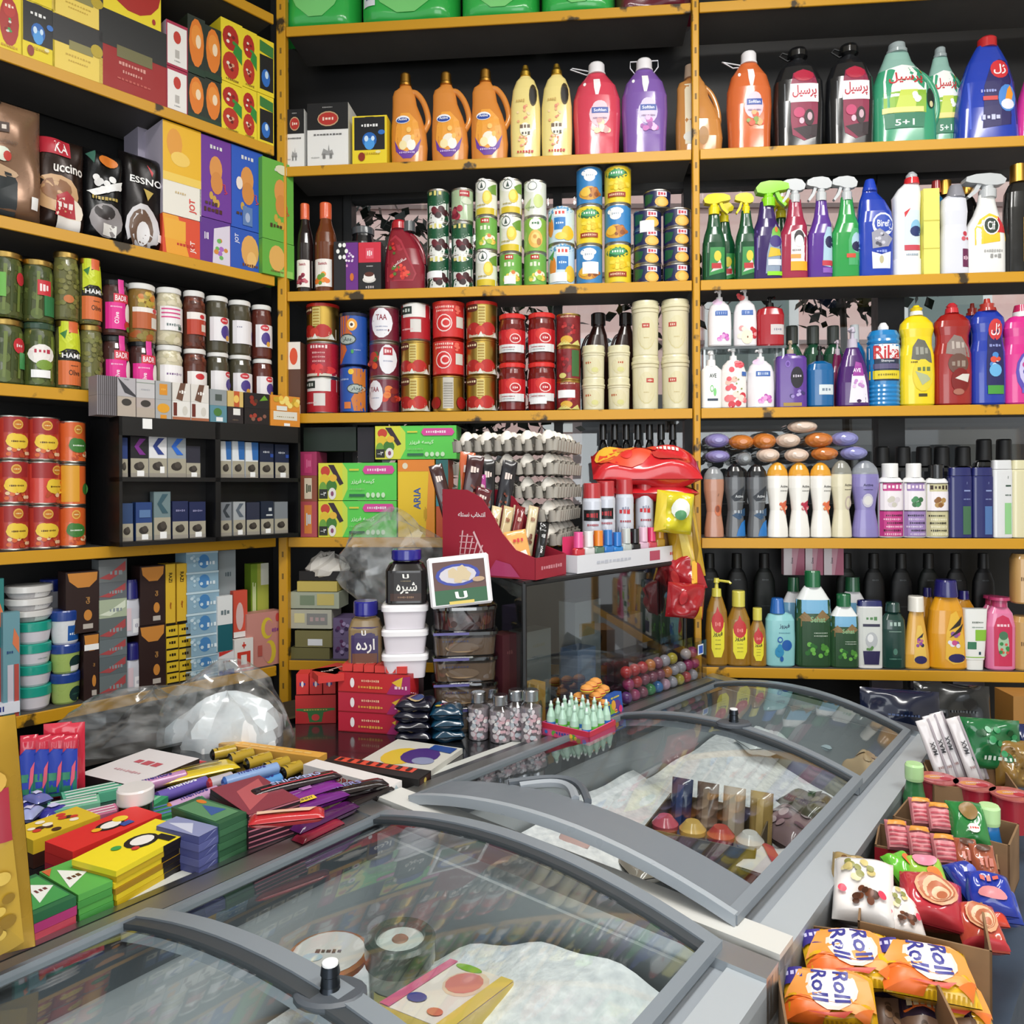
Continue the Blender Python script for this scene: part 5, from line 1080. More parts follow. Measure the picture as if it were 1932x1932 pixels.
BT(5, 1709, 1758, 1126, 'baby_shampoo', 'slim yellow shampoo bottle with a white cap', 'bottle', [(0, .46, 2.8, 0), (.02, .5, 2.8, 0), (.2, .48, 2.8, 0), (.5, .38, 2.6, 0), (.74, .28, 2.3, 0), (.8, .24, 2, 0)], 'dda844', dr=.55, caps=[([(.79, .3), (.98, .29), (1, .27)], 0, 'eeeae0')], dec=[PG([(-.4, .1), (.6, .1), (.5, .4), (.25, .6), (-.05, .6), (-.25, .4)], 'e8c058'), E(.15, .13, .5, .055, '24205a'), BL(.1, .36, .25, .07, 7, .12, '8a4a9a', '2a2a4a', 'c06a8a'), PG([(-.1, .42), (.4, .5), (.3, .44)], '2a2a3a')])
for x0, x1, yt, v, lab in ((1735, 1775, 1110, .1, 'yellow shampoo bottle behind, left of the big yellow one'), (1800, 1850, 1116, .1, 'yellow shampoo bottle behind, right of the big yellow one')):
    BT(5, x0, x1, yt, 'baby_shampoo', lab, 'bottle', P_OVAL, 'c88a1f', v=v, dr=.6, caps=[([(.88, .2), (1, .18)], 0, '24206a')])
BT(5, 1757, 1832, 1096, 'baby_shampoo', 'big golden yellow shampoo bottle with a navy cap', 'bottle', [(0, .46, 2.8, 0), (.02, .5, 2.8, 0), (.4, .48, 2.6, 0), (.66, .42, 2.4, 0), (.78, .3, 2.2, 0), (.83, .24, 2, 0)], 'dc9a1c', dr=.6, caps=[([(.81, .29), (.83, .29), (.98, .26), (1, .24)], 0, '24206a')], dec=[PG([(-.3, .12), (.1, .06), (.66, .08), (.72, .3), (.5, .56), (.3, .66), (.0, .62), (-.25, .4)], 'e8b840'), E(.3, .13, .45, .05, '24205a'), BL(.2, .34, .38, .08, 8, .13, 'e8e4ea', '8a5a9a', 'c8508a'), PG([(-.1, .44), (.6, .6), (.5, .5)], '2a2420'), PG([(-.1, .36), (.66, .52), (.5, .43)], '2a2420')])
BT(5, 1821, 1864, 1149, 'cream_tube', 'white cream tube with green squares', 'tube', [(0, .36, 2.4, 0), (.16, .38, 2.4, 0), (.165, .42, 2.4, 0), (.4, .46, 3, 0), (1, .5, 8, 0)], 'eeefec', dr=.4, dec=[R(-.1, .48, .9, .66, '8ac03c'), R(-.75, .34, .0, .46, '3a7a5a'), SC(.1, .78, .5, .03, '4a5a50'), SC(.1, .7, .5, .02, '8a9a90'), R(-.9, .2, .9, .215, '8ac03c'), R(.2, .25, .4, .3, '2a4a5a')])
for x0, x1, yt, v, lab in ((1855, 1900, 1125, .09, 'pink baby lotion bottle behind another pink one'), (1865, 1921, 1128, .012, 'pink baby lotion bottle with a red arched label')):
    BT(5, x0, x1, yt, 'baby_lotion', lab, 'bottle', [(0, .44, 3, 0), (.02, .49, 3, 0), (.6, .5, 3, 0), (.78, .42, 2.6, 0), (.86, .28, 2.2, 0), (.89, .24, 2, 0)], 'e07aa4', v=v, dr=.55, caps=[([(.87, .26), (.95, .25), (.96, .34), (1, .33)], 0, 'b8386a')], dec=[PG([(-.6, .06), (.6, .06), (.62, .6), (.4, .72), (0, .76), (-.4, .72), (-.62, .6)], 'c83058'), SC(0, .62, .45, .05, 'f0c8d4'), E(0, .36, .38, .17, 'a8c8a8'), E(0, .48, .3, .06, '4a7a5a'), BL(0, .28, .3, .1, 8, .12, 'd85a4a', '3a8a4a')])
for i, (x0, x1) in enumerate(((1478, 1518), (1519, 1553), (1554, 1592))):
    BX('B', 5, x0, x1, 1030, 'soap_box', f'pink and white soap carton hung high behind the shampoo, {["left", "middle", "right"][i]} of three', 'box', .03, 'd8a0b0', yb=1085, v=.13, front=[R(-1, .0, -.2, 1, 'e4d8dc'), PG([(.1, 0), (1, 0), (1, 1), (.5, 1)], 'b8607c'), T('Dove', -.2, .5, .3, .2, '3a3040', PI / 2)])
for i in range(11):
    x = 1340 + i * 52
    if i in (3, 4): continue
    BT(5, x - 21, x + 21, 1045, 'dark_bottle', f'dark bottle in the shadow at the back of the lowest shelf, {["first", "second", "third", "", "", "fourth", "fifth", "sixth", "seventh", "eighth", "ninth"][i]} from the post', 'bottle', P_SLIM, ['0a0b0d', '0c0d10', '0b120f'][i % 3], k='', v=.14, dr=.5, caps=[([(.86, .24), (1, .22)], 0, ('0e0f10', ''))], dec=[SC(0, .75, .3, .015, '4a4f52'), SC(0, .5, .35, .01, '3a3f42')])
for x0, x1, yt, yb, lab in ((1918, 1975, 1046, 1140, 'upper tan bottle at the right end of the lowest shelf'), (1918, 1975, 1165, None, 'lower tan bottle at the right end of the lowest shelf')):
    BT(5, x0, x1, yt, 'tan_bottle', lab, 'bottle', [(0, .47, 3, 0), (.03, .5, 3, 0), (.9, .5, 3, 0), (1, .42, 3, 0)], 'c49a5c', yb=yb, dr=.7, dec=[SC(-.5, .5, .2, .1, '6a4a20')])
# ================================================================ left wall
def L(s, x0, x1, yt, name, label, D, col, yb=None, cat='box', v=.01, **kw):
    return BX('L', s, x0, x1, yt, name, label, cat, D, col, yb=yb, v=v, **kw)
# top shelf of tea cartons
YT = 'ead32a'
redoval = [E(-.1, .52, .8, .42, 'a8241e'), E(-.1, .72, .5, .12, 'b83028'), SC(-.1, .78, .4, .06, 'f0dcc8'), BL(-.1, .45, .4, .12, 8, .12, 'd8d8d0', '3a9a4a', '8a1a18'), SC(-.1, .1, .7, .05, 'c89a20')]
darktop = lambda c: [R(-1, .52, 1, 1, '2a2a2c'), R(-.35, .46, .6, .62, '8a8450'), SC(0, .35, .5, .04, c), SC(0, .25, .4, .03, c), E(.75, .6, .25, .12, 'b8a02a')]
L(1, -44, -4, 0, 'tea_carton', 'yellow tea carton with a red oval cut by the left picture edge, top shelf', .15, YT, front=redoval)
L(1, -2, 41, -12, 'tea_carton', 'yellow tea carton with a red oval, leftmost whole one on the top shelf', .15, YT, front=redoval)
L(1, 42, 101, 6, 'tea_carton', 'yellow tea carton with a black arch and blue bowl, top left shelf', .15, YT, front=jewel())
L(1, 28, 101, -75, 'tea_carton', 'yellow carton lying on the black arch carton, top left corner', .15, YT, yb=5, front=[SC(0, .3, .7, .1, 'c8b020')])
L(1, 103, 191, 42, 'tea_carton', 'dark topped yellow tea carton, lower of two on the top shelf', .15, 'ecd060', front=darktop('c8a840'))
L(1, 103, 191, -42, 'tea_carton', 'dark topped yellow tea carton, upper of two on the top shelf', .15, 'ecd060', yb=41, front=darktop('c8a840'))
L(1, 194, 311, 38, 'tea_carton', 'large dark and red tea carton on the top shelf', .15, '9c2426', front=[R(-1, .55, 1, 1, '222325'), R(-.5, .45, .55, .6, '6f6b45'), SC(-.05, .38, .4, .05, 'd89a90'), SC(-.05, .28, .3, .04, 'd89a90'), SC(0, .18, .5, .03, 'c05a50')], sidec='7a1a1c')
L(1, 194, 299, -75, 'tea_carton', 'yellow carton with a red oval on top of the dark and red carton', .15, YT, yb=37, front=[E(.1, .62, .9, .5, 'a8241e'), BL(.2, .6, .6, .2, 10, .1, 'd8503c', '3a9a4a', '7a1818'), E(-.6, .5, .25, .2, '8a8a88'), E(.75, .12, .06, .05, 'a83030')])
for y0, y1, lab in ((130, None, 'lower white and crimson carton with a small red seal'), (44, 129, 'upper white and crimson carton with a small red seal')):
    L(1, 315, 353, y0, 'tea_carton', lab, .16, 'a8284a', yb=y1, sidec='b9a8c4', front=[R(-.9, .05, .9, .93, 'ece9e6'), E(0, .68, .35, .14, 'c0382c'), R(-.2, .22, .2, .4, 'b8b4b0'), SC(0, .15, .3, .03, '999')])
def orange(x0, x1, y0, y1, lab):
    L(1, x0, x1, y0, 'spice_carton', lab, .15, '1f2a22', yb=y1, front=[E(0, .55, .85, .42, 'e07c28'), E(0, .66, .6, .2, 'e89038'), E(.2, .58, .3, .12, 'f0d8b8'), R(-1, 0, 1, .12, '1f3a2a')])
for k, (x0, x1) in enumerate(((355, 386), (387, 417))):
    for j, (y0, y1) in enumerate((((142, 152)[k], None), ((32, 52)[k], (141, 151)[k]))):
        orange(x0, x1, y0, y1, f'black carton with an orange oval, {["lower", "upper"][j]} {["left", "right"][k]} of the four on the top shelf')
rg = [E(-.1, .72, .75, .2, 'b0241e'), E(-.1, .28, .75, .22, 'b8301f'), PG([(.1, .5), (.95, .35), (.95, .6), (.4, .68)], '2f8a3a'), BL(-.1, .7, .4, .1, 6, .14, 'e8e0d0', '3a8a3a', '7a1818'), BL(-.1, .3, .4, .1, 6, .14, 'e8e0d0', '6a1818', 'd0a080'), SC(0, .05, .6, .04, '8a6a20')]
L(1, 418, 456, 158, 'tea_carton', 'yellow carton with red ovals, lower left beside the orange ovals', .15, YT, front=rg)
L(1, 457, 484, 168, 'tea_carton', 'yellow carton with red ovals and green flash, lower right', .15, YT, front=rg)
L(1, 418, 456, 40, 'tea_carton', 'yellow carton with red ovals, upper left beside the orange ovals', .15, YT, yb=157, front=rg)
L(1, 457, 484, 58, 'tea_carton', 'yellow carton with red ovals and green flash, upper right', .15, YT, yb=167, front=rg)
for y0, y1, lab in ((180, None, 'lower'), (74, 179, 'upper')):
    L(1, 486, 516, y0, 'tea_carton', f'yellow carton with a black and blue panel beside the corner post, {lab} of two', .15, YT, yb=y1, front=[R(-.7, .08, .9, .7, '15161a'), E(0, .3, .5, .16, '2a6ac0'), E(.1, .36, .2, .07, 'c8e0f4'), PG([(-.7, .75), (.9, .7), (.9, .9), (-.7, .95)], '3a7a3a')])
# coffee shelf
def bag(x0, x1, yt, lab, col, dec, D=.07, v=.02, name='coffee_bag', s=2, yb=None, k='f', **kw):
    sl = slot('L', s, x0, x1, yt, yb, v)
    t = pouch(name, lab, 'bag', sl.W, sl.H, D, col, dec=dec, k=k, p=5, wav=.2, **kw)
    t.location = sl.p + sl.n * (D / 2); t.rotation_euler = (0, 0, sl.rz)
    return t
bag(-62, 84, 178, 'big brown coffee bag with a dark cup at the left edge', '8a6a54', [PG([(-1, .02), (.25, .02), (.3, .3), (.2, .36), (-1, .36)], '2e3438'), E(-.3, .36, .62, .05, 'c8a888'), R(-1, .68, .05, .76, '4a3830'), SC(-.4, .72, .4, .05, 'e0d4c8'), E(-.1, .5, .2, .06, 'd8e0d0'), E(.02, .49, .1, .04, 'c03a30'), T('CAPPUCCINO', -.2, .6, .45, .03, '6a5240'), R(.62, .1, .8, .2, 'f2f2f2'), E(-.2, .93, .1, .03, '1c1412')], D=.1, v=-.01)
bag(76, 163, 256, 'dark cappuccino bag with a red panel behind the brown bag', '2c1d18', [R(-1, .78, .3, .95, 'b8283a'), T('KA', -.1, .86, .3, .11, 'f4eeee'), T('uccino', .2, .66, .6, .1, 'f0ece8'), E(-.3, .38, .9, .2, 'c8a074'), E(-.3, .42, .6, .12, '8a5a34'), E(.2, .22, .6, .14, 'e8dccc'), PG([(-.4, .15), (.5, .15), (.4, .36), (.1, .42), (-.3, .36)], 'b02c38'), SC(.05, .27, .35, .06, 'f0e4e0'), R(-.3, .02, .7, .14, 'ece8e4')])
bag(163, 237, 280, 'black coffee bag with a white swirl and grey cup', '121315', [E(.1, .86, .5, .06, 'd87a2a'), PG([(-.9, .9), (-.5, .95), (-.6, .8)], '3a6a5a'), BL(0, .62, .7, .07, 9, .16, 'f2f2f2', 'e4e4e4'), PG([(-.9, .5), (.8, .68), (.7, .58), (-.6, .46)], 'eeeeee'), SC(-.1, .45, .6, .04, 'b8a050'), E(0, .22, .8, .18, '8f8a8c'), E(-.1, .3, .5, .08, '2a2426'), R(-.2, .06, .5, .18, 'ecebe8')])
bag(235, 311, 288, 'black espresso bag with a white cup beside the biscuit cartons', '161213', [T('ESSNO', .05, .7, .75, .07, 'f2f2f2'), PG([(.1, .88), (.35, .8), (.3, .76)], 'c8323c'), PG([(-.1, .62), (.4, .6), (.1, .5)], 'c8b060'), E(-.1, .2, .78, .26, 'd4d2d6'), E(-.2, .2, .55, .2, '6a5040'), E(-.1, .16, .3, .12, 'e8e6e8'), R(.55, .1, .85, .18, 'f2f2f2')])
L(2, 262, 330, 225, 'biscuit_carton', 'plain grey lilac carton standing behind the yellow biscuit carton', .1, 'a8a2b4', v=.13)
bis = lambda c, txt, dx=0: [E(dx, .62, .4, .16, 'd8924a'), E(dx + .05, .45, .38, .14, 'd08840'), *[E(dx - .3 + .2 * i, .28 - .04 * i, .12, .05, 'c8a040') for i in range(3)], SC(dx, .88, .4, .05, 'd8d8d8'), T('تسي', .55, .4, .25, .12, 'd83a3c', PI / 2), SC(dx - .3, .18, .4, .05, '4a3018')]
L(2, 308, 378, 410, 'biscuit_carton', 'red and orange biscuit carton under the yellow one', .15, 'd84a2a', front=[PG([(-1, 1), (-.2, 1), (.4, 0), (-.8, 0)], 'e8a02c'), R(-.9, .4, .2, .9, 'e8aa34'), T('JOT', .6, .3, .2, .3, 'f4e8e0', PI / 2), SC(.2, .3, .5, .1, 'c03020')])
L(2, 309, 378, 237, 'biscuit_carton', 'tall yellow and white biscuit carton, leftmost of the biscuits', .13, 'e8e4da', yb=409, front=[R(-1, .42, 1, 1, 'e8b41f'), R(-1, .36, 1, .45, 'ecc95a'), E(-.4, .78, .4, .16, 'e09a38'), E(-.1, .62, .5, .08, 'eec860'), T('JOT', .55, .14, .2, .2, 'd83a30', PI / 2), SC(-.1, .25, .3, .03, 'c8b080')], sidec='c4bccc')
L(2, 378, 435, 415, 'biscuit_carton', 'purple biscuit carton, small lower one', .15, '5a2a8a', front=[PG([(-.2, 0), (.95, 0), (.95, .95), (-.1, .8)], 'd8d0e0'), BL(.3, .4, .4, .25, 8, .14, '6ab05a', 'd08a3a', 'a86ac0'), SC(-.6, .6, .15, .2, 'e8e0f0')])
L(2, 378, 436, 261, 'biscuit_carton', 'tall purple biscuit carton', .14, '6a2f96', yb=414, front=bis('6a2f96', '') + [SC(-.2, .1, .6, .06, '4a2010')])
L(2, 436, 495, 435, 'biscuit_carton', 'blue biscuit carton, small lower one', .15, '2352b4', front=[E(.2, .5, .55, .4, 'dca45a'), E(.3, .3, .3, .2, 'e8b870'), T('JOT', -.6, .75, .15, .3, 'e8e8f4', PI / 2), SC(.2, .15, .5, .08, '6a3a18')])
L(2, 437, 495, 281, 'biscuit_carton', 'tall blue biscuit carton', .14, '1f54bc', yb=434, front=bis('1f54bc', '') + [E(-.5, .55, .2, .08, 'e8dcd4'), R(-.3, .05, .3, .28, '5a7ab0'), E(0, .15, .15, .06, 'a8b4d0')])
L(2, 496, 555, 456, 'biscuit_carton', 'green biscuit carton, small lower one beside the corner', .15, '5fa83c', front=[E(-.1, .5, .5, .38, 'dcaa5a'), R(.1, 0, .9, .2, '8ac05a'), SC(-.1, .12, .4, .06, '6a4a18')], v=-.012)
L(2, 496, 553, 304, 'biscuit_carton', 'tall green biscuit carton beside the corner', .14, '62ac3e', yb=455, front=bis('62ac3e', '', .15) + [E(.3, .9, .5, .06, 'd8d8b8')], v=-.012)
# jar shelf
olive = [BL(0, .45, .95, .42, 44, .2, '6a6a34', '7c7a40', '5a5a2c', '74763c')]
pick = [BL(0, .5, .9, .4, 12, .34, '4a5428', '5a6a30', '39461f'), *[PG([(-.8 + i * .4, .1), (-.65 + i * .4, .1), (-.5 + i * .4, .8), (-.7 + i * .4, .8)], '6a7a38' if i % 2 else '3d4a20') for i in range(5)]]
GLID = M('b89a58', 'm', .3)
pl = [R(-.3, .42, .55, .66, 'c8303a'), SC(.1, .54, .3, .12, 'f4e4e4'), PG([(.1, .1), (.8, .1), (.85, .42), (.1, .42)], '2f7a4a')]
JR_('L', 3, -14, 50, 472, 'gherkin jar with a gold lid at the left edge, upper row', '4a5228', GLID, yb=598, dec=pick, dec2=[R(-.6, .3, -.2, .66, '6ab04a'), E(.62, .6, .25, .1, 'c8303a')], lidh=.1)
JR_('L', 3, -14, 52, 600, 'gherkin jar with a gold lid at the left edge, lower row', '4a5228', GLID, dec=pick, dec2=[E(.5, .6, .35, .12, 'c8303a'), SC(.5, .6, .2, .05, 'f4e4e4'), R(.5, .25, .9, .5, '4a9a5a')], lidh=.1)
JR_('L', 3, 51, 108, 488, 'gherkin jar with a red and green label, upper row', '49512a', GLID, yb=607, dec=pick, dec2=pl)
JR_('L', 3, 53, 111, 608, 'gherkin jar with a white oval label and price sticker, lower row', '515c2c', '2f4a3a', dec=pick, dec2=[E(-.1, .5, .75, .16, 'eeeae6'), SC(-.1, .55, .5, .07, 'b8304a'), E(.05, .34, .5, .08, '7a9a3a'), R(-.7, .14, .4, .26, 'f4f4f6')])
JR_('L', 3, 109, 155, 474, 'tall green olive jar with a gold lid, upper row', '66663a', GLID, yb=603, dec=olive + [E(-.1, .3, .4, .06, 'c0703a')], lidh=.09)
JR_('L', 3, 157, 200, 612, 'green olive jar behind the cigarette packs, lower row', '66663a', GLID, dec=olive, lidh=.09)
ham = [PG([(-.8, .98), (-.2, .98), (-.2, .8), (.7, .9), (.85, .5), (-.85, .5), (-.85, .7)], 'c8d42c'), R(-.2, .82, .6, .98, 'd8683a'), PG([(-.8, .8), (-.3, .86), (-.5, .72)], '3a7a3a'), PG([(-.9, .42), (.9, .42), (.9, .52), (.4, .58), (-.4, .58), (-.9, .52)], '191a1c'), T('HAMI', 0, .485, .7, .07, 'f2f2f2'), R(-.9, .06, .9, .41, 'd8703c'), T('Olive', .2, .24, .45, .08, '3a2418'), SC(.2, .34, .3, .02, '3a2418')]
JR_('L', 3, 156, 197, 486, 'tall olive jar with a lime and orange name label, upper row', '66663a', GLID, yb=611, dec=olive, dec2=ham)
JR_('L', 3, 112, 157, 604, 'olive jar with a lime and orange name label, lower row', '66663a', GLID, dec=olive, dec2=ham)
badr = [R(-.1, .72, .35, 1.0, 'e0409a'), R(-.45, .58, .7, .74, 'cf2f45'), T('BADR', .1, .66, .45, .1, 'f6e8ec'), R(-.9, .1, .45, .58, 'e22f92'), T('Olive', -.25, .3, .16, .3, 'f8e4f0', PI / 2), SC(-.25, .5, .4, .03, 'f4c0e0'), E(.65, .4, .25, .18, 'ece6e0'), E(.6, .18, .28, .08, 'b8382c'), E(.7, .12, .2, .05, '5a8a3a')]
JR_('L', 3, 201, 250, 527, 'black lidded jar with a pink label, upper row', '4a2c2a', '1b1b1e', yb=632, dec2=badr)
JR_('L', 3, 202, 252, 633, 'black lidded jar with a pink label, lower row left', '4a2c2a', '1b1b1e', dec2=badr)
JR_('L', 3, 253, 303, 643, 'black lidded jar with a pink label, lower row right', '4a2c2a', '1b1b1e', dec2=badr)
WL = 'e6e6e4'
mix = [BL(0, .72, .9, .12, 16, .2, 'b8a03c', 'c87a34', '9a8a3a', 'd0b050'), BL(0, .1, .9, .08, 10, .2, 'a8582a', '8a7a34')]
JR_('L', 3, 250, 304, 534, 'white lidded jar of mixed pickled vegetables, upper row', '8a6a34', WL, yb=645, dec=mix, dec2=[R(-.85, .22, .85, .52, 'b85f34'), R(-.85, .5, .85, .58, 'ece6e0'), R(.3, .24, .8, .42, 'd8d4cc'), E(.6, .54, .2, .04, 'c83a3a')])
garlic = [BL(0, .75, .9, .12, 14, .22, 'd8d0b4', 'e6e0c8', 'c8c09e'), BL(0, .1, .9, .08, 10, .22, 'd8d0b4', 'c4bc98')]
JR_('L', 3, 304, 353, 542, 'white lidded jar of pale garlic with pink lines, upper row', 'cfc8ac', WL, yb=650, dec=garlic, dec2=[R(-.9, .24, .9, .66, 'f0eef0'), *[R(-.85, .46 + .07 * i, .5, .485 + .07 * i, 'd84a8a') for i in range(3)], SC(0, .34, .6, .05, '6a7a7a'), R(.3, .26, .6, .32, '3a5a50')])
JR_('L', 3, 304, 354, 651, 'white lidded jar of pale garlic, lower row', 'cfc8ac', WL, dec=garlic, dec2=[R(-.9, .0, .9, .62, 'f0eef0'), SC(0, .45, .6, .05, '7a5a8a')])
brown = [BL(0, .75, .9, .12, 14, .2, '5a2a1c', '7a3a24', '4a2014'), BL(0, .1, .9, .08, 8, .2, '4a2014', '6a3020')]
JR_('L', 3, 354, 396, 548, 'white lidded jar of brown olives, upper row', '5a2c20', WL, yb=658, dec=brown, dec2=[R(-.9, .24, .9, .52, 'b8402c'), R(-.9, .5, .9, .62, 'ece6e2'), E(.3, .55, .25, .04, 'c83038'), R(.2, .3, .7, .42, 'd8ccc0')])
JR_('L', 3, 355, 399, 657, 'white lidded jar of brown olives, lower row', '5a2c20', WL, dec=brown, dec2=[R(-.9, .0, .9, .55, 'ece8e6'), E(0, .45, .4, .06, 'c83038')])
dkl = lambda sx: [R(-.9, .2, .9, .62, 'e8e6ea'), E(sx, .56, .4, .06, 'c8303c'), SC(sx, .56, .25, .03, 'f6e4e4'), E(sx + .1, .36, .45, .12, '4a3a8a'), E(sx + .3, .26, .2, .05, 'd8a03a')]
for x0, x1, y0, y1, c, lab, sx in ((397, 441, 558, 665, '4a4636', 'dark herb jar with a purple label spot, upper row left', .2), (440, 485, 566, 670, '4a4636', 'dark herb jar turned half away, upper row right', .9), (483, 523, 575, 676, '5f2c24', 'brown red jar beside the corner post, upper row', -.2),
        (399, 442, 664, None, '4a4636', 'dark herb jar, lower row left', .6), (441, 486, 669, None, '4a4636', 'dark herb jar, lower row right', -.1), (485, 524, 677, None, '5f2c24', 'brown red jar beside the corner post, lower row', .2)):
    JR_('L', 3, x0, x1, y0, lab, c, WL, yb=y1, dec2=dkl(sx) if sx < .8 else [R(-.9, .2, .9, .62, 'e8e6ea'), SC(-.5, .5, .2, .03, '8a8aa0'), E(.85, .36, .2, .1, '4a3a8a')], lidh=.09)
# bean tins on the fourth shelf
def bean(col, dark, oval, r0):
    return [R(-.97, .62, .97, .97, dark), E(r0, .8, .32, .11, 'e0b050'), E(r0, .8, .24, .08, 'c87a2a'), SC(r0, .8, .18, .03, 'f6e6b0'), BL(r0, .18, .8, .12, 12, .14, 'd86a3a', 'b84a2a', 'e8c8a0'), E(r0, .42, .7, .17, oval), E(r0 - .3, .48, .35, .12, oval), E(r0 + .3, .38, .35, .12, oval), SC(r0, .42, .45, .04, '5a3a10' if oval[0] == 'e' else 'e8f0e0')]
bk = {'b': ('red baked bean tin with a yellow splash', [(1, 'b5392c')], bean('b5392c', 'a02c2c', 'ecc840', 0)), 'c': ('red baked bean tin turned to its plain side', [(1, 'd0453a')], bean('d0453a', 'a02c2c', 'ecc840', .7)), 'o': ('orange bean tin with a green splash', [(1, 'd9622a')], bean('d9622a', 'd9622a', '3f7a34', .1)), 'p': ('orange bean tin turned to its yellow side', [(1, 'd9622a')], [R(-.9, .1, .3, .95, 'e0a030'), E(.85, .4, .3, .14, '3f7a34')])}
CANS.update(bk)
lw = {1: 'leftmost bean stack', 2: 'second bean stack', 3: 'third bean stack', 4: 'stack beside the black cabinet'}
for k, (x0, x1, ys, kd) in enumerate(((-54, 2, (782, 868, 951, 0), 'bcb'), (3, 60, (783, 868, 951, 0), 'bbb'), (61, 120, (786, 870, 953, 0), 'bcb'), (120, 168, (794, 874, 955, 0), 'opo'))):
    column(4, x0, x1, ys, list(kd), lw[k + 1], wall='L')
# black cigarette cabinet
VF = -.08
cz0, cz1 = EYE + ZL[4] + .002, 1.652
u0, u1 = uL(225) * 0 + (onL(225, 900, VF) - CX).dot(UL), (onL(567, 900, VF) - CX).dot(UL)
cab = thing('cigarette_cabinet', 'black open fronted cabinet with four compartments of cigarette packs', 'cabinet')
cab.matrix_world = MLF @ Matrix.Translation((u0, VF, cz0))
cw, ch, cd = u1 - u0, cz1 - cz0, .2
BK = M('101012', '', .42)
mid = cw * .5
cs = .064         # the right part is shallow, clear of the corner post
for nm, b in (('side_panel', (0, 0, 0, .008, cd, ch)), ('side_panel', (cw - .008, 0, 0, cw, cs, ch)), ('divider', (mid - .008, 0, 0, mid + .008, cs, ch)), ('top_panel', (0, 0, ch - .012, cw, cs, ch)), ('back_box', (.008, cs, 0, cw * .5, cd, ch)), ('header', (0, 0, ch - .05, cw, .006, ch - .012)), ('base', (0, 0, 0, cw, cs, .012)), ('back_panel', (.008, cs - .004, 0, cw, cs, ch)), ('shelf_board', (0, 0, .172, cw, cs, .184)), ('price_tag', (.06, -.001, ch - .03, .085, 0, ch - .003))):
    mb = MB(); box(mb, *b, M('f0f0f0') if nm == 'price_tag' else BK); mb.build(nm, cab, 0)
def cig(x0, x1, yt, zb, lab, topc, dec, v=-.052, D=.025, h=None):
    sl = slot('L', None, x0, x1, yt, None, v)
    sl.H = sl.p.z * 0 + (onL((x0 + x1) / 2, yt, v).z - zb) if h is None else h
    sl.p.z = zb + .0005
    front = [R(-1, 0, 1, .46, 'a8a290'), E(-.05, .26, .6, .1, '35302c'), E(.1, .3, .35, .08, '4a443e'), R(-1, 0, 1, .1, '9a948a')] + dec
    o = carton('cigarette_pack', lab, 'cigarette pack', sl.W - .001, D, sl.H, topc, front=front, group='cigarette packs in the black cabinet')
    return seat(o, sl, D)
z1_, z2_ = cz0 + .012, cz0 + .184
chev = lambda c: [PG([(-.6, .75), (0, .95), (.7, .95), (-.1, .75), (.7, .55), (0, .55)], c)]
bl = [PG([(.1, .5), (1, .5), (1, 1), (-.1, 1)], '2f6ab0')]
nm = lambda c: [SC(-.1, .75, .5, .06, c), R(.5, .6, .95, .7, '2a4a9a')]
tags = [R(-.3, .02, .5, .16, 'f4f4f4')]
for x0, x1, yt, zb, tc, d, lab in ((227, 241, 826, z2_, '1f3a7a', [], 'partly hidden blue pack at the left of the upper left compartment'), (246, 280, 824, z2_, '1c1a22', chev('7a2a8a') + tags, 'black pack with a purple chevron, upper left compartment'), (281, 315, 823, z2_, 'e4e4e8', chev('2a3f8a') + [R(.2, .1, .7, .26, 'f4f4f4')], 'white pack with a navy chevron, upper left compartment'), (316, 351, 824, z2_, '9aa2aa', chev('2a6ad0'), 'grey pack with a blue chevron, upper left compartment'), (351, 378, 842, z2_, '2a2a38', tags, 'short dark pack at the right of the upper left compartment'),
        (416, 436, 833, z2_, 'dfe4ea', bl, 'white and blue pack, first in the upper right compartment'), (438, 461, 833, z2_, 'dfe4ea', bl, 'white and blue pack, second in the upper right compartment'), (463, 487, 835, z2_, 'dfe4ea', bl + tags, 'white and blue pack, third in the upper right compartment'), (490, 516, 837, z2_, '1a2440', nm('c8ccd4'), 'navy pack, fourth in the upper right compartment'), (519, 545, 839, z2_, '1a2440', nm('c8ccd4') + tags, 'navy pack, last in the upper right compartment'),
        (228, 251, 950, z1_, '2a4470', [], 'blue pack, first in the lower left compartment'), (256, 287, 948, z1_, '23407a', [R(-.6, .6, .8, .8, '5a7aa8')] + tags, 'blue pack with a pale band, second in the lower left compartment'), (290, 322, 928, z1_, '6f8488', chev('3a5a66') + tags, 'tall grey green pack, third in the lower left compartment'), (325, 355, 946, z1_, '1c2650', [SC(0, .75, .6, .06, '8a8ab0')], 'navy pack, fourth in the lower left compartment'), (357, 388, 947, z1_, '1c2650', [SC(0, .75, .6, .06, '8a8ab0')] + tags, 'navy pack, last in the lower left compartment'),
        (416, 437, 948, z1_, '7a7f86', chev('3a3f46'), 'grey pack, first in the lower right compartment'), (440, 463, 947, z1_, 'a4a8ac', chev('5a6470') + tags, 'grey pack, second in the lower right compartment'), (465, 490, 948, z1_, '2c3044', [], 'dark slate pack, third in the lower right compartment'), (492, 516, 946, z1_, '1a2438', [R(.2, .7, .7, .8, 'c8ccd0'), R(-.2, .55, .8, .6, 'c8ccd0')] + tags, 'navy pack with white bars, fourth in the lower right compartment'), (518, 543, 947, z1_, '7d8288', [], 'plain grey pack, last in the lower right compartment')):
    cig(x0, x1, yt, zb, lab, tc, d)
stripe = [R(-.9 + i * .2, 0, -.8 + i * .2, 1, '4a4548') for i in range(10)]
warn = [R(-1, 0, 1, .5, 'b4a89c'), E(0, .72, .55, .18, '3a3634')]
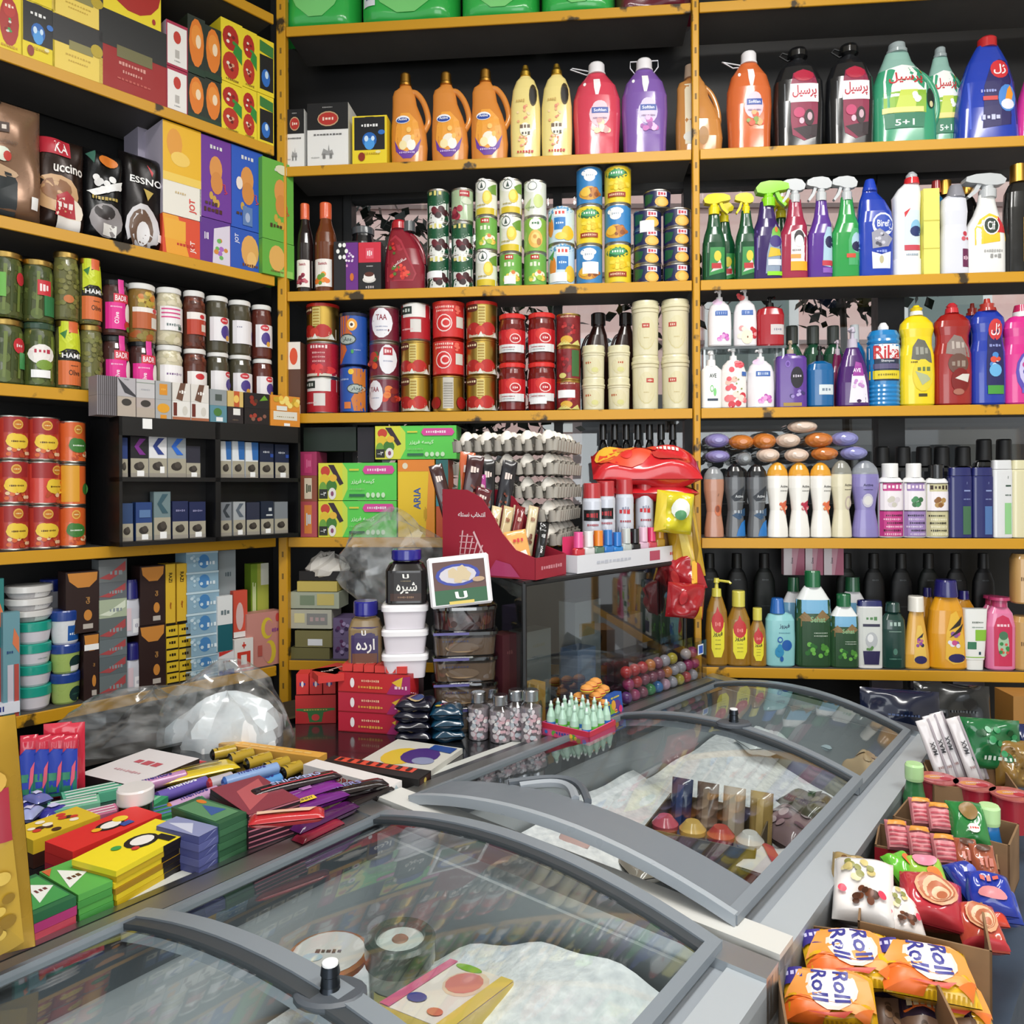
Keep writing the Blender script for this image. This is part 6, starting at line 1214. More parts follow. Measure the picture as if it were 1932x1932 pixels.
top = [(183, 220, '8f8a90', stripe, 'grey striped'), (221, 256, 'b0adb2', [PG([(-1, 1), (1, .1), (1, 0), (-.2, .2)], '3a3a40'), SC(0, .9, .3, .06, '888')], 'grey diagonal'), (257, 292, 'c4c2c4', [SC(0, .45, .5, .1, 'a0a0a8'), R(-1, .8, 1, .83, '8a9a8a')], 'pale grey'), (293, 323, 'a8aaac', [R(-.5, .25, .5, .85, 'd8902c'), SC(0, .55, .3, .12, 'e8b050')], 'grey and orange'), (325, 359, 'dcd8d2', [PG([(-.6, .1), (.1, 0), (.5, 1), (-.1, 1)], '6a4a3a'), SC(.1, .5, .4, .2, 'f4f2ee')], 'white with brown script'), (360, 394, 'dcd8d2', [PG([(-.6, .1), (.1, 0), (.5, 1), (-.1, 1)], '6a4a3a'), SC(.1, .5, .4, .2, 'f4f2ee')], 'second white with brown script'), (396, 428, '8f979a', [R(-.4, .3, .4, .7, '4a5450')], 'grey green'), (429, 459, 'd2b46a', [R(-.2, 0, .5, 1, 'c05a30'), E(.1, .5, .35, .25, 'e8c060')], 'yellow and red'), (461, 508, '1a1618', [PG([(.2, .5), (.6, .9), (.9, .6)], '6aa02c'), BL(-.3, .4, .5, .3, 5, .16, '8a2a1c', '4a3020')], 'black with green leaf'), (510, 566, 'd98a2c', [BL(0, .6, .9, .3, 14, .16, 'e8c04a', 'f0d878', 'c8a030'), R(-.6, .0, .1, .3, 'dfe0d8')], 'orange fruit')]
lowc = {0: ('8f8a90', stripe), 1: ('b4a89c', warn), 2: ('b4a8a4', warn), 3: ('a8aaac', [E(0, .55, .8, .25, 'e0a02c'), R(-.4, 0, .4, .2, 'd8902c')]), 4: ('e4e2de', [R(-.9, .2, -.5, .9, '6a2a20'), E(.4, .5, .3, .25, 'd0ccc4'), R(-1, 0, 1, .15, 'a8684a')]), 5: ('e4e2de', [R(-.9, .2, -.5, .9, '6a2a20'), E(.4, .5, .3, .25, 'd0ccc4'), R(-1, 0, 1, .15, 'a8684a')]), 6: ('5a8a9a', [E(-.1, .6, .5, .25, '4a7a3a'), R(-.3, .05, .5, .3, 'e8eaec')]), 7: ('2a2224', [R(-.3, .5, .6, .9, 'e8e6e2'), SC(0, .2, .4, .1, '6a5a4a')]), 8: ('1a1416', [BL(0, .5, .7, .25, 6, .14, '8a5a4a', 'a03a2c')]), 9: ('d98a2c', [R(-.8, .4, .8, .95, 'dcd8cc'), SC(0, .6, .6, .08, '9a8a5a'), R(-.1, .02, .3, .2, 'f0f0ee')])}
for i, (x0, x1, c, d, nm_) in enumerate(top):
    for j in (0, 1):
        sl = slot('L', None, x0, x1, 700, None, VF + .004)
        hh = (.052, .05)[j] * (1 if i < 6 else .92); sl.H = hh
        sl.p.z = cz1 + .0006 + (0 if j == 0 else .0524 * (1 if i < 6 else .92))
        cc, dd = (c, d) if j else lowc[i]
        o = carton('cigarette_pack', f'{nm_} pack on top of the black cabinet, {["lower", "upper"][j]} layer', 'cigarette pack', sl.W - .0012, .06, hh, cc, front=dd, group='packs on top of the cigarette cabinet')
        seat(o, sl, .06)
# lowest shelf: creams, glue, razors, soap
def L5(x0, x1, yt, name, lab, D, col, yb=None, v=.02, **kw): return L(5, x0, x1, yt, name, lab, D, col, yb=yb, v=v, **kw)
for i, (x0, x1, yt, c) in enumerate(((-22, 8, 1092, '2a7a78'), (5, 38, 1155, '6a98a4'))):
    L5(x0, x1, yt, 'toothbrush_pack', f'{["dark teal", "pale blue and red"][i]} toothbrush card at the left edge', .025, c, v=-.0 + .02 * (1 - i), front=[R(.3, 0, .85, .5, 'b85048'), PG([(.1, .7), (.9, .6), (.9, .75), (.3, .85)], 'd87a50'), R(-.5, .05, .2, .5, 'c8c4d0'), SC(-.2, .62, .4, .03, '2a4a7a')])
L5(-20, 38, 1327, 'price_card', 'white price card lying at the left end of the lowest shelf', .05, 'e8eaf4', yb=1348, v=-.005, cat='card', front=[SC(-.3, .5, .3, .5, '2a3a8a')])
def crjar(x0, x1, yt, yb, lab, body, lid, lf=.42, dec=(), v=.015):
    sl = slot('L', 5, x0, x1, yt, yb, v)
    r, H = sl.Wr / 2, sl.H - .0005
    t = thing('cream_jar', lab, 'jar')
    secs = [(0, r * .78, r * .78, 2, 0), (.005, r * .86, r * .86, 2, 0), (H * (1 - lf), r * .97, r * .97, 2, 0)]
    mb = MB(); loft(mb, secs, M(body, 'g', .3), 24); mb.build('body', t, 40)
    mb = MB(); loft(mb, [(H * (1 - lf), r, r, 2, 0), (H * .96, r, r, 2, 0), (H, r * .95, r * .95, 2, 0)], M(lid, 'g', .3), 24); mb.build('lid', t, 40)
    if dec: mb = MB(); decal(mb, dec, r, H, front_of(secs)); mb.build('label', t, 0)
    return seat(t, sl, sl.Wr)
ord4 = ['topmost', 'second', 'third', 'lowest']
for i, (a, b) in enumerate(((1174, 1215), (1215, 1256), (1256, 1296), (1296, None))):
    crjar(40, 104, a, b, f'white cream jar with a teal lid, {ord4[i]} of its stack', 'e2dde6', '1fa08c', dec=[SC(.3, .3, .3, .06, '9aa')] if i == 1 else ())
for i, (a, b) in enumerate(((1106, 1130), (1130, 1153), (1153, 1174))):
    crjar(26, 108, a, b, f'flat white dish with a price sticker, {["top", "middle", "bottom"][i]} one above the teal lidded jars', 'c4c2c4', 'dcdad8', .5, dec=[R(.0, .1, .8, .9, 'f4f4f4'), SC(.4, .5, .3, .2, '999')])
crjar(84, 126, 1093, 1150, 'blue lidded white jar behind the flat dishes', 'd8d8e2', '1f3290', .4, v=.12)
for i, (a, b, body, dec) in enumerate(((1152, 1216, 'e0e2e6', [R(-.1, .1, .8, .55, '1f5aa8'), SC(.3, .3, .3, .08, 'e8f0fa')]), (1216, 1271, 'a8c06a', [E(.5, .35, .5, .25, '1f3a3a'), R(.1, .05, .8, .25, 'f2f2f2')]), (1271, None, 'a8c06a', [E(.5, .3, .5, .25, '1f3a3a'), SC(.5, .3, .3, .06, '3a6a5a')]))):
    crjar(105, 158, a, b, f'blue lidded cream jar, {["white one on top", "green one with a price sticker in the middle", "green one at the bottom"][i]}', body, '1f3f8c', .3, dec=dec)
dk = lambda: [PG([(-.9, .98), (.9, .98), (.85, .85), (.4, .74), (-.3, .74), (-.8, .85)], 'c8843a'), E(.3, .28, .25, .09, 'c8843a'), T('Gel', .3, .52, .12, .14, 'b8864a', PI / 2), R(0, .06, .6, .14, 'b8b0a8')]
for x0, x1, a, b, lab in ((124, 188, 1078, 1194, 'dark brown carton with an orange dome, upper one left of the red grey packs'), (157, 188, 1195, None, 'dark brown carton with an orange dome, lower one left of the red grey packs'), (264, 312, 1067, 1178, 'dark brown carton with an orange dome, upper one beside the yellow razor boxes'), (262, 313, 1179, None, 'dark brown carton with an orange dome, lower one beside the yellow razor boxes')):
    L5(x0, x1, a, 'hair_dye_box', lab, .06, '2a1614', yb=b, front=dk() + ([R(-.9, .75, .9, .84, 'f4f4f4')] if a == 1195 else []))
ys = (1055, 1098, 1130, 1165, 1205, 1238, 1272)
for i, y in enumerate(ys):
    L5(186, 240, y, 'soap_pack', f'grey and red soap pack, {["topmost", "second", "third pale green", "fourth", "fifth", "sixth", "lowest"][i]} of its stack', .05, ['6f7476', '63686c', 'a8b49a', '5f686a', '667074', '5c666a', '687274'][i], yb=ys[i + 1] if i < 6 else None,
       front=[PG([(-1, .2), (-.2, .4), (.9, .9), (.9, .5), (-.2, .1)], 'a84a4c' if i != 2 else 'd8e0cc'), SC(.2, .4, .5, .2, '8a9498')])
def glue(x0, x1, yt, yb, lab):
    BT(5, x0, x1, yt, 'glue_bottle', lab, 'bottle', [(0, .44, 3, 0), (.02, .48, 3, 0), (.5, .5, 3, 0), (.64, .46, 2.6, 0), (.68, .36, 2.2, 0)], 'c9cad4', yb=yb, wall='L', v=.02, dr=.7, caps=[([(.66, .44), (.95, .4), (1, .36)], 0, '24246e')], dec=[R(.0, .05, .9, .3, 'e8e8ec'), SC(.45, .18, .2, .1, '24246e'), R(-.8, .1, -.2, .5, 'd8c0c8')])
glue(235, 266, 1094, 1200, 'white glue bottle with a navy cap, upper one behind the dark cartons'); glue(240, 268, 1214, None, 'white glue bottle with a navy cap, lower one with a price sticker')
for i, (x0, x1, a, b) in enumerate(((312, 331, 1064, 1180), (333, 353, 1063, 1176))):
    L5(x0, x1, a, 'razor_box', f'tall yellow and black razor box, {["left", "right"][i]} of two', .05, 'd9b030', yb=b, front=[T('RAZI', 0, .78, .35, .28, '1a1610', -PI / 2), T('slipper', 0, .32, .25, .42, '9a3a20', -PI / 2), R(-1, 0, 1, .04, '1a1610')])
yy = (1180, 1203, 1226, 1249, 1270)
for j in range(2):
    for i, y in enumerate(yy):
        x0 = 313 + j * 24 + i * .5
        L5(x0, x0 + 23, y - j * 3, 'razor_box', f'small yellow and black razor box, {["topmost", "second", "third", "fourth", "lowest"][i]} in the {["left", "right"][j]} pile', .04, 'd9b62a', yb=yy[i + 1] - j * 3 if i < 4 else None, front=[SC(0, .6, .6, .3, '2a2010'), R(-1, 0, 1, .14, '15120c')])
yb7 = (1040, 1078, 1115, 1155, 1196, 1236, 1262)
for i, y in enumerate(yb7):
    L5(351, 412 + i, y, 'soap_pack', f'pale blue wrapped soap, {["topmost", "second", "third", "fourth", "fifth", "sixth", "lowest"][i]} of the blue stack', .07, '8fb0c4', yb=yb7[i + 1] if i < 6 else None, k='g',
       front=[E(.1, .5, .35, .35, '4a84bc'), BL(-.4, .5, .4, .3, 6, .1, 'c8dce6', 'aac8d8'), R(-1, .9, 1, 1, 'c4dae4'), SC(.5, .4, .3, .2, 'dce8ee')])
L5(412, 445, 1038, 'plaster_box', 'grey topped teal carton standing behind the card packs', .05, '9aa4a8', v=.06, front=[R(-1, 0, 1, .55, '1f4a50'), SC(.1, .8, .4, .04, '5a6a70')])
L5(410, 439, 1124, 'plaster_box', 'white and teal card pack in front of the tall grey carton', .02, 'e2e4e4', yb=1228, v=.012, front=[R(-1, 0, 1, .48, '23606a'), SC(0, .7, .6, .1, '6a7a80')])
L5(440, 467, 1114, 'plaster_box', 'coral red card pack with a pale oval', .02, 'd0503c', yb=1202, v=.03, front=[E(-.1, .45, .55, .3, 'd8b8b4'), R(-1, 0, 1, .12, 'e8e4e2')])
L5(413, 442, 1228, 'plaster_box', 'small white carton with a red and blue foot', .03, 'e6e4e6', v=.012, front=[R(-1, 0, 1, .2, '3a4a9a'), PG([(-1, .8), (1, 1), (-1, 1)], 'c83a34'), SC(0, .55, .5, .08, 'b85a5a')])
L5(442, 478, 1205, 'plaster_box', 'small red and white carton with a cross', .03, 'e8e4e0', v=.012, front=[R(-.7, .1, .7, .6, 'cf3f30'), R(-.3, .2, .3, .5, 'e8e4e0'), R(-1, 0, 1, .06, 'cf3f30'), R(-.06, .7, .06, .9, 'cf3f30'), R(-.2, .77, .2, .83, 'cf3f30')])
L5(473, 507, 1063, 'comb_box', 'tall lime green carton behind the pink box', .04, '7a9a2c', v=.08, front=[R(-.3, .4, 1, 1, 'a8b04a'), R(.1, .78, 1, 1, 'd4d8c8'), SC(-.65, .6, .2, .5, 'dce8b0')])
L5(466, 532, 1155, 'plaster_box', 'dusty pink carton with yellow curves beside the corner post', .05, 'c98a80', front=[E(.15, .7, .35, .2, 'd8c03c'), E(.25, .7, .25, .15, 'c98a80'), E(.3, .25, .35, .22, 'd8c03c'), E(.15, .25, .25, .18, 'c98a80'), E(.75, .88, .12, .08, 'c84a48'), SC(.6, .65, .2, .08, '8a4a8a'), R(-.4, .2, -.15, .4, 'b85a50')])
# ================================================================ middle: low shelf, showcase, eggs
veg = [R(-1, 0, -.38, 1, 'd8d83a'), PG([(-.38, 0), (-.25, .3), (-.25, .8), (-.38, 1)], 'c8dc4a'), E(-.82, .78, .12, .14, 'c8402c'), E(-.84, .55, .12, .16, 'e0c030'), PG([(-.75, .95), (-.6, .95), (-.35, .45), (-.45, .4)], '33202c'), E(-.66, .38, .14, .17, '3f7a2c'), E(-.62, .6, .1, .1, 'e8b83a'), E(-.88, .3, .1, .2, '6aa03a'), R(-.98, .05, -.76, .3, '22261c'), T('۳۰۰', -.87, .18, .07, .12, 'f0f0f0'), E(-.64, .18, .1, .16, 'e8e4e0'), E(-.64, .18, .04, .07, '8a4a6a'),
       PG([(.2, .7), (.9, .7), (.96, .8), (.9, .92), (.2, .92), (.14, .8)], 'd8489a'), SC(.5, .81, .25, .08, 'f4e0ee'), R(-.2, .79, .05, .84, 'd8d040'), T('کیسه فریزر', .15, .5, .3, .14, 'd8f4d0'), R(-.2, .1, .2, .17, '2a6a4a'), *[E(.28 + .13 * i, .14, .05, .07, 'c8e8c0') for i in range(4)], SC(.0, .3, .2, .05, '8ac87a')]
def B4(x0, x1, yt, name, lab, col, yb=None, D=.1, **kw): return BX('B', 4, x0, x1, yt, name, lab, 'box', D, col, yb=yb, **kw)
B4(600, 748, 945, 'freezer_bag_box', 'bright green carton with vegetables, bottom of the pile beside the corner', '5ccf52', front=veg)
B4(600, 748, 873, 'freezer_bag_box', 'bright green carton with vegetables, second from the bottom', '5ccf52', yb=944, front=veg)
B4(707, 861, 803, 'freezer_bag_box', 'bright green carton with vegetables, topmost one right of the dark cartons', '5ccf52', yb=866, front=veg)
B4(750, 820, 867, 'yellow_box', 'yellow carton with blue sideways lettering beside the green cartons', 'ecc52a', front=[R(-1, .85, 1, 1, 'e8882c'), PG([(.5, 0), (1, 0), (1, .9), (.7, .9)], 'e8942c'), T('ARIA', .05, .5, .22, .28, '3a5aa0', PI / 2), E(-.6, .92, .15, .04, 'e8dcc0'), SC(.5, .3, .1, .2, 'c89a20')])
B4(822, 846, 867, 'bag_box', 'narrow orange and teal carton beside the yellow carton', 'c85a34', front=[R(-1, .6, 1, 1, '2a6a6a'), R(-1, .4, 1, .55, '3a8a9a')])
for i, (a, b, c) in enumerate(((852, 897, 'a02a58'), (897, 946, '8a4a34'), (946, None, 'b04a50'))):
    B4(566, 598, a, 'foil_box', f'narrow {["magenta", "brown", "orange and magenta"][i]} carton end, {["topmost", "middle", "lowest"][i]} in the pile at the corner', c, yb=b, front=[R(-.5, .1, .4, .9, ['b83a6a', 'd8c8b0', 'd8823c'][i]), SC(0, .5, .3, .4, ['d06a90', '3a4a30', 'c8d8dc'][i])])
B4(572, 672, 806, 'dark_carton', 'dark green carton at the back above the narrow cartons', '14241a', yb=851, v=.03); B4(674, 706, 806, 'dark_carton', 'dark purple green carton left of the topmost green carton', '1e1a24', yb=872, v=.03)
for i, x in enumerate((1138, 1160, 1182, 1204, 1226, 1248, 1270)):
    BT(4, x - 10, x + 10, 800, 'dark_bottle', f'dark bottle neck behind the red bags, {["first", "second", "third", "fourth", "fifth", "sixth", "seventh"][i]} from the left', 'bottle', P_SLIM, '141517', v=.1, dr=.8, caps=[([(.86, .36), (1, .34)], 0, '0e0f11')])
def B5(x0, x1, yt, name, lab, col, yb=None, D=.1, **kw): return BX('B', 5, x0, x1, yt, name, lab, 'packet', D, col, yb=yb, **kw)
for x0, x1, a, b, c, lab, fr in ((548, 622, 1222, None, '6f6a40', 'olive packet, lowest of the pile below the corner', []), (556, 626, 1190, 1221, '7c764a', 'olive packet with a white tag, second of the pile below the corner', [R(-.3, .1, .5, .5, 'e4e6ea')]), (547, 626, 1150, 1186, 'b9b8a8', 'printed pale packet in the middle of the pile below the corner', [R(-.8, .3, -.3, .8, 'd8cf9a'), R(-.2, .2, .8, .8, '8a8a88'), SC(.3, .5, .4, .3, 'b8a0a0')]), (547, 640, 1117, 1148, 'a9b09c', 'pale green printed packet below the corner', [R(-.6, .2, 0, .8, '7a8a70'), R(.1, .2, .8, .9, 'c8b86a')]), (560, 636, 1097, 1116, 'c8b45c', 'yellow packet on the pile below the corner', [])):
    B5(x0, x1, a, 'dry_food_packet', lab, c, yb=b, front=fr, v=.02)
for i, (a, b) in enumerate(((1166, 1203), (1203, None))):
    B5(628, 664, a, 'dry_food_packet', f'purple flecked packet right of the olive pile, {["upper", "lower"][i]}', '6a5a80', yb=b, v=.03, front=[BL(0, .5, .7, .35, 9, .2, '3a2450', 'a090b8', '5a2a5a')])
sl = slot('B', 5, 562, 655, 1090, 1096, .02)
t = thing('tissue_tray', 'black tray with crumpled white tissue below the corner', 'tray', sl.p + NB * .06, RB)
mb = MB(); box(mb, -sl.W / 2, -.05, 0, sl.W / 2, .05, .03, M('1a1616')); mb.build('tray', t, 0)
mb = MB(); ball(mb, (0, -.01, .035), sl.W * .44, .045, .05, M('d9d4cc'), 14, 8)
rr = random.Random(4); mb.v = [(x + rr.gauss(0, .004), y + rr.gauss(0, .004), z + rr.gauss(0, .005)) for x, y, z in mb.v]; mb.build('tissue', t, 0)
def film(name, lab, c, rx, ry, rz, seed, mat=None, cat='bag', rough=.25, sq=1.0):
    rr = random.Random(seed)
    mb = MB(); ball(mb, (0, 0, 0), rx, ry, rz, mat or M('f4f6f6', 'w'), 26, 16)
    ph = [rr.uniform(0, 6.3) for _ in range(6)]
    out = []
    for x, y, z in mb.v:
        a = math.atan2(y, x)
        k = 1 + rough * (math.sin(5 * a + ph[0] + 3 * z / rz) * .4 + math.sin(9 * a + ph[1] - 5 * z / rz) * .3 + math.sin(13 * a + 8 * z / rz + ph[2]) * .2) * (.4 + .6 * abs(z / rz))
        out.append((x * k, y * k, max(z * (1 + rough * .3 * math.sin(4 * a + ph[3])), -rz * sq)))
    mb.v = out
    o = mb.build(name, None, 30); o.location = c
    return tag(o, lab, cat)
film('plastic_bag', 'large clear plastic bag hanging behind the black syrup jar', at(738, 1060, 2.2), .155, .05, .14, 3, rough=.5)
# glass showcase on the counter
P1, P2 = Vector((.027, 1.779, 0)), Vector((.514, 2.295, 0))
dS = (P2 - P1).normalized(); nS = Vector((-dS.y, dS.x, 0)); ZT = 1.243; DS = .36
sc = thing('glass_showcase', 'glass showcase with a black frame standing on the counter under the egg trays', 'showcase', (P1.x, P1.y, 0))
q = lambda s, d, z: P1 + dS * s + nS * d + Vector((0, 0, z)) - sc.location
LS = (P2 - P1).length
def slab(nm, a, mat):
    mb = MB(); v = [tuple(p) for p in a]; mb.add(v, [(0, 1, 2, 3)], mat); return mb.build(nm, sc, 0)
PS = [P1, P2, Vector((.45, 2.335, 0)), Vector((-.08, 2.375, 0)), Vector((-.1, 2.15, 0))]
zz = lambda v, z: Vector((v.x, v.y, z)) - sc.location
mb = MB(); prism(mb, PS, ZT - .006, ZT, M('2a2e30', 'g')); local(mb, sc); mb.build('top_glass', sc, 0)
CG = M('dde4e4', 'c', .12)
for nm, i, j in (('front_glass', 0, 1), ('end_glass', 4, 0)): slab(nm, (zz(PS[i], ZC + .0006), zz(PS[j], ZC + .0006), zz(PS[j], ZT - .006), zz(PS[i], ZT - .006)), CG)
mb = MB()
for i in range(5):
    tube(mb, [zz(PS[i], ZC + .001), zz(PS[i], ZT - .006)], .006, M('16181a'), 6)
    tube(mb, [zz(PS[i], ZT - .007), zz(PS[(i + 1) % 5], ZT - .007)], .006, M('16181a'), 6)
mb.build('frame', sc, 0)
def OS(s, d, z=None): return P1 + dS * s + nS * d + Vector((0, 0, ZT + .0005 if z is None else z))
RS = math.atan2(dS.y, dS.x)
for i, (s, d, w_, dp, h, c, lab, fr) in enumerate(((.05, .12, .05, .05, .22, '4a1c24', 'maroon carton inside the showcase beside its black corner', [SC(0, .8, .4, .05, '7a4a4a')]), (.1, .06, .04, .04, .1, 'c8963a', 'orange yellow packet inside the showcase', [E(0, .4, .4, .2, '7a6a3a')]), (.22, .18, .1, .06, .2, '6c7272', 'dark grey carton inside the showcase', [SC(0, .8, .5, .05, '6a6a5a')]), (.35, .12, .08, .06, .14, '6a7c98', 'slate blue carton inside the showcase', [R(-.6, .5, .6, .8, '7a8aa0')]), (.46, .2, .12, .06, .25, '8a9092', 'grey carton inside the showcase', [R(-.7, .6, .5, .75, '8a7a4a')]), (.6, .14, .1, .06, .2, '7a7072', 'brown grey carton at the far end inside the showcase', []))):
    o = carton('showcase_box', lab, 'box', w_, dp, h, c, front=fr); o.location = OS(s, d, ZC + .0005); o.rotation_euler = (0, 0, RS)
# red coffee display
e1, e2 = Vector((-.85, .53, 0)), Vector((.53, .85, 0))
B0 = Vector((.054, 1.79, 0)); Ld, Lw, Hd = .27, .15, .213
dsp = thing('coffee_display', 'red cardboard display box with white lettering full of coffee sachets', 'display box', (B0.x, B0.y, ZT + .0006))
RD = math.atan2(-e1.y, -e1.x)       # local x runs from the tall back towards the lip
dsp.rotation_euler = (0, 0, RD)
RED = '9c2034'
prof = [(-Ld, 0), (-Ld, Hd), (-Ld * .72, Hd * .99), (-Ld * .56, Hd * .9), (-Ld * .45, Hd * .72), (-Ld * .34, Hd * .5), (-Ld * .2, Hd * .32), (-.0, Hd * .24), (0, 0)]
for k, y in enumerate((0, Lw - .002)):
    mb = MB(); extr(mb, prof, y, y + .002, M(RED))
    if k == 0:
        fn = lambda x, z, o: (x, -o, z)
        hw = Ld / 2
        sub = lambda dec, x0: decal(mb, dec, hw, Hd, lambda x, z, o: (x - hw, -o, z), False)
        decal(mb, [T('انتخاب نستله', -.34, .7, .3, .07, 'f2e8ea'), *[PG([(-.62 + .1 * i, .2), (-.6 + .1 * i, .2), (-.52 + .11 * i, .52 - .04 * i), (-.55 + .11 * i, .52 - .04 * i)], 'e0b8bc') for i in range(5)], *[R(-.6, .24 + .07 * i, -.2 - .03 * i, .25 + .07 * i, 'd8a8ae') for i in range(4)], PG([(-.3, .5), (-.27, .52), (.0, .2), (-.04, .2)], 'e0b8bc'), PG([(.0, .02), (.7, .02), (.5, .16), (.2, .2)], 'a83a66')], hw, Hd, lambda x, z, o: (x - hw, -o, z), False)
    mb.build('side_panel', dsp, 0)
mb = MB(); box(mb, -Ld, .002, 0, -Ld + .002, Lw - .002, Hd, M(RED)); mb.build('back_panel', dsp, 0)
mb = MB(); box(mb, -Ld, .002, 0, 0, Lw - .002, .002, M(RED)); mb.build('base', dsp, 0)
mb = MB(); box(mb, -.002, 0, 0, .001, Lw, Hd * .24, M(RED)); decal(mb, [SC(0, .5, .7, .2, 'd08a94')], Lw / 2, Hd * .24, lambda x, z, o: (.001 + o, x + Lw / 2, z), False); mb.build('front_lip', dsp, 0)
def stick(lab, lx, ly, lz, w_, h, c, dec, tilt=0, roll=0, name='coffee_sachet', grp=None, base=None, rz=None):
    o = pouch(name, lab, 'sachet', w_, h, .012, c, dec=dec, k='g', p=4, seed=int(lx * 999) + int(ly * 777), group=grp)
    m = (Matrix.Translation(dsp.location) @ Matrix.Rotation(RD, 4, 'Z') @ Matrix.Translation((lx, ly * .78, lz))) if base is None else Matrix.Translation(base)
    o.matrix_world = m @ Matrix.Rotation((PI / 2 * .5 if rz is None else rz), 4, 'Z') @ Matrix.Rotation(roll, 4, 'Y') @ Matrix.Rotation(tilt, 4, 'X')
    return o
cof = [SC(0, .75, .5, .12, 'e0d0c8'), BL(0, .35, .6, .15, 6, .2, '6a3020', '8a4a30')]
top_s = [(-.262, .03, .13, .035, .15, '3a1c1a', -.25, 'dark brown sachet leaning out of the red display, leftmost'), (-.25, .075, .13, .04, .18, 'c8623a', .1, 'orange and green sachet standing in the red display'), (-.22, .055, .15, .045, .15, '3a1418', .15, 'maroon sachet with white text standing in the red display'), (-.205, .13, .13, .04, .16, '17161a', .05, 'black sachet standing in the red display'), (-.18, .16, .12, .04, .17, '1c1a20', .2, 'second black sachet standing in the red display'), (-.2, .1, .12, .02, .13, 'a83a8a', .0, 'thin violet sachet between the black sachets'), (-.19, .03, .12, .04, .1, '5a1c24', .3, 'low maroon sachet at the front of the tall compartment')]
for lx, ly, lz, w_, h, c, ro, lab in top_s:
    stick(lab, lx, ly, lz, w_, h, c, cof + ([PG([(-1, 0), (-.2, 0), (-1, .8)], '2a8a4a')] if 'green' in lab else []), roll=ro, tilt=-.1)
for i, (lx, ly, c) in enumerate(((-.14, .02, 'd8c8a0'), (-.125, .05, '6a1c24'), (-.11, .03, 'c8b48a'), (-.1, .08, '7a2428'), (-.12, .11, 'd0c0a0'), (-.085, .14, '4a1418'), (-.07, .1, 'cdbf9c'))):
    stick(f'{["cream", "maroon", "cream", "maroon", "cream", "dark maroon", "cream"][i]} coffee stick in the sloping part of the display, {["first", "first", "second", "second", "third", "third", "fourth"][i]} of its colour', lx, ly, .05, .026, .13, c, [SC(0, .7, .4, .1, '8a4a30' if c[0] in 'dc' else 'e0c0b0'), BL(0, .3, .5, .1, 4, .3, '6a4030')], tilt=-.35, roll=.25)
stick('white green and orange coffee packet at the front of the display', -.05, .03, .015, .055, .1, 'e8a860', [PG([(-1, 0), (-.2, 0), (-.6, .7), (-1, .9)], '2a8a4a'), PG([(-.4, 0), (1, 0), (.6, .5), (-.3, .45)], 'f0ece6'), SC(.1, .75, .5, .1, 'c83a3a'), SC(.3, .2, .3, .06, '8a3a2a')], tilt=-.2, roll=-.15)
for i in range(5):
    stick(f'black coffee stick with white lettering beside the small perfumes, {["first", "second", "third", "fourth", "fifth"][i]} from the left', -.03 - .01 * i, .075 + .024 * i, .012, .024, .11 + .008 * (i % 2), '141416', [T('MAX', 0, .5, .5, .16, 'f0f0f0', PI / 2), SC(0, .8, .4, .1, 'd8d8d8')], tilt=-.15, roll=.2)
# eggs
yaw = -.3; ec = Vector((.112, 2.07, 0)) + Vector((-.95, .3, 0)) * .14 + Vector((.3, .95, 0)) * .14 + Vector((0, -.07, 0))
def eggtray():
    n, S_ = 30, .285
    vs, fs = [], []
    cell = S_ / 5
    for sgn, dz in ((0, 0), (1, -.003)):
        for j in range(n + 1):
            for i in range(n + 1):
                x, y = S_ * (i / n - .5), S_ * (j / n - .5)
                c = math.cos(2 * PI * i / 6) + math.cos(2 * PI * j / 6)      # peaks between the cups
                z = .024 + .012 * c
                if i in (0, n) or j in (0, n): z = .030 + .010 * math.cos(2 * PI * (i + j) / 6)
                vs.append((x, y, z + dz))
    m = (n + 1) ** 2
    for sgn in (0, 1):
        for j in range(n):
            for i in range(n):
                a = sgn * m + j * (n + 1) + i
                q4 = (a, a + 1, a + n + 2, a + n + 1)
                fs.append(q4 if sgn == 0 else q4[::-1])
    mb = MB(); mb.add(vs, fs, worn('egg_pulp', '9a958c', 'b4afa6', 40, .3, .7, .9))
    # the ribbed skirt round the rim
    for side in range(4):
        for k in range(10):
            x = -S_ / 2 + S_ * (k + .5) / 10
            tube(mb, [Matrix.Rotation(side * PI / 2, 3, 'Z') @ Vector((x, -S_ / 2 + .006, .004)), Matrix.Rotation(side * PI / 2, 3, 'Z') @ Vector((x, -S_ / 2, .032))], [.012, .009], M('a39e95', 'p'), 7)
    return mb.build('egg_tray', None, 60)
et = eggtray(); tz = ZT + .0008; pitch = .062; NT = 6
for i in range(NT):
    o = et if i == 0 else dup(et)
    o.location = (ec.x, ec.y, tz + i * pitch); o.rotation_euler = (0, 0, yaw + rnd.uniform(-.03, .03))
    tag(o, f'grey pulp egg tray, {["lowest", "second from the bottom", "third from the bottom", "fourth from the bottom", "fifth from the bottom", "topmost"][i]} of the stack', 'egg tray')
mb = MB(); loft(mb, [(0, .006, .006, 2, 0), (.003, .013, .013, 2, 0), (.012, .0195, .0195, 2, 0), (.022, .0218, .0218, 2, 0), (.034, .0195, .0195, 2, 0), (.046, .0125, .0125, 2, 0), (.052, .005, .005, 2, 0)], M('f1ece2'), 16)
eg = mb.build('egg', None, 80); first = True
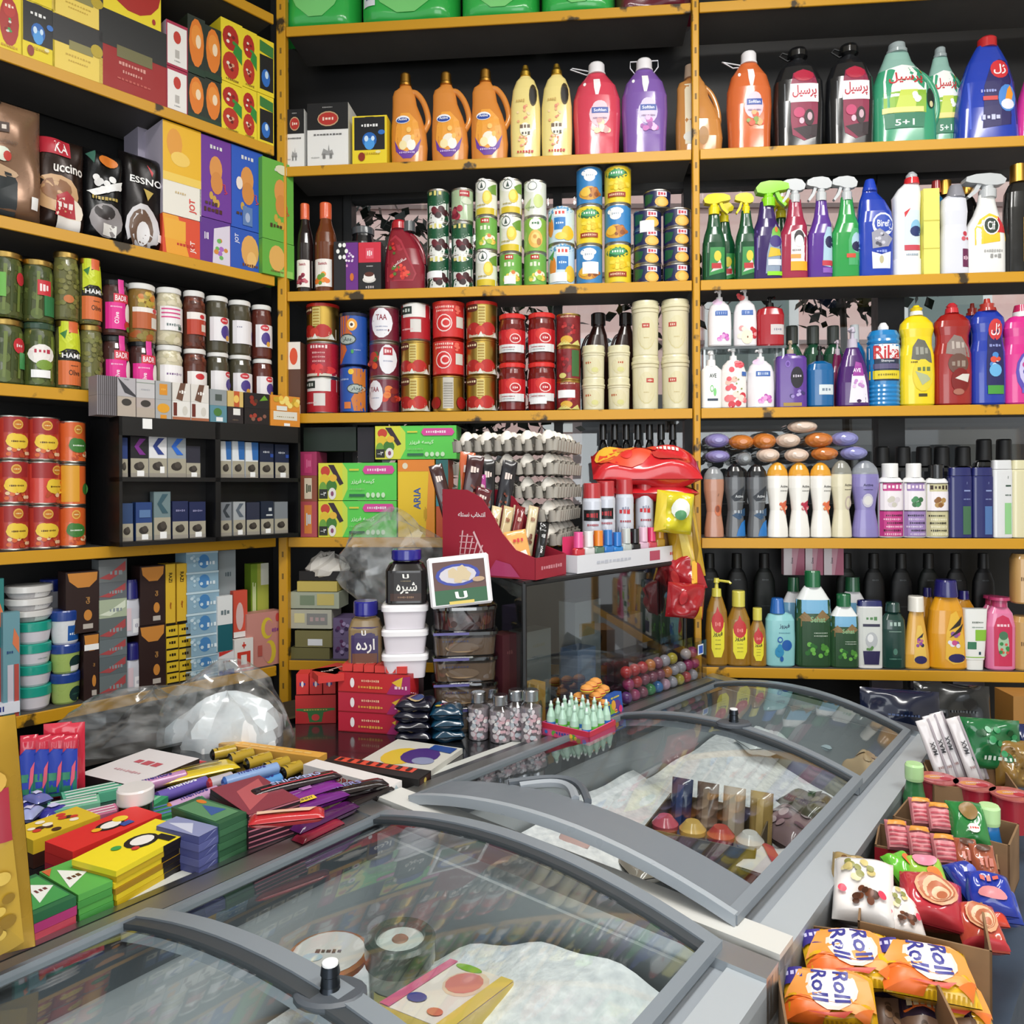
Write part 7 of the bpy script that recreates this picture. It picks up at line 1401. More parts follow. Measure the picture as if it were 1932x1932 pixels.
for lv in range(1, NT):
    for j in range(5):
        for i in range(5):
            if lv < NT - 1 and j > 0 and i < 4: continue
            o = eg if first else dup(eg); first = False
            top = lv == NT - 1
            tag(o, 'white egg sitting in the topmost egg tray' if top else 'white egg at the edge between the lower egg trays', 'egg', 'eggs in the top tray' if top else 'eggs in the lower trays')
            p = Matrix.Rotation(yaw, 3, 'Z') @ Vector(((i - 2) * .057, (j - 2) * .057, 0))
            o.location = (ec.x + p.x, ec.y + p.y, tz + lv * pitch + (.006 if top else .006))
# crisps, red bags, cans, perfumes
bx = onB(1225, 940, -.07)
o = carton('tan_carton', 'tan carton carrying the big red bags', 'box', .25, .08, bx.z - .012 - ZT, 'a8763a'); o.location = (bx.x, bx.y + .02, ZT + .0006); o.rotation_euler = (0, 0, .1)
reds = [E(-.4, .5, .5, .4, 'e04a2c'), E(-.7, .6, .25, .25, 'eab83a'), SC(.3, .7, .35, .1, 'f0d8d0'), E(.4, .4, .3, .2, 'c02428'), BL(-.2, .55, .4, .2, 6, .12, 'e8903a', 'd8302c')]
for i, (x, y, hh, c) in enumerate(((1212, 898, .05, 'c8202a'), (1215, 848, .09, 'cf2830'))):
    t = pouch('crisps_bag', f'{["lower", "upper"][i]} of the two big red bags beneath the middle shelf', 'bag', .31, .15, hh, c, dec=reds if i else [PG([(.72, .1), (1, .2), (1, .9), (.75, .8)], 'e8b82a'), PG([(-1, .2), (-.85, .3), (-.9, .8), (-1, .7)], 'e8b82a')], k='g', lie=True, p=3, wav=.3)
    p = onB(x, y, -.085); t.location = (p.x, p.y, bx.z - .01 + i * .062); t.rotation_euler = (.5 * i, 0, -.05)
for i, (x, yt) in enumerate(((1117, 912), (1143, 908), (1178, 904), (1216, 902))):
    p = OS(0, 0); Y = 2.10 + .045 * i; b = at(x, 985, Y)
    t = thing('spray_can', f'white spray can with a red cap, {["leftmost", "second", "third", "rightmost"][i]} of four behind the small perfumes', 'can', (b.x, b.y, ZT + .0006)); H = at(x, yt, Y).z - ZT; r = .0265
    secs = [(0, r, r, 2, 0), (H * .78, r, r, 2, 0), (H * .82, r * .9, r * .9, 2, 0)]
    mb = MB(); loft(mb, secs, M('cdd2de', 'g'), 18); decal(mb, [R(-.9, .55, .7, .68, '17181c') if i < 2 else SC(0, .65, .4, .05, '8a90a8'), SC(-.1, .615, .6, .06, 'c8323a'), SC(0, .5, .6, .03, 'a8505a'), *[PG([(-.8 + .3 * k, .3), (-.6 + .3 * k, .3), (-.75 + .3 * k, .44)], '2a3a6a') for k in range(5)]], r, H, front_of(secs)); mb.build('body', t, 35)
    mb = MB(); loft(mb, [(H * .82, r * .93, r * .93, 2, 0), (H * .99, r * .9, r * .9, 2, 0), (H, r * .82, r * .82, 2, 0)], M('b8343a', 'g'), 18); mb.build('cap', t, 35)
ty = thing('perfume_tray', 'long white cardboard tray along the showcase edge', 'tray', OS(.195, .0))
ty.rotation_euler = (0, 0, RS)
for nm, b in (('base', (0, 0, 0, .52, .046, .002)), ('front_wall', (0, -.002, 0, .52, 0, .045)), ('end_wall', (0, 0, 0, .002, .046, .045)), ('end_wall', (.518, 0, 0, .52, .046, .045)), ('back_wall', (0, .046, 0, .52, .0462, .09))):
    mb = MB(); box(mb, *b, M('dfe1e8' if nm != 'back_wall' else 'd8386a'))
    if nm == 'front_wall': decal(mb, [R(.25, .2, .45, .8, 'b8506a'), SC(.75, .5, .1, .3, 'c85a5a'), SC(-.4, .5, .3, .2, 'c0c4d0')], .26, .045, lambda x, z, o: (x + .26, -.002 - o, z), False)
    mb.build(nm, ty, 0)
for i, (c, cp, h) in enumerate((('c83a44', 'e85a9a', .1), ('d8d8d8', 'e4e4e4', .1), ('5a7a68', 'e8882a', .1), ('2a78c8', '2a78c8', .1), ('2f86d0', '2a78c8', .092), ('bcc4c0', 'c8ccc8', .1), ('1c1c20', '1c1c20', .098), ('dcb8cc', 'e8c0d4', .1), ('c84a5a', 'd8386a', .098), ('e0ae3a', 'e8a830', .11))):
    t = bottle('pocket_perfume', f'{["red with pink cap", "white", "green with orange cap", "bright blue", "second bright blue", "pale grey", "black", "pale pink", "rose red", "yellow"][i]} pocket perfume in the white tray', 'perfume', .034, h, [(0, .46, 3, 0), (.02, .5, 3, 0), (.55, .5, 3, 0), (.6, .36, 2.4, 0)], c, dr=.6, caps=[([(.6, .38), (.99, .36), (1, .33)], 0, cp)], dec=[SC(0, .35, .5, .06, 'e8e8e8' if c[0] not in 'bde' else '6a6a6a')], group='pocket perfumes')
    t.location = OS(.23 + .042 * i, .022, ZT + .0028); t.rotation_euler = (0, 0, RS * .6)
gold = [PG([(-1, 0), (-.5, .1), (-.6, .9), (-1, 1)], 'e8d040'), E(.2, .6, .5, .25, 'e8ece4'), E(.2, .45, .3, .12, '5a9a6a')]
for i, (x, y, Y, w_, h, c, dec, lab, rz) in enumerate(((1268, 1006, 2.2, .11, .12, 'd8cc2a', gold, 'yellow and white foil packet beside the red bags', .1), (1302, 1090, 2.25, .09, .27, 'c8a02c', [PG([(-.2, 0), (.3, .2), (.1, .9), (-.4, .8)], 'e0c860'), PG([(.4, .1), (.8, .3), (.7, .9)], '8a6a1c')], 'long gold foil bag hanging in front of the middle post', -.15), (1290, 1166, 2.2, .11, .1, 'a01c24', [PG([(.5, 0), (.9, 0), (.8, .4), (.6, .4)], 'e8b02c'), E(-.3, .6, .2, .2, 'c83038')], 'dark red bag hanging lowest beside the amber oils', .1), (1300, 1118, 2.24, .11, .11, 'a8202a', [PG([(.2, .0), (.5, .0), (1, .9), (.8, 1)], 'e0a828'), E(-.4, .5, .2, .2, 'd04040')], 'dark red bag with a gold edge above the lowest red bag', -.3))):
    t = pouch('snack_bag', lab, 'bag', w_, h, .05, c, dec=dec, k='g', p=3, wav=.35, seed=i); t.location = at(x, y, Y); t.rotation_euler = (0, rz, rz)
# ================================================================ goods on the counter
def edge(A, B, z):
    a, b = G(*A, z), G(*B, z)
    u = b - a
    return a, b, u.length, math.atan2(u.y, u.x), Vector((-u.y, u.x, 0)).normalized()
def SL(name, label, cat, A, B, D, h, col, z0=ZC + .0006, n=1, ords=None, jit=0, **kw):
    """a flat pack (or n of them piled) whose nearest lower edge runs A -> B in the picture"""
    a, b, W, yw, nr = edge(A, B, z0)
    for i in range(n):
        lab = label if n == 1 else f'{label}, {(ords or ORD)[n][i]}'
        cc = col if isinstance(col, str) else col[i % len(col)]
        k2 = dict(kw)
        if i < n - 1: k2.pop('top', None)
        o = carton(name, lab, cat, W - .001, D, h - .0005, cc, **k2)
        o.location = (a + b) / 2 + nr * D / 2 + Vector((rnd.uniform(-jit, jit), rnd.uniform(-jit, jit), i * h))
        o.rotation_euler = (0, 0, yw)
    return o
ORD = {2: ['lower', 'upper'], 3: ['lowest', 'middle', 'top'], 4: ['lowest', 'second', 'third', 'top'], 5: ['lowest', 'second up', 'middle', 'fourth up', 'top'], 6: ['lowest', 'second up', 'third up', 'fourth up', 'fifth up', 'top'], 7: ['lowest', 'second up', 'third up', 'middle', 'fifth up', 'sixth up', 'top']}
def STAND(px, pyb, wpx, yt, z0=ZC + .0006):
    p = G(px, pyb, z0)
    return p, wpx / F * p.y, at(px, yt, p.y).z - z0
# far end: jars, tubs, red cartons
o = SL('maroon_carton', 'maroon carton under the white tubs and the sesame jar', 'box', (655, 1368), (800, 1362), .12, .128, '4a2224')
zt = ZC + .0006 + .1282
def TUBS(px, Y, w_, d, hs, z, yaw, mk):
    for i, h in enumerate(hs):
        t = mk(i, w_, d, h - .0006); p = at(px, 1200, Y)
        t.location = (p.x, p.y, z); t.rotation_euler = (0, 0, yaw); z += h
    return z
def wtub(i, w_, d, h):
    t = thing('white_tub', f'white lidded plastic tub, {ORD[3][i]} of three under the black jar', 'tub')
    mb = MB(); loft(mb, [(0, w_ * .42, d * .42, 6, 0), (h * .78, w_ * .47, d * .47, 6, 0)], M('e2dce4', 'g', .35), 28); mb.build('body', t, 40)
    mb = MB(); loft(mb, [(h * .74, w_ * .5, d * .5, 6, 0), (h * .92, w_ * .5, d * .5, 6, 0), (h, w_ * .46, d * .46, 6, 0)], M('efedf0', 'g', .35), 28); mb.build('lid', t, 40)
    return t
zw = TUBS(765, 1.86, .112, .1, (.058, .058, .058), zt + .0005, .1, wtub)
def htub(i, w_, d, h):
    dk = i == 4
    t = thing('clear_tub', f'clear plastic tub of {"dark dates, topmost" if dk else "pale brown halva, " + ["lowest", "second up", "third up", "fourth up"][i]} in the stack beside the white tubs', 'tub')
    n_ = 3 if dk else 6
    mb = MB(); loft(mb, [(.002, w_ * .44, d * .44, n_, 0), (h * .72, w_ * .46, d * .46, n_, 0)], M('4a241c' if dk else '7d6448', 'p'), 26)
    if not dk: decal(mb, [E(-.1, .35, .5, .2, '8f7452'), SC(-.3, .6, .4, .08, '55506a')], w_ / 2, h, lambda x, z, o: (x, -d * .46 - o, z), False)
    else: decal(mb, [BL(0, .4, .7, .2, 10, .12, '6a3424', '38180f')], w_ / 2, h, front_of([(0, w_ * .46, d * .46, n_, 0)]))
    mb.build('filling', t, 40)
    mb = MB(); loft(mb, [(0, w_ * .46, d * .46, n_, 0), (h * .84, w_ * .485, d * .485, n_, 0)], M('dcdde4', 'c', .1), 26); mb.build('shell', t, 40)
    mb = MB(); loft(mb, [(h * .84, w_ * .5, d * .5, n_, 0), (h * .97, w_ * .5, d * .5, n_, 0), (h, w_ * .47, d * .47, n_, 0)], M('c9cad8', 'c', .16), 26)
    if not dk: decal(mb, [R(-.95, .86, .1, .96, '5a5590')], w_ / 2, h, lambda x, z, o: (x, -d * .5 - o, z), False)
    mb.build('lid', t, 40)
    return t
zh = TUBS(876, 1.87, .16, .12, (.06, .06, .061, .06, .058), ZC + .0006, .12, htub)
def sjar(px, Y, z, wpx, yt, lab, body, d2):
    w_ = wpx / F * Y; p = at(px, 1100, Y); H = at(px, yt, Y).z - z
    t = bottle('sweet_jar', lab, 'jar', w_, H, [(0, .46, 6, 0), (.02, .5, 6, 0), (.62, .5, 6, 0), (.74, .42, 4, 0), (.78, .32, 2, 0), (.82, .32, 2, 0)], body, dr=.75, caps=[([(.8, .35), (.82, .37), (.985, .37), (1, .34)], 0, '24248a')], dec=d2)
    t.location = (p.x, p.y, z); t.rotation_euler = (0, 0, .08)
sjar(767, 1.86, zw + .0005, 76, 1036, 'black syrup jar with a blue cap on top of the white tubs', '15100f', [R(-.75, .06, .75, .58, '1c1716'), R(-.75, .06, .75, .2, '3a221a'), T('شیره', .05, .3, .5, .22, 'f0eee8'), T('لا', 0, .52, .16, .08, 'f0eee8'), SC(0, .43, .25, .02, '8a7a5a'), SC(0, .13, .4, .04, '8a6a50')])
sjar(690, 1.88, zt + .0005, 62, 1133, 'brown sesame jar with a blue cap and purple label', '8a7450', [R(-.8, .06, .8, .66, '3a2a5a'), R(-.74, .08, .74, .3, '6a4432'), T('ارده', .05, .4, .55, .2, 'f0eee8'), T('لا', -.05, .58, .14, .07, 'f0eee8'), SC(0, .16, .5, .03, 'b09a80')])
w_, d_, h_ = .145, .06, .118
t = thing('sweet_tub', 'square white tub standing tilted on its side with a picture of sweets', 'tub')
mb = MB(); box(mb, -w_ / 2 + .005, 0, .005, w_ / 2 - .005, d_, h_ - .005, M('e6e4ea', 'g', .35), bev=.008); mb.build('body', t, 30)
mb = MB(); box(mb, -w_ / 2, -.012, 0, w_ / 2, 0, h_, M('efedf0', 'g', .35), bev=.005)
decal(mb, [R(-.84, .06, .84, .9, '5a3a34'), R(-.84, .06, .84, .34, '1f5a34'), E(-.05, .62, .72, .22, '2a3a9a'), E(-.05, .62, .6, .17, 'c8c4cc'), *[PG([(x - .16, z - .08), (x + .05, z - .11), (x + .17, z + .02), (x + .02, z + .11), (x - .15, z + .06)], 'cbb894') for x, z in ((-.2, .66), (.1, .7), (-.02, .56), (.22, .6))], T('لا', 0, .22, .2, .14, 'f2f4f0'), R(-.4, .05, .4, .11, 'd8c05a'), E(.6, .5, .2, .05, 'b89a7a')], w_ / 2, h_, lambda x, z, o: (x, -.012 - o, z), False)
mb.build('lid', t, 30)
p = at(872, 1137, 1.8); t.location = (p.x, p.y, zh + .0035); t.rotation_euler = (-.12, -.09, .12)
# red cartons in front
red1 = [R(-1, 0, 1, .05, '8a1a20'), E(-.6, .5, .06, .25, 'f0e8ea'), SC(-.1, .62, .25, .12, 'e8c0a0'), SC(-.1, .3, .35, .14, 'd8a04a'), PG([(.35, 0), (1, 0), (1, .95), (.6, .8)], 'a02a6a'), PG([(.5, .6), (.8, .9), (.75, .3)], 'e0b83a'), SC(.75, .35, .18, .2, 'e8c8d8')]
SL('wafer_carton', 'red wafer carton beside the black packets', 'box', (638, 1379), (775, 1388), .06, .047, ['b81f38', 'b8243c', 'c0252c'], n=3, front=red1, topc='8a1f22', top=[R(-.9, .1, .9, .95, '6a181c')])
a, b, W_, yw, nr = edge((638, 1379), (775, 1388), ZC)
for i in range(6):
    o = carton('wafer_bar', f'red wafer bar lying in the open top carton, {["first", "second", "third", "fourth", "fifth", "sixth"][i]} from the left', 'wafer', .024, .05, .016, 'cc3a34', top=[SC(0, .5, .5, .1, 'f0d8c8')]); o.location = a + (b - a) * (.1 + .15 * i) + nr * .03 + Vector((0, 0, .1425)); o.rotation_euler = (0, 0, yw + .15)
gumf = [R(-.95, .02, .95, .52, 'b82a2c'), R(-.95, .46, .95, .54, '3a7a3a'), PG([(-.3, .05), (.3, .05), (.4, .4), (.8, .46), (-.8, .46), (-.4, .4)], '2f6a34'), E(0, .22, .2, .12, 'c83a3a'), SC(0, .49, .6, .04, 'd8a84a')]
SL('gum_carton', 'open red gum carton with a green shirt motif at the back of the counter', 'box', (557, 1366), (634, 1364), .06, .07, 'c02a2a', front=gumf, topc='5a1414')
a, b, W_, yw, nr = edge((557, 1366), (634, 1364), ZC)
for i in range(3):
    o = carton('gum_pack', f'red gum pack standing in the open carton, {["left", "middle", "right"][i]}', 'gum', .03, .05, .05, 'cf2f2c', front=[SC(0, .5, .5, .2, '3a3a8a'), E(0, .5, .2, .15, 'e8d8d8')]); o.location = a + (b - a) * (.17 + .33 * i) + nr * .03 + Vector((0, 0, .0712)); o.rotation_euler = (0, 0, yw)
for i, (A, B, z) in enumerate((((600, 1290), (650, 1284), ZC + .122), ((632, 1286), (682, 1270), ZC + .122), ((640, 1330), (665, 1322), ZC + .001))):
    SL('gum_pack', f'red gum pack {["lying across the standing ones", "lying on the right of the standing ones", "lying low behind the red wafer cartons"][i]}', 'gum', A, B, .08, .018 if i < 2 else .05, 'c8322e', z0=z, top=[SC(0, .5, .5, .1, 'f0d0c8')])
def pile(name, lab, A, B, D, h, n, col, dec, cat='packet'):
    a, b, W, yw, nr = edge(A, B, ZC)
    for i in range(n):
        o = pouch(name, f'{lab}, {ORD[n][i]}', cat, W, D, h * 1.0, col, dec=dec, k='g', lie=True, p=4, wav=.3, seed=i)
        o.location = (a + b) / 2 + nr * D / 2 + Vector((rnd.uniform(-.004, .004), 0, ZC * 0 + .0008 + i * h * .98)); o.rotation_euler = (0, 0, yw + rnd.uniform(-.1, .1))
pile('wet_wipes', 'black foil packet beside the red wafer cartons', (742, 1405), (812, 1405), .075, .024, 4, '17182a', [E(0, .4, .5, .3, 'b8a070'), E(.1, .4, .4, .2, '2a3a6a'), SC(0, .8, .4, .08, 'b0b0c0')])
pile('wet_wipes', 'teal foil packet beside the silver sweet bottles', (816, 1405), (878, 1402), .07, .026, 3, '123a52', [SC(0, .5, .4, .1, 'a83a5a'), R(-.3, .6, .6, .75, 'd8d0d8'), E(-.5, .4, .2, .1, 'c8b040')])
for i, (x, y, yt) in enumerate(((903, 1392, 1305), (944, 1397, 1310), (926, 1376, 1297), (974, 1393, 1300), (1002, 1399, 1300))):
    p, W_, H = STAND(x, y, 44, yt)
    t = thing('sweet_bottle', f'little clear bottle of pale sugar balls with a silver cap, {["leftmost in front", "second in front", "left at the back", "third in front", "rightmost"][i]}', 'bottle', p)
    r = W_ / 2; secs = [(0, r * .95, r * .95, 2, 0), (H * .68, r, r, 2, 0), (H * .78, r * .6, r * .6, 2, 0), (H * .8, r * .6, r * .6, 2, 0)]
    mb = MB(); loft(mb, [(s[0] * .97 + .001, s[1] * .9, s[2] * .9, 2, 0) for s in secs[:2]], M('b8a8ac', 'g'), 16)
    decal(mb, [BL(0, .36, .85, .3, 46, .17, 'd8d0d4', 'c8b0b8', 'e8e4e4', 'b8c0c8', 'cfa8b0')], r, H, front_of([(0, r * .93, r * .93, 2, 0), (H, r * .93, r * .93, 2, 0)])); mb.build('sugar_balls', t, 40)
    mb = MB(); loft(mb, secs, M('e4e8ea', 'c', .12), 16); mb.build('bottle', t, 60)
    mb = MB(); loft(mb, [(H * .79, r * .66, r * .66, 2, 0), (H * .98, r * .66, r * .66, 2, 0), (H, r * .58, r * .58, 2, 0)], M('c4c8cc', 'm', .25), 16); mb.build('cap', t, 40)
# burger sweets, bottle sweets in their tray, ball sweets
def burger(p, s, lab, grp='burger sweets'):
    t = thing('burger_sweet', lab, 'sweet', p, rnd.uniform(0, 6), grp)
    mb = MB(); loft(mb, [(0, s * .8, s * .8, 2, 0), (s * .35, s, s, 2, 0)], M('d8924a'), 14); mb.build('bun', t, 50)
    mb = MB(); loft(mb, [(s * .35, s * 1.05, s * 1.05, 2, 0), (s * .5, s * 1.05, s * 1.05, 2, 0)], M('d8c83a'), 14); loft(mb, [(s * .5, s, s, 2, 0), (s * .7, s, s, 2, 0)], M('b8402c'), 14); mb.build('filling', t, 50)
    mb = MB(); loft(mb, [(s * .7, s, s, 2, 0), (s * 1.0, s * .85, s * .85, 2, 0), (s * 1.25, s * .4, s * .4, 2, 0)], M('e09a4c'), 14); mb.build('bun_top', t, 60)
for i, (x, y) in enumerate(((1002, 1352), (1006, 1374))): burger(G(x, y, ZC), .016, f'orange burger sweet beside the sugar ball bottles, {["behind", "in front"][i]}', None)
def ocarton(name, lab, A, B, D, z0, h, col, dec=(), inner=None, cat='carton', thick=.003, flaps=True):
    a, b, W, yw, nr = edge(A, B, z0 + h)
    t = thing(name, lab, cat, (a.x, a.y, z0), yw)
    for nm, bb in (('base', (0, 0, 0, W, D, thick)), ('front_wall', (0, 0, 0, W, thick, h)), ('back_wall', (0, D - thick, 0, W, D, h)), ('end_wall', (0, 0, 0, thick, D, h)), ('end_wall', (W - thick, 0, 0, W, D, h))):
        mb = MB(); box(mb, *bb, col)
        if nm == 'front_wall' and dec: decal(mb, dec, W / 2, h, lambda x, z, o: (x + W / 2, -o, z), False)
        if nm == 'end_wall' and bb[0] and dec: decal(mb, dec[:1], D / 2, h, lambda x, z, o: (W + o, x + D / 2, z), False)
        mb.build(nm, t, 0)
    return t, W, D
tr, TW, TD = ocarton('sweet_tray', 'pink and blue card tray of little milk bottle sweets over the freezer rail', (1022, 1362), (1112, 1382), .115, ZC + .0085, .03, M('d8588a'), [R(-1, .6, 1, 1, 'c83048'), SC(0, .4, .4, .3, '3a4a9a'), BL(0, .3, .9, .2, 10, .08, '5aa03c', 'e8c03a', 'd83a6a', '3a7ac8')])
tr.rotation_euler.z += 0
Mt = tr.matrix_basis.copy() if False else (Matrix.Translation(tr.location) @ Matrix.Rotation(tr.rotation_euler.z, 4, 'Z'))
bt = None
for j in range(4):
    for i in range(4):
        lq = Mt @ Vector((TW * (i + .5) / 4, TD * (j + .5) / 4, .0035))
        lab = 'clear and green milk bottle sweet in the pink tray' if (i + j) % 3 else 'clear and blue milk bottle sweet in the pink tray'
        c = '6ac84a' if (i + j) % 3 else '3a7ad0'
        t = bottle('bottle_sweet', lab, 'sweet', .022, .075, [(0, .44, 2, 0), (.05, .5, 2, 0), (.26, .5, 2, 0), (.38, .5, 2, 0), (.55, .46, 2, 0), (.8, .2, 2, 0), (.86, .24, 2, 0), (.9, .2, 2, 0)], 'b4d8c4', dr=1, bands=[(.2, 'e4ece8'), (.34, c), (1, 'b4d8c4')], group='milk bottle sweets', seg=12, caps=[([(.88, .16), (1, .1)], 0, 'e8f0f0')])
        t.location = lq
for i in range(15):
    s = .31 + (i % 4) * .033; d = .02 + .024 * (i // 5)
    p = P1 + dS * (s - .14) + nS * (-.05 + .012 * (i % 3)) + Vector((0, 0, ZC + .008 + .024 * (i // 4)))
    burger(p, .016, 'orange burger sweet in the heap behind the milk bottle sweets')
mb = MB()
A_ = lambda s, d, z: P1 + dS * s + nS * d + Vector((0, 0, z))
o = carton('sweet_box', 'blue and yellow sweet carton at the foot of the burger sweets', 'box', .07, .02, .05, '2a5ab0', front=[R(-.8, .1, .6, .6, '8ab83a'), E(.2, .4, .5, .3, '6a3a8a'), E(-.3, .5, .3, .25, 'e8a83a'), SC(0, .85, .6, .1, 'e8d83a'), E(.6, .2, .25, .18, 'd83a7a')])
o.location = A_(.27, -.055, ZC + .0075); o.rotation_euler = (-.12, 0, RS + .1)
bb = thing('ball_box', 'clear plastic box of wrapped ball sweets along the showcase glass', 'box', A_(.34, -.055, ZC + .0075), RS)
BL_, BD, BH = .4, .048, .12
mb = MB(); box(mb, 0, 0, 0, BL_, BD, BH, M('e4e6ea', 'c', .1)); mb.build('clear_shell', bb, 0)
mb = MB(); box(mb, BL_ - .05, -.0008, .08, BL_ - .02, 0, .11, M('e8ecf4')); box(mb, BL_ - .046, -.0014, .084, BL_ - .024, -.0008, .106, M('2a5ac0')); mb.build('price_tag', bb, 0)
bc = ('a83a6a', '6a3a7a', 'c87a3a', 'b8a83a', 'a8a4a8', '8a4a5a', '3a8a4a', '3a7ab8', 'c8a0b0', 'b83a3a')
MBt = Matrix.Translation(bb.location) @ Matrix.Rotation(RS, 4, 'Z')
sb = {}
for c in bc:
    mb = MB(); ball(mb, (0, 0, 0), .0165, .0165, .0165, M(c, 'g'), 12, 8); mb.v = [(x, y, z) for x, y, z in mb.v]; sb[c] = mb
cnm = dict(zip(bc, ('magenta', 'purple', 'orange', 'mustard', 'silver', 'plum', 'green', 'blue', 'pale pink', 'red')))
for i in range(10):
    for j in range(3):
        if (i * 7 + j * 3) % 11 == 0 and j == 2: continue
        c = bc[(0, 1, 9, 2, 5, 2, 3, 4, 8, 4)[(i + rnd.randint(0, 2)) % 10] if j else (1, 0, 5, 6, 7, 8, 4, 3, 9, 4)[i % 10]]
        o = sb[c].build('ball_sweet', None, 80) if not isinstance(sb[c], bpy.types.Object) else dup(sb[c])
        sb[c] = o
        tag(o, f'{cnm[c]} wrapped ball sweet in the clear box', 'sweet', f'{cnm[c]} ball sweets')
        o.location = MBt @ Vector((.022 + i * .0375 + (j % 2) * .01, .024, .018 + j * .0335))
# gum rolls, bars and boxes nearer the camera
def ROLL(A, B, r, lab, col, ends, txt=None, tc='24306a', z0=ZC, name='mint_roll', cat='sweets', extra=()):
    a, b = G(*A, z0 + r), G(*B, z0 + r)
    u = b - a; Lh = u.length
    t = thing(name, lab, cat, a)
    secs = [(0, r * .6, r * .6, 2, 0), (.004, r, r, 2, 0), (Lh - .004, r, r, 2, 0), (Lh, r * .6, r * .6, 2, 0)]
    mb = MB(); loft(mb, secs, M(col, 'g'), 16, [(.012, M(ends, 'g')), (Lh - .006, M(col, 'g')), (Lh, M(ends, 'g'))]); mb.build('roll', t, 50)
    mb = MB(); d = list(extra)
    if txt: d.append(T(txt, 0, .5, .5, .7, tc, PI / 2))
    if d: decal(mb, d, r, Lh, front_of(secs)); mb.build('label', t, 0)
    z_ = u.normalized(); y_ = -(Vector((0, 0, 1)) - z_ * z_.z).normalized(); x_ = y_.cross(z_)
    t.matrix_world = Matrix.Translation(a) @ Matrix(((x_.x, y_.x, z_.x, 0), (x_.y, y_.y, z_.y, 0), (x_.z, y_.z, z_.z, 0), (0, 0, 0, 1)))
    return t
def BAR(A, B, w_, h, lab, col, dec=(), z0=ZC, name='chocolate_bar', crimp=None, cat='bar', k='g'):
    a, b = G(*A, z0), G(*B, z0); u = b - a
    o = pouch(name, lab, cat, w_, u.length, h, col, dec=dec, k=k, lie=True, p=6, wav=.08, crimp=crimp, flat=.05, seed=len(lab))
    m = (a + b) / 2; o.location = (m.x, m.y, z0 + .0008); o.rotation_euler = (0, 0, math.atan2(u.y, u.x) - PI / 2)
    return o
for i, (A, B, c, e, lab, tx, z) in enumerate((((237, 1492), (352, 1462), 'c08ab8', 'd85a6a', 'pink and violet mint roll beside the white and red pack', 'mentos', 0), ((293, 1507), (392, 1474), '6a5ab0', '3a3280', 'violet mint roll in front of the pink one', 'mentos', 0), ((316, 1528), (412, 1492), 'c8a0c8', 'e09040', 'lilac and orange mint roll, nearest of the mint rolls', 'mentos', 0), ((392, 1480), (440, 1466), 'c0b8c0', 'c83a3a', 'silver topped mint tube lying beside the pale blue rolls', None, .01), ((420, 1478), (526, 1448), '8aa8d8', '3a6ab8', 'pale blue mint roll lying on top of the blue ones', 'mentos', .02), ((446, 1494), (532, 1468), '5a9ad8', '3a6ab8', 'sky blue mint roll under the pale blue one', 'mentos', 0), ((500, 1496), (575, 1474), '7ab0e0', '5a5ab8', 'sky blue mint roll beside the dark chocolate bars', 'mentos', 0))):
    ROLL(A, B, .0115, lab, c, e, tx, 'f0f0fa' if i == 1 else '3a3a8a', ZC + z)
for i, (A, B) in enumerate((((398, 1425), (446, 1414)), ((430, 1434), (478, 1420)), ((462, 1443), (512, 1428)), ((497, 1452), (545, 1436)), ((530, 1460), (568, 1444)))):
    ROLL(A, B, .0125, f'gold biscuit roll with a black end, {["first", "second", "third", "fourth", "fifth"][i]} from the left', 'b89a34', '1c1a16', None, name='biscuit_roll', extra=[R(-.6, .2, .6, .24, '3a2e14'), E(0, .6, .4, .12, 'c8a83a')])
SL('orange_box', 'long orange yellow carton behind the gold biscuit rolls', 'box', (412, 1420), (602, 1447), .03, .02, 'e0a84a', top=[SC(0, .5, .8, .3, 'e8c070')])
SL('wafer_box', 'long black carton with an orange stripe behind the white box', 'box', (602, 1462), (790, 1494), .05, .024, '1c1a1a', top=[R(-.85, .5, .75, .95, 'd8503a'), *[R(-.8 + .2 * i, .55, -.72 + .2 * i, .9, '2a1a18') for i in range(8)]], right=[R(-.8, .1, .8, .9, '3a2018'), E(0, .6, .2, .2, 'c8b050')])
SL('wafer_box', 'long white carton with red lettering at the counter edge', 'box', (572, 1466), (736, 1510), .035, .026, 'ece8e8', front=[T('QUADREX', -.2, .5, .55, .45, 'b8403a'), R(.8, 0, 1, 1, 'b8d0e0')], topc='e4e0e0', right=[PG([(-1, 0), (1, 0), (0, .9)], 'b8c8d0')])
SL('picture_pack', 'flat white carton printed with yellow and purple shapes lying on the counter', 'box', (668, 1452), (800, 1474), .17, .012, 'c9c8c0', top=[E(-.2, .45, .5, .3, 'd8b83a'), E(.25, .55, .5, .28, '4a2f78'), E(.5, .4, .3, .12, '8a90b0'), PG([(.2, .8), (.9, .75), (.9, .95), (.2, .97)], '2a4a90')])
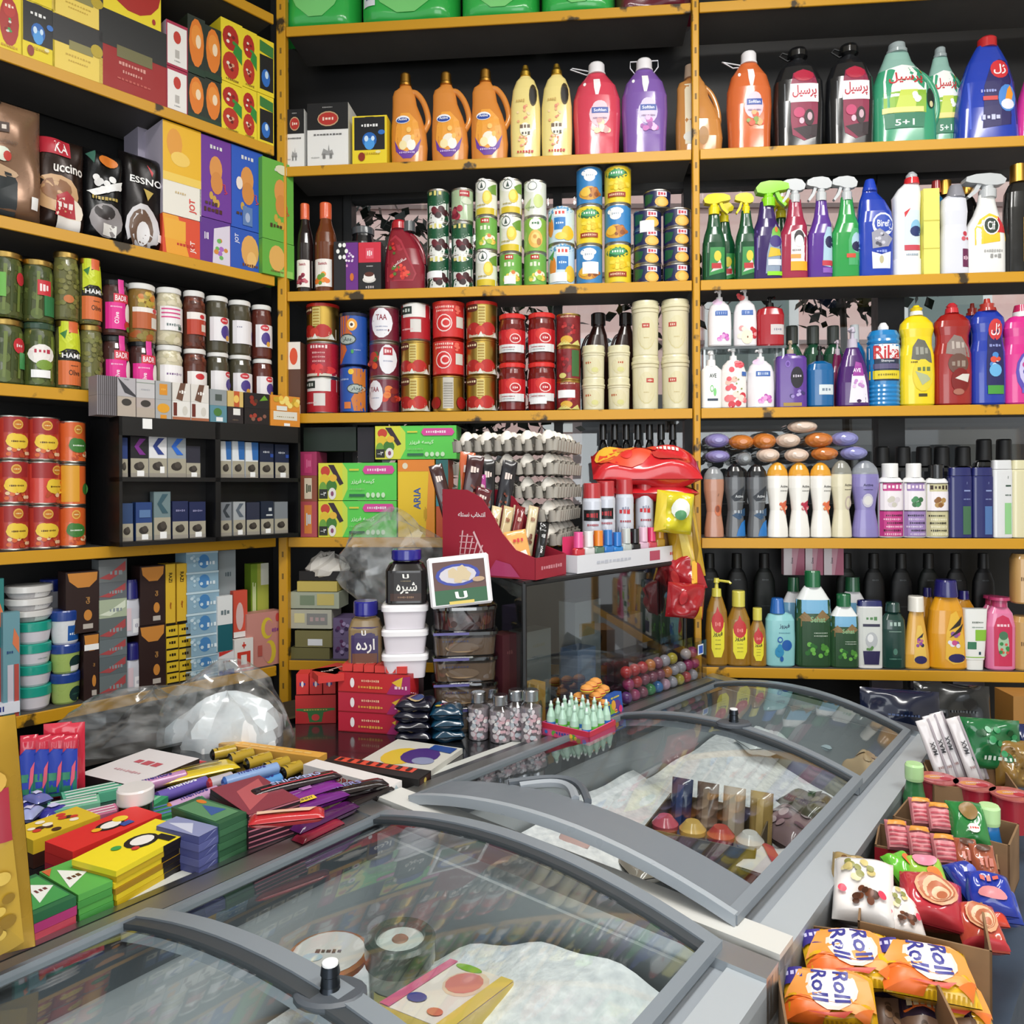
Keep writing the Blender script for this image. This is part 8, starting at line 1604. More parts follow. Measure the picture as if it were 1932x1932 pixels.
# stacks along the counter edge
SL('gum_box', 'green chewing gum box at the near end of the counter', 'gum', (148, 1742), (214, 1712), .11, .0095, ['4a9a48', '56a84c', '4a9a48', '5aac50'], z0=ZC + .0006, n=4, jit=.001, top=[PG([(-.9, .25), (.7, .5), (-.3, .85)], 'e8ece8'), SC(-.1, .5, .4, .12, '5a3a30'), PG([(-.95, .75), (-.4, .95), (-.95, .97)], 'c8643a')])
SL('gum_box', 'dark green and pink chewing gum box at the left end of the counter', 'gum', (62, 1782), (146, 1743), .11, .0125, ['c8485a', 'b83a7a', '2a6a44'], z0=ZC + .0006, n=3, jit=.001, top=[R(-.9, .1, .9, .9, '3f9a52'), PG([(-.3, .2), (.9, .5), (.1, .8)], 'e8ece8'), SC(.3, .5, .3, .12, '6a3a3a'), E(-.5, .6, .3, .1, 'c86a3a')])
SL('gum_sachet', 'yellow bubble gum sachet piled beside the green gum boxes', 'gum', (218, 1712), (372, 1622), .088, .0085, ['d8b81f', 'e8cc24', 'a8801a', 'e8cc24', 'c8a81c', 'e8d426'], n=6, jit=.0015, top=[E(.1, .5, .35, .25, '1f1c1a'), E(.12, .5, .25, .17, 'e8e4e0'), R(.3, .05, .5, .4, '1f1c1a'), E(-.35, .65, .1, .08, '3a9a4a'), E(-.2, .35, .08, .06, 'c83a3a')], front=[R(.1, 0, .55, 1, '1c1614')])
SL('gum_sachet', 'red bubble gum sachet piled behind the yellow sachets', 'gum', (136, 1668), (305, 1590), .07, .016, ['a81f3a', 'c8282a', 'd42c2a'], n=3, jit=.001, top=[E(.1, .5, .3, .25, '1c1a1c'), E(.12, .5, .22, .17, 'ece8e4'), E(.4, .6, .16, .16, 'e8c82a'), E(-.2, .5, .1, .1, 'e8b02a'), R(.2, .15, .45, .35, '2a4a9a')])
SL('gum_sachet', 'small yellow and red sachet behind the red pile', 'gum', (62, 1640), (190, 1588), .07, .022, ['3a2018', 'd8b82c'], n=2, top=[BL(0, .5, .8, .4, 12, .12, 'c83a2a', '3a2a1a', 'f0e8d0')])
SL('gum_box', 'blue gum box piled beside the yellow sachets', 'gum', (374, 1652), (412, 1630), .09, .0115, ['4a508a', '5a609a'], n=5, jit=.001, top=[R(-1, 0, 1, 1, '8a90b8'), PG([(-.8, .2), (.6, .5), (-.2, .9)], 'c8cce0')], front=[PG([(-.6, 0), (.8, .9), (.5, .9)], '8a90c0')])
SL('gum_box', 'dark green gum box piled left of the dark chocolate bars', 'gum', (413, 1632), (466, 1606), .12, .0105, ['3a6a48', '2f5c3e'], n=6, jit=.001, top=[R(-.9, .1, .8, .9, '5a8a62'), PG([(-.5, .3), (.6, .3), (.2, .7)], '3a5a98'), E(.5, .8, .2, .1, 'd87a2a')])
SL('chocolate_slab', 'black and pink chocolate slab piled at the counter edge', 'chocolate', (468, 1608), (566, 1574), .15, .0085, ['2a1620', '3c1c2c'], n=7, jit=.0015, front=[R(-1, .7, 1, 1, 'c8788a')], top=[R(-1, 0, 1, 1, '8a3a48'), PG([(-.8, .1), (.4, .4), (.8, .9), (-.4, .7)], 'b85a60')])
# loose bars across the middle
bars = [((470, 1512), (640, 1470), .03, 'dark brown chocolate bar with blue lettering nearest the white box', '241820', [T('SNICKERS', 0, .5, .5, .6, 'a8b4e0', PI / 2), R(.7, .1, .8, .9, 'c83a4a')], .055), ((530, 1530), (728, 1484), .032, 'dark brown bar with blue lettering lying lower beside the white box', '1e1418', [T('SNICKERS', 0, .5, .5, .6, '8a90c8', PI / 2)], .035), ((500, 1555), (652, 1505), .032, 'purple chocolate bar with a yellow label', '6a1f7a', [R(-.4, .35, .5, .6, 'e8c83a'), T('FUNNY', .05, .475, .35, .2, '3a1a50', PI / 2)], .035), ((510, 1530), (640, 1488), .03, 'plain purple chocolate bar behind the yellow labelled one', '7a2488', [SC(0, .5, .4, .2, 'c080c8')], .045), ((556, 1580), (668, 1528), .03, 'dark purple bar at the counter edge', '4a1450', [], .02), ((455, 1525), (560, 1515), .03, 'red chocolate bar with a pale stripe behind the dark slabs', 'c8382c', [PG([(-.6, .2), (.6, .5), (.3, .9), (-.3, .5)], 'e8c8a8')], .04), ((470, 1560), (612, 1545), .035, 'red bar lying on the dark slabs', 'b82a30', [PG([(-.3, .1), (.3, .1), (.5, .8), (-.1, .9)], 'e0b8a0')], .062), ((380, 1545), (480, 1525), .035, 'orange red bar behind the dark green gum boxes', 'b84038', [PG([(-.6, .1), (.4, .5), (-.3, .9)], 'd89a8a')], .03), ((610, 1556), (706, 1510), .03, 'black bar at the counter edge nearest the white box', '1c1216', [PG([(-.4, .6), (.4, .9), (.4, .6)], '6a3a7a')], .012), ((560, 1600), (640, 1560), .028, 'crimson bar at the counter edge', '8a1f38', [], .01), ((400, 1512), (470, 1496), .03, 'navy bar behind the red bars', '22307a', [E(0, .5, .5, .2, '3a5ab0')], .02), ((650, 1530), (735, 1494), .03, 'dark brown bar end sticking out under the white box', '1a1014', [], .018)]
for A, B, w_, lab, c, d, z in bars: BAR(A, B, w_, .016, lab, c, d, ZC + z - .008, crimp=None)
SL('card_carton', 'flat white carton with red script at the back of the counter', 'box', (150, 1478), (250, 1502), .16, .02, '2c2226', topc='e4dfe2', top=[SC(0, .6, .5, .16, 'c85a68'), SC(0, .3, .5, .06, 'd8a8b0')])
for i, (A, B, c, d, lab) in enumerate((((218, 1498), (372, 1440), 'b8283a', [R(-.5, .2, -.3, .9, 'd86a70'), R(0, .2, .2, .9, 'd86a70')], 'red sachet strip beside the white and red script carton'), ((300, 1480), (445, 1448), 'e0c430', [R(-.6, .3, -.4, .8, '5a4a20'), R(0, .3, .2, .8, '5a4a20')], 'yellow sachet strip in front of the red strip'))):
    BAR(A, B, .06, .014, lab, c, d, ZC, name='sachet_strip', cat='sachet')
for i, (A, B, D, c, lab, st_) in enumerate((((120, 1530), (235, 1505), .05, '5ab090', 'green and white striped gum box beside the jar with a white lid', 'e0ece6'), ((90, 1552), (190, 1532), .05, '7ac0a0', 'pale green striped gum box left of the pink one', 'e8f0ec'), ((134, 1570), (226, 1548), .04, 'd87aa0', 'pink and white striped gum box left of the jar', 'f0e4ea'), ((280, 1545), (318, 1520), .06, '3a9a6a', 'green gum box right of the jar with a white lid', '8ac8a8'), ((288, 1566), (400, 1534), .055, '3a8a5a', 'green and blue gum box in front of the mint rolls', '5a7ac0'), ((300, 1592), (440, 1556), .05, '3f9060', 'green gum box behind the dark green pile', '7ab090'))):
    SL('gum_box', lab, 'gum', A, B, D, .018, c, top=[R(-.9, .2, .9, .32, st_), R(-.9, .5, .9, .62, st_), R(-.9, .8, .9, .9, st_)])
p, W_, H = STAND(256, 1562, 64, 1484)
t = jar('cream_pot', 'small dark pot with a white lid standing among the gum boxes', W_, H, '1c1614', 'e8e4e4', lidh=.36, neck=.94, dec2=[R(.0, .05, .85, .45, 'a8bcbc'), SC(.45, .25, .3, .06, '3a4a4a')]); t.location = p
for i in range(8):
    x, y = (40, 70, 100, 55, 90, 120, 65, 105)[i], (1540, 1532, 1545, 1562, 1570, 1580, 1588, 1596)[i]
    p = G(x, y, ZC); o = pouch('twist_sweet', f'blue and violet wrapped sweet in the small heap at the left end, {["first", "second", "third", "fourth", "fifth", "sixth", "seventh", "nearest"][i]}', 'sweet', .05, .03, .02, ('2a3080', '6a70b0', '3a3a9a', 'a0a8d8')[i % 4], dec=[R(-.3, .3, .4, .7, 'c8c8e8')], k='g', lie=True, seed=i); o.location = (p.x, p.y, ZC + .001 + .012 * (i % 2)); o.rotation_euler = (0, 0, rnd.uniform(0, 3))
for i, x in enumerate((52, 78, 104, 130)):
    p, W_, H = STAND(x, 1512 - i * 3, 30, 1390)
    o = pouch('sherbet_sachet', f'red and blue sachet standing at the left end of the counter, {["first", "second", "third", "fourth"][i]} from the left', 'sachet', W_, H, .014, 'c82a44', dec=[R(-.95, .04, .95, .42, '2a7a6a'), PG([(-.95, .1), (.95, .1), (.95, .78), (-.2, .8), (-.95, .7)], '2a44b0'), R(-.6, .3, .2, .42, '3a8a6a'), PG([(.2, .15), (.7, .3), (.8, .6), (.4, .5)], 'e0607a'), R(-.7, .12, .3, .2, '2a7a5a')], k='g', p=5, seed=i); o.location = p; o.rotation_euler = (-.12, 0, .35)
    if i < 2:
        o = pouch('sherbet_sachet', f'red topped sachet standing behind the front sachets, {["left", "right"][i]}', 'sachet', W_ * 1.6, H * 1.1, .014, 'd8344a', k='g', seed=9 + i); o.location = (p.x + .03, p.y + .045, p.z); o.rotation_euler = (0, 0, .35)
# bags behind the counter and the big gold bag at the edge
def heap(name, lab, c, rx, ry, rz, seed, mat, rough=.25):
    return film(name, lab, c, rx, ry, rz, seed, mat, 'bag', rough, .2)
q0 = G(390, 1412, ZC + .02)
heap('plastic_bag', 'crumpled clear bag full of white bags behind the counter', (q0.x - .01, q0.y + .13, ZC), .15, .11, .17, 8, M('f0f4f6', 'w'), .3)
heap('white_bags', 'bright white carrier bags heaped behind the counter edge', (q0.x, q0.y + .12, ZC - .01), .13, .09, .11, 5, M('e8eaec', 'g', .4), .4)
q1 = G(190, 1440, ZC)
heap('plastic_bag', 'crumpled clear bag lying behind the white and red script carton', (q1.x + .02, q1.y + .2, ZC - .02), .22, .1, .12, 12, M('e8ecee', 'w'), .4)
mb = MB(); vv = [bk_a, bk_b, bk_b + Vector((-.2, .21, 0)), bk_a + Vector((-.2, .21, 0))]
prism(mb, vv, .0, ZC - .03, M('1c1a18')); tag(mb.build('low_cabinet', None, 0), 'low dark cabinet behind the counter carrying the plastic bags', 'cabinet')
t = pouch('snack_bag', 'tall gold and grey snack bag hanging at the left picture edge', 'bag', .16, .27, .05, 'b08a2c', dec=[R(-1, .0, .35, .55, '8f8c8c'), PG([(.35, 0), (.9, .05), (.9, .5), (.5, .6), (.35, .4)], 'b89430'), R(.2, .5, .9, .72, 'a0283a'), BL(.4, .82, .4, .15, 9, .16, 'c8a048', '8a6a20', 'd87a3a'), BL(.3, .95, .4, .05, 6, .16, '9a7a6a', '3a3440', 'b85a48'), BL(.62, .3, .2, .2, 12, .08, '8a6a1c', 'd0b050')], k='f', p=4, wav=.4)
p = at(-88, 1822, .86); t.location = p; t.rotation_euler = (0, -.07, .35)
# ================================================================ inside the freezers
def heapmesh(name, lab, Qf, u0, u1, v0, v1, hf, mat, seed, cat='frost'):
    rr = random.Random(seed); ph = [rr.uniform(0, 6.3) for _ in range(8)]
    n, m = 36, 26; vs, fs = [], []
    for i in range(n + 1):
        for j in range(m + 1):
            a, b = i / n, j / m
            z = hf(a, b) + .010 * math.sin(9 * a + ph[0] + 4 * b) + .008 * math.sin(13 * b + ph[1] - 6 * a) + .004 * math.sin(31 * a + ph[2]) * math.sin(27 * b + ph[3])
            vs.append(Qf(u0 + (u1 - u0) * a, v0 + (v1 - v0) * b, z))
    for i in range(n):
        for j in range(m): fs.append((i * (m + 1) + j, (i + 1) * (m + 1) + j, (i + 1) * (m + 1) + j + 1, i * (m + 1) + j + 1))
    mb = MB(); mb.add(vs, fs, mat); o = mb.build(name, None, 60)
    return tag(o, lab, cat, None, 'stuff')
FROST = worn('frost', 'd4d7db', 'f6f7f8', 55, .3, .7, .9, bump=.5)
sm = lambda x: max(0, min(1, x)) ** 2 * (3 - 2 * max(0, min(1, x)))
heapmesh('frost_bed', 'white frosted packing cloth lying in the near freezer', QB, .07, .94, .1, .865, lambda a, b: -.23 + .15 * sm((b - .02) * 1.6) + .03 * a, FROST, 3)
heapmesh('frost_bed', 'white frosted bed of ice in the far freezer under the sweets tray', QA, .07, .94, .1, .865, lambda a, b: -.27 + .13 * sm((1.0 - b) * 1.1) * (1 if a < .6 else .75) + .03 * a, FROST, 6)
def pz(px, py, z): return G(px, py, z)
p = pz(755, 1790, .80)
t = thing('glass_jar', 'jar with a round grey lid seen through the near freezer lid', 'jar', (p.x, p.y, .70))
mb = MB(); loft(mb, [(0, .042, .042, 2, 0), (.085, .046, .046, 2, 0)], M('8a9088', 'g'), 24); decal(mb, [R(-.7, .1, -.2, .7, 'b8b070'), R(.2, .1, .5, .7, '2a2e2c')], .046, .085, front_of([(0, .044, .044, 2, 0), (.1, .046, .046, 2, 0)])); mb.build('body', t, 40)
mb = MB(); loft(mb, [(.085, .05, .05, 2, 0), (.115, .051, .051, 2, 0), (.12, .046, .046, 2, 0), (.118, .036, .036, 2, 0), (.112, .034, .034, 2, 0)], M('525c56', 'g'), 28); loft(mb, [(.112, .034, .034, 2, 0), (.114, .03, .03, 2, 0)], M('c9d2ce', 'g'), 24); loft(mb, [(.114, .012, .012, 2, 0), (.116, .01, .01, 2, 0)], M('9a7a6a'), 16); mb.build('lid', t, 40)
o = carton('juice_carton', 'pink and yellow juice carton lying in the near freezer', 'carton', .1, .16, .07, 'e6c86a', topc='ecdcd0', top=[R(-1, .0, .6, 1, 'efe4dc'), E(.1, .7, .55, .25, 'ecd0b8'), E(.05, .7, .45, .2, 'e08a80'), E(-.3, .95, .4, .06, '8ab83a'), R(.62, 0, 1, 1, 'e8c860'), PG([(-1, 0), (-.7, 0), (-.75, 1), (-1, 1)], 'd86a90'), E(-.45, .25, .25, .08, '3a4a9a'), E(.3, .15, .2, .06, 'd87a60')], front=[SC(0, .5, .5, .2, 'd87a60')])
p = pz(838, 1905, .80); o.location = (p.x, p.y - .01, .752); o.rotation_euler = (-.2, 0, -.5)
p = pz(620, 1815, .76); mb = MB(); loft(mb, [(0, .055, .055, 2, 0), (.012, .06, .06, 2, 0), (.014, .054, .054, 2, 0)], M('a8714a'), 26); loft(mb, [(.0145, .053, .053, 2, 0), (.0155, .05, .05, 2, 0)], M('d8d4d0'), 24)
decal(mb, [SC(0, 0, .4, .2, '6a5a50'), E(-.4, -.3, .3, .2, 'b8ccd8')], .05, .05, lambda x, z, o: (x, z, .0156 + o), False)
o = tag(mb.build('ice_cream_tub', None, 40), 'brown rimmed round tub under the lock of the near freezer', 'tub'); o.location = p
t, W, D = ocarton('brown_carton', 'brown cardboard carton of frozen cups in the far freezer', (1213, 1562), (1425, 1606), .2, .69, .08, M('6a5a42', 'p'))
MC = Matrix.Translation(t.location) @ Matrix.Rotation(t.rotation_euler.z, 4, 'Z')
for i in range(8):
    x, y = .036 + (i % 4) * .056, .035 + (i // 4) * .1
    if i < 4:
        c = thing('sundae_cup', f'frozen clear lidded cup at the front of the brown carton, {["first with red berries", "second golden", "third red", "fourth clear"][i]}', 'cup', MC @ Vector((x, y, .0035)))
        mb = MB(); loft(mb, [(0, .019, .019, 2, 0), (.072, .025, .025, 2, 0)], M(('a83048', 'b8862a', 'b02a2c', 'b0a8a0')[i], 'g'), 16); mb.build('body', c, 50)
        mb = MB(); loft(mb, [(.072, .027, .027, 2, 0), (.08, .027, .027, 2, 0), (.095, .014, .014, 2, 0)], M(('c8586a', 'd8b060', 'c04a44', 'd8d4d0')[i], 'g'), 16); mb.build('lid', c, 50)
    else:
        o = pouch('ice_pop', f'frozen bag standing at the back of the brown carton, {["dark blue", "brown striped", "pale brown", "gold"][i - 4]}', 'bag', .046, .13, .03, ('28345a', '6a5448', 'a89684', 'a88a50')[i - 4], dec=[R(-.3, .1, .3, .9, ('3a4a7a', '8a7460', 'c4b4a0', 'c8a868')[i - 4])], k='g', seed=i); o.location = MC @ Vector((x, y, .004)); o.rotation_euler = (-.3, 0, t.rotation_euler.z)
def fbag(px, py, z, w_, h, d, c, dec, lab, rz, k='g'):
    p = pz(px, py, z); o = pouch('frozen_bag', lab, 'bag', w_, h, d, c, dec=dec, k=k, lie=True, p=3, wav=.35, seed=px); o.location = (p.x, p.y, z - d / 2); o.rotation_euler = (0, 0, rz); return o
fbag(1490, 1640, .74, .1, .17, .05, 'e0dcde', [E(.1, .3, .2, .1, '6a4a8a'), PG([(-.8, .6), (.4, .95), (.3, .75), (-.7, .5)], 'b84a50'), SC(.4, .2, .3, .05, 'd05a70')], 'white and red frozen bag near the right rail of the far freezer', .9)
fbag(1490, 1565, .73, .13, .15, .06, '8c7478', [BL(0, .5, .7, .3, 12, .14, 'a88a90', '6a4a58', 'c8b4b8')], 'mauve frozen bag beside the brown carton', .4)
fbag(1535, 1525, .73, .12, .12, .05, '5c5a48', [BL(0, .5, .6, .3, 10, .14, '3f4034', '7a765a')], 'olive frozen bag in the right corner under the middle lid', .2)
fbag(1100, 1565, .74, .07, .16, .03, 'c8a8a4', [R(-.5, .2, -.2, .9, 'b0483f'), R(0, .2, .25, .9, 'b8584c')], 'red striped frozen packet left of the brown carton', -.4)
fbag(1330, 1655, .72, .1, .14, .03, '7a94a8', [R(-.6, .3, .5, .7, 'dfe2e4'), E(.4, .5, .2, .15, '6a8aa8')], 'blue and white frozen packet in front of the brown carton', .6)
fbag(1230, 1630, .72, .12, .1, .03, '8a8378', [R(-.5, .3, .5, .5, 'a09a90')], 'grey brown frozen packet in front of the brown carton', .3)
fbag(1420, 1720, .73, .11, .14, .04, '7a6a44', [PG([(-.6, .2), (.6, .4), (.2, .8)], 'c8a04a')], 'brown and gold frozen packet near the junction of the freezers', .5)
fbag(1640, 1455, .76, .09, .1, .07, 'd8bc98', [BL(0, .5, .6, .3, 8, .2, 'e4d0b4', 'c8a880')], 'pale orange frozen bag at the right of the farthest lid', .3)
fbag(1440, 1400, .76, .13, .1, .05, 'dfe4e6', [E(0, .5, .4, .3, 'eef2f4')], 'white frozen bag under the farthest lid', .2)
fbag(1560, 1400, .76, .09, .09, .04, 'cfe0e8', [E(0, .5, .5, .3, 'e4eef2')], 'pale blue frozen bag under the farthest lid', .5)
knob(fB, AB, .648, .56); knob(fA, AA, .568, .5)
# ================================================================ cartons of biscuits beside the freezer
CB = M('8a6a4a', 'p'); CBD = worn('worn_cardboard', '8f7050', '6a5038', 6, .4, .7, .85)
stz = .70
A0, A1, A2, A3 = G(1520, 1990, stz), G(1880, 2010, stz), G(2060, 1440, stz), G(1790, 1420, stz)
mb = MB(); prism(mb, [A0, A1, A2, A3], 0, stz - .001, M('3a4a5c')); tag(mb.build('display_bench', None, 0), 'dark blue bench under the snack cartons along the freezer side', 'bench')
def snack(px, py, z, w_, h, d, c, dec, lab, rx=0, ry=0, rz=0, lie=True, k='g', name='snack_pack', cat='snack', wav=.25, p=4, crimp=None):
    q = G(px, py, z); o = pouch(name, lab, cat, w_, h, d, c, dec=dec, k=k, lie=lie, p=p, wav=wav, seed=px + py, crimp=crimp)
    o.location = (q.x, q.y, z - (d * .6 if lie else h / 2)); o.rotation_euler = (rx, ry, rz); return o
rz0 = -.25
t4, _, _ = ocarton('snack_carton', 'cardboard carton of yellow roll cake packs at the near end of the bench', (1482, 1936), (1836, 1990), .23, stz, .12, CBD)
t3, _, _ = ocarton('snack_carton', 'cardboard carton of mixed cakes behind the yellow roll cakes', (1618, 1738), (1872, 1796), .19, stz, .135, CBD)
t2, _, _ = ocarton('snack_carton', 'red fronted cardboard carton of small jelly packets', (1650, 1594), (1886, 1642), .1, stz + .03, .1, CBD, [R(-1, 0, 1, .97, '9c2430'), E(-.6, .3, .3, .25, 'c8442a')])
t1, _, _ = ocarton('snack_carton', 'cardboard carton of packets and blue capped bottles at the far end', (1684, 1540), (1905, 1596), .11, stz + .05, .1, CBD)
roll = [PG([(-1, .0), (-.2, .0), (.1, .25), (-.6, .4), (-1, .3)], 'e8702a'), R(-1, .62, -.55, 1, '3a2f84'), SC(-.78, .8, .18, .1, 'c8c4e8'), PG([(-1, .4), (-.3, .3), (.7, .1), (1, .3), (.9, .8), (.3, 1), (-.5, 1)], 'e89a4a'), E(.08, .58, .58, .4, 'f0d8cc'), E(.08, .58, .5, .34, 'f4eef0'), T('Roll', -.18, .58, .2, .56, '3a3a90', -PI / 2), T('Roll', .3, .58, .2, .56, '3a3a90', -PI / 2), PG([(.5, .1), (.95, .3), (.8, .0)], 'd8702a'), PG([(-.5, .1), (.5, .16), (.3, .06)], 'c84a3a')]
snack(1600, 1800, .815, .115, .08, .034, 'e8b81f', roll, 'yellow roll cake pack, left one of the back row', .35, -.05, rz0 + .05, crimp='d8a81a')
snack(1742, 1826, .815, .115, .08, .034, 'e8b81f', roll, 'yellow roll cake pack, right one of the back row', .3, .05, rz0 - .0, crimp='d8a81a')
snack(1566, 1872, .80, .11, .07, .032, 'd8a61c', roll, 'yellow roll cake pack in front, tilted over the carton edge', .5, -.1, rz0 - .1, crimp='c8961a')
snack(1775, 1885, .775, .11, .07, .03, 'd8a61c', roll, 'yellow roll cake pack lying deep under the right one', .2, .1, rz0, crimp='c8961a')
for i, (x, y, lab) in enumerate(((1672, 1890, 'navy and brown pack between the yellow roll cakes'), (1740, 1925, 'navy and brown pack at the bottom of the picture'), (1800, 1925, 'navy and brown pack in the bottom right corner of the near carton'), (1560, 1932, 'green and navy pack in front of the tilted yellow pack'))):
    snack(x, y, .765, .055, .08, .03, '2a2034', [R(-1, .1, 1, .55, '6a5040'), BL(0, .32, .7, .15, 8, .16, '8a6a50', '4a3628'), SC(0, .75, .7, .12, 'c8b894')] if i < 3 else [E(0, .5, .6, .4, '2f5a44')], lab, .5, 0, rz0)
nut = [BL(-.1, .7, .5, .16, 14, .12, 'c8b878', '8a8a4a', 'e0d4a8'), BL(.1, .25, .4, .14, 9, .14, '4a2a1a', '6a3a22'), E(-.6, .35, .15, .06, 'd8405a'), E(.7, .3, .12, .06, 'd8405a')]
snack(1632, 1668, .845, .085, .105, .045, 'ece8e6', nut, 'white pack printed with nuts, left of the mixed carton', .5, -.1, -.5)
snack(1692, 1712, .825, .06, .08, .03, 'e8e0dc', nut, 'smaller white pack printed with nuts in front of the first', .5, 0, -.2)
snack(1600, 1646, .84, .05, .08, .03, 'a08a5c', [BL(0, .5, .7, .4, 12, .16, 'c8b080', '6a4a2a')], 'brown nut pack at the left edge of the mixed carton', .6, 0, -.5)
snack(1698, 1634, .845, .045, .06, .03, '6ac03a', [E(.3, .6, .4, .2, 'e8703a')], 'bright green sweet pack, left of two', .5, 0, .3)
snack(1742, 1641, .845, .06, .06, .035, '9ac848', [E(0, .75, .6, .2, 'e08aa0'), E(.3, .35, .4, .2, 'e8803a')], 'lime and pink sweet pack, right of two', .5, 0, -.2)
swirl = [E(.1, .6, .7, .35, 'd8a07a'), *[E(.1 + .04 * i, .62 - .04 * i, .6 - .11 * i, .3 - .055 * i, 'e6b894' if i % 2 else 'b86a48') for i in range(5)], R(-1, 0, 1, .12, 'b8343c')]
snack(1752, 1686, .835, .085, .08, .045, 'b83440', swirl, 'red pack printed with a big cake swirl', .5, .1, -.4)
snack(1842, 1738, .815, .06, .07, .035, 'b84a3a', swirl, 'red pack printed with a cake swirl, nearest the right carton wall', .5, 0, -.2)
snack(1818, 1658, .84, .045, .075, .035, '2a3a9c', [E(.2, .6, .3, .2, '4a5ac0')], 'blue pack standing on end, left of the blue ones', .6, 0, .3)
snack(1862, 1674, .84, .065, .065, .04, '2438a0', [E(0, .3, .6, .16, 'd88a90'), SC(0, .7, .4, .15, 'e06a5a')], 'blue pack with a pink oval in the mixed carton', .5, 0, -.3)
snack(1885, 1701, .82, .05, .05, .03, '2a44a8', [], 'small blue pack wedged at the right carton wall', .5, 0, -.3)
snack(1862, 1724, .815, .05, .03, .02, 'c8402c', [], 'small orange red pack under the blue packs', .4, 0, -.2)
jl = [R(-.9, .05, .9, .72, 'd88a90'), *[R(-.8, .12 + .14 * i, .8, .18 + .14 * i, 'b84a58') for i in range(4)], PG([(-.9, .78), (.9, .78), (.7, .95), (-.7, .95)], 'd8923a')]
for i, (x, y, c) in enumerate(((1690, 1565, 0), (1732, 1577, 0), (1778, 1592, 0), (1820, 1600, 1), (1852, 1612, 1))):
    snack(x, y, .855, .036, .05, .022, 'c87a80' if not c else 'a85a40', jl if not c else [SC(0, .4, .6, .4, 'c87a6a'), E(0, .85, .6, .12, '5a3a2c')], f'small jelly packet in the red fronted carton, {["first", "second", "third", "fourth", "fifth"][i]} from the left', .9, 0, rz0, lie=True)
for i, (x, y) in enumerate(((1735, 1522), (1768, 1532))):
    snack(x, y, .875, .036, .05, .022, 'c87a80', jl, f'small jelly packet in the far carton, {["left", "right"][i]}', .9, 0, rz0)
snack(1822, 1540, .875, .06, .075, .03, '2a7a3c', [E(0, .7, .5, .2, '8a6a3a'), E(.1, .3, .3, .12, 'e8e0d8'), SC(.1, .3, .25, .06, 'c83a3a')], 'green packet beside the blue capped bottle', .8, 0, rz0)
for i, (x, y, lab) in enumerate(((1866, 1545, 'blue bottle with a pale lime cap in the far carton'), (1725, 1500, 'bottle with a pale lime cap behind the far carton'))):
    q = G(x, y, .87 - .04 * i); t = bottle('drink_bottle', lab, 'bottle', .042, .14, [(0, .46, 2.4, 0), (.03, .5, 2.4, 0), (.5, .5, 2.4, 0), (.62, .42, 2.2, 0), (.76, .36, 2, 0)], '2a7ac0' if i == 0 else '3a7a4a', dr=.9, caps=[([(.76, .4), (.8, .42), (.97, .42), (1, .36)], 0, 'bfe8a8')], dec=[E(.2, .3, .5, .14, 'd8e4f4'), SC(.2, .3, .4, .08, 'c83a4a')] if i == 0 else [])
    t.location = (q.x, q.y, stz + .055)
for i, (x, y) in enumerate(((1770, 1470), (1838, 1482), (1908, 1500))):
    q = G(x, y, .83); t = thing('dessert_cup', f'red dessert cup with a printed foil lid, {["first", "second", "third"][i]} from the freezer', 'cup', (q.x, q.y, stz + .06))
    mb = MB(); loft(mb, [(0, .029, .029, 2, 0), (.07, .036, .036, 2, 0)], M('a82838', 'g'), 22); mb.build('cup', t, 50)
    mb = MB(); loft(mb, [(.07, .039, .039, 2, 0), (.073, .039, .039, 2, 0)], M('b85a5a', 'g'), 22); decal(mb, [E(0, 0, .8, .5, 'c8707a'), E(-.2, .1, .5, .3, 'd8904a'), E(.3, -.2, .3, .25, 'b83040'), SC(0, .1, .4, .15, 'e8d0d0')], .039, .039, lambda x, z, o: (x, z, .073 + o), False); mb.build('foil_lid', t, 50)
tt, _, _ = ocarton('far_carton', 'tan carton of white sachets at the far end of the bench', (1760, 1480), (1930, 1500), .16, stz + .06, .07, CB)
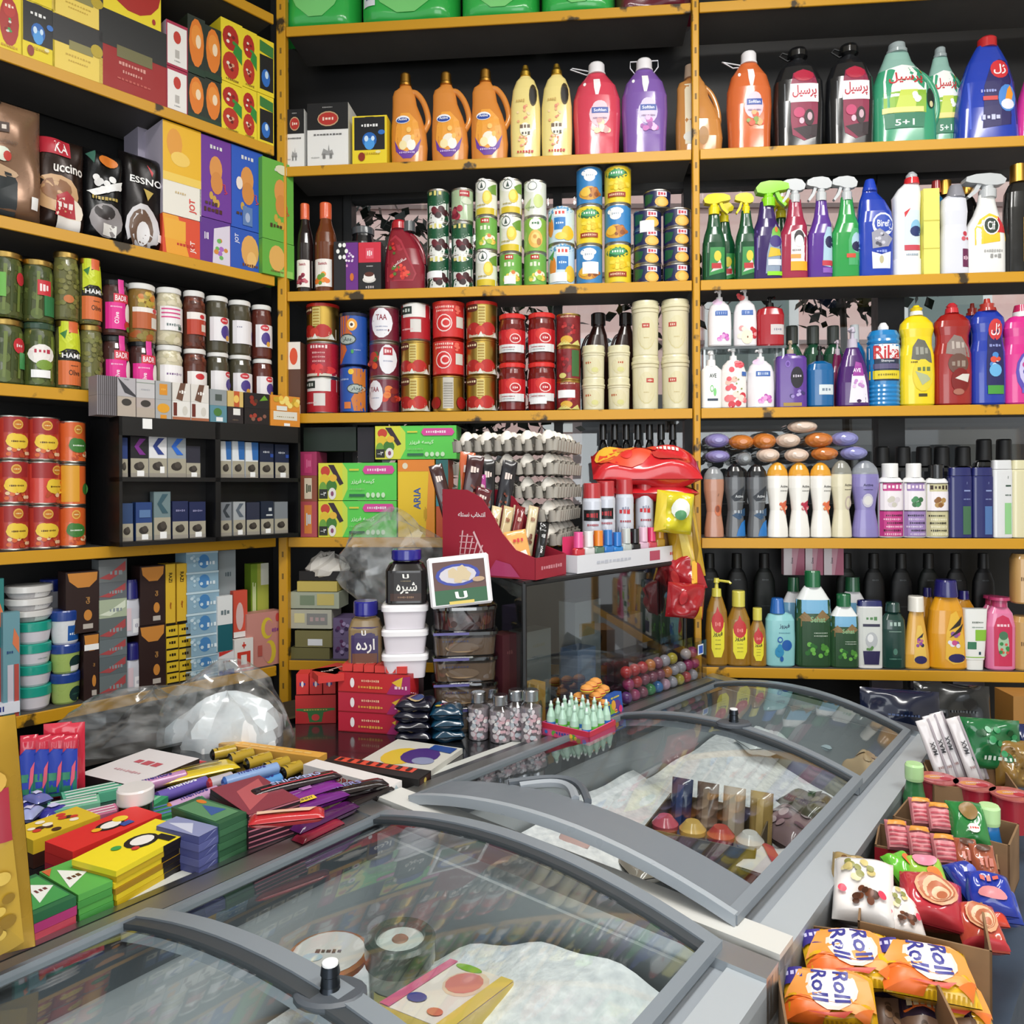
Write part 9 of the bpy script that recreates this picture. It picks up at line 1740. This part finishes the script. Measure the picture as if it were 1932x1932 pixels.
for i, (x, yt, h) in enumerate(((1782, 1360, .15), (1805, 1362, .15), (1826, 1360, .145), (1846, 1385, .13), (1766, 1375, .14))):
    q = G(x + 18, 1478, .80); o = pouch('drink_sachet', f'tall white stick sachet with black lettering, {["second", "third", "fourth", "rightmost", "leftmost"][i]} of five', 'sachet', .03, h, .012, 'dcd8da', dec=[T('MAX', 0, .55, .4, .2, '26262c', PI / 2), SC(0, .25, .4, .04, '9a7a7a'), PG([(.5, 0), (.9, 0), (.9, 1), (.6, 1)], 'a8a0a8')], k='g', p=5, seed=i); o.location = (q.x, q.y + .02 * (i % 2), .80); o.rotation_euler = (-.2, -.28, -.1)
for i, (x, y, Y, w_, h, c, d, lab) in enumerate(((1870, 1452, 1.72, .13, .11, '1f6a3c', [BL(0, .6, .7, .3, 14, .1, '8ac0a0', '2f8a54', '17502c'), SC(.1, .25, .5, .1, 'c8d8cc')], 'shiny green foil bag behind the white sticks'), (1915, 1485, 1.7, .08, .1, '8a6a34', [BL(0, .5, .8, .4, 20, .06, 'a88a4a', '6a5024')], 'gold brown bag right of the green foil bag'), (1950, 1470, 1.75, .1, .12, '1f2a5a', [R(-.9, .5, -.4, .6, 'b83a3a')], 'navy bag cut by the right edge of the picture'), (1700, 1420, 2.0, .2, .16, '121a34', [SC(0, .6, .4, .04, '4a5a80')], 'dark navy bag behind the far end of the freezer'), (1800, 1418, 2.1, .2, .18, '15181c', [SC(.2, .6, .4, .04, '50565a')], 'black bag under the shampoo shelf'))):
    o = pouch('foil_bag', lab, 'bag', w_, h, .05, c, dec=d, k='g', p=3, wav=.4, seed=i); o.location = at(x, y, Y); o.rotation_euler = (-.2, .05, -.1)
for i, x in enumerate((1672, 1745, 1825)):
    q = at(x, 1345, 2.36); t = pouch('sachet_strip', f'strip of grey sachets hanging under the lowest shelf, {["left", "middle", "right"][i]}', 'sachet', .1, .11, .012, '34343a', dec=[R(-.9, .7, .9, .95, '5a545c'), PG([(-.6, .4), (0, .05), (.6, .4)], '45454c')], p=5, seed=i); t.location = q; t.rotation_euler = (0, 0, RB)
o = carton('tan_carton', 'tan carton standing under the right end of the lowest shelf', 'box', .16, .1, .12, 'a8783a'); o.location = at(1950, 1385, 2.2); o.rotation_euler = (0, 0, -.1)
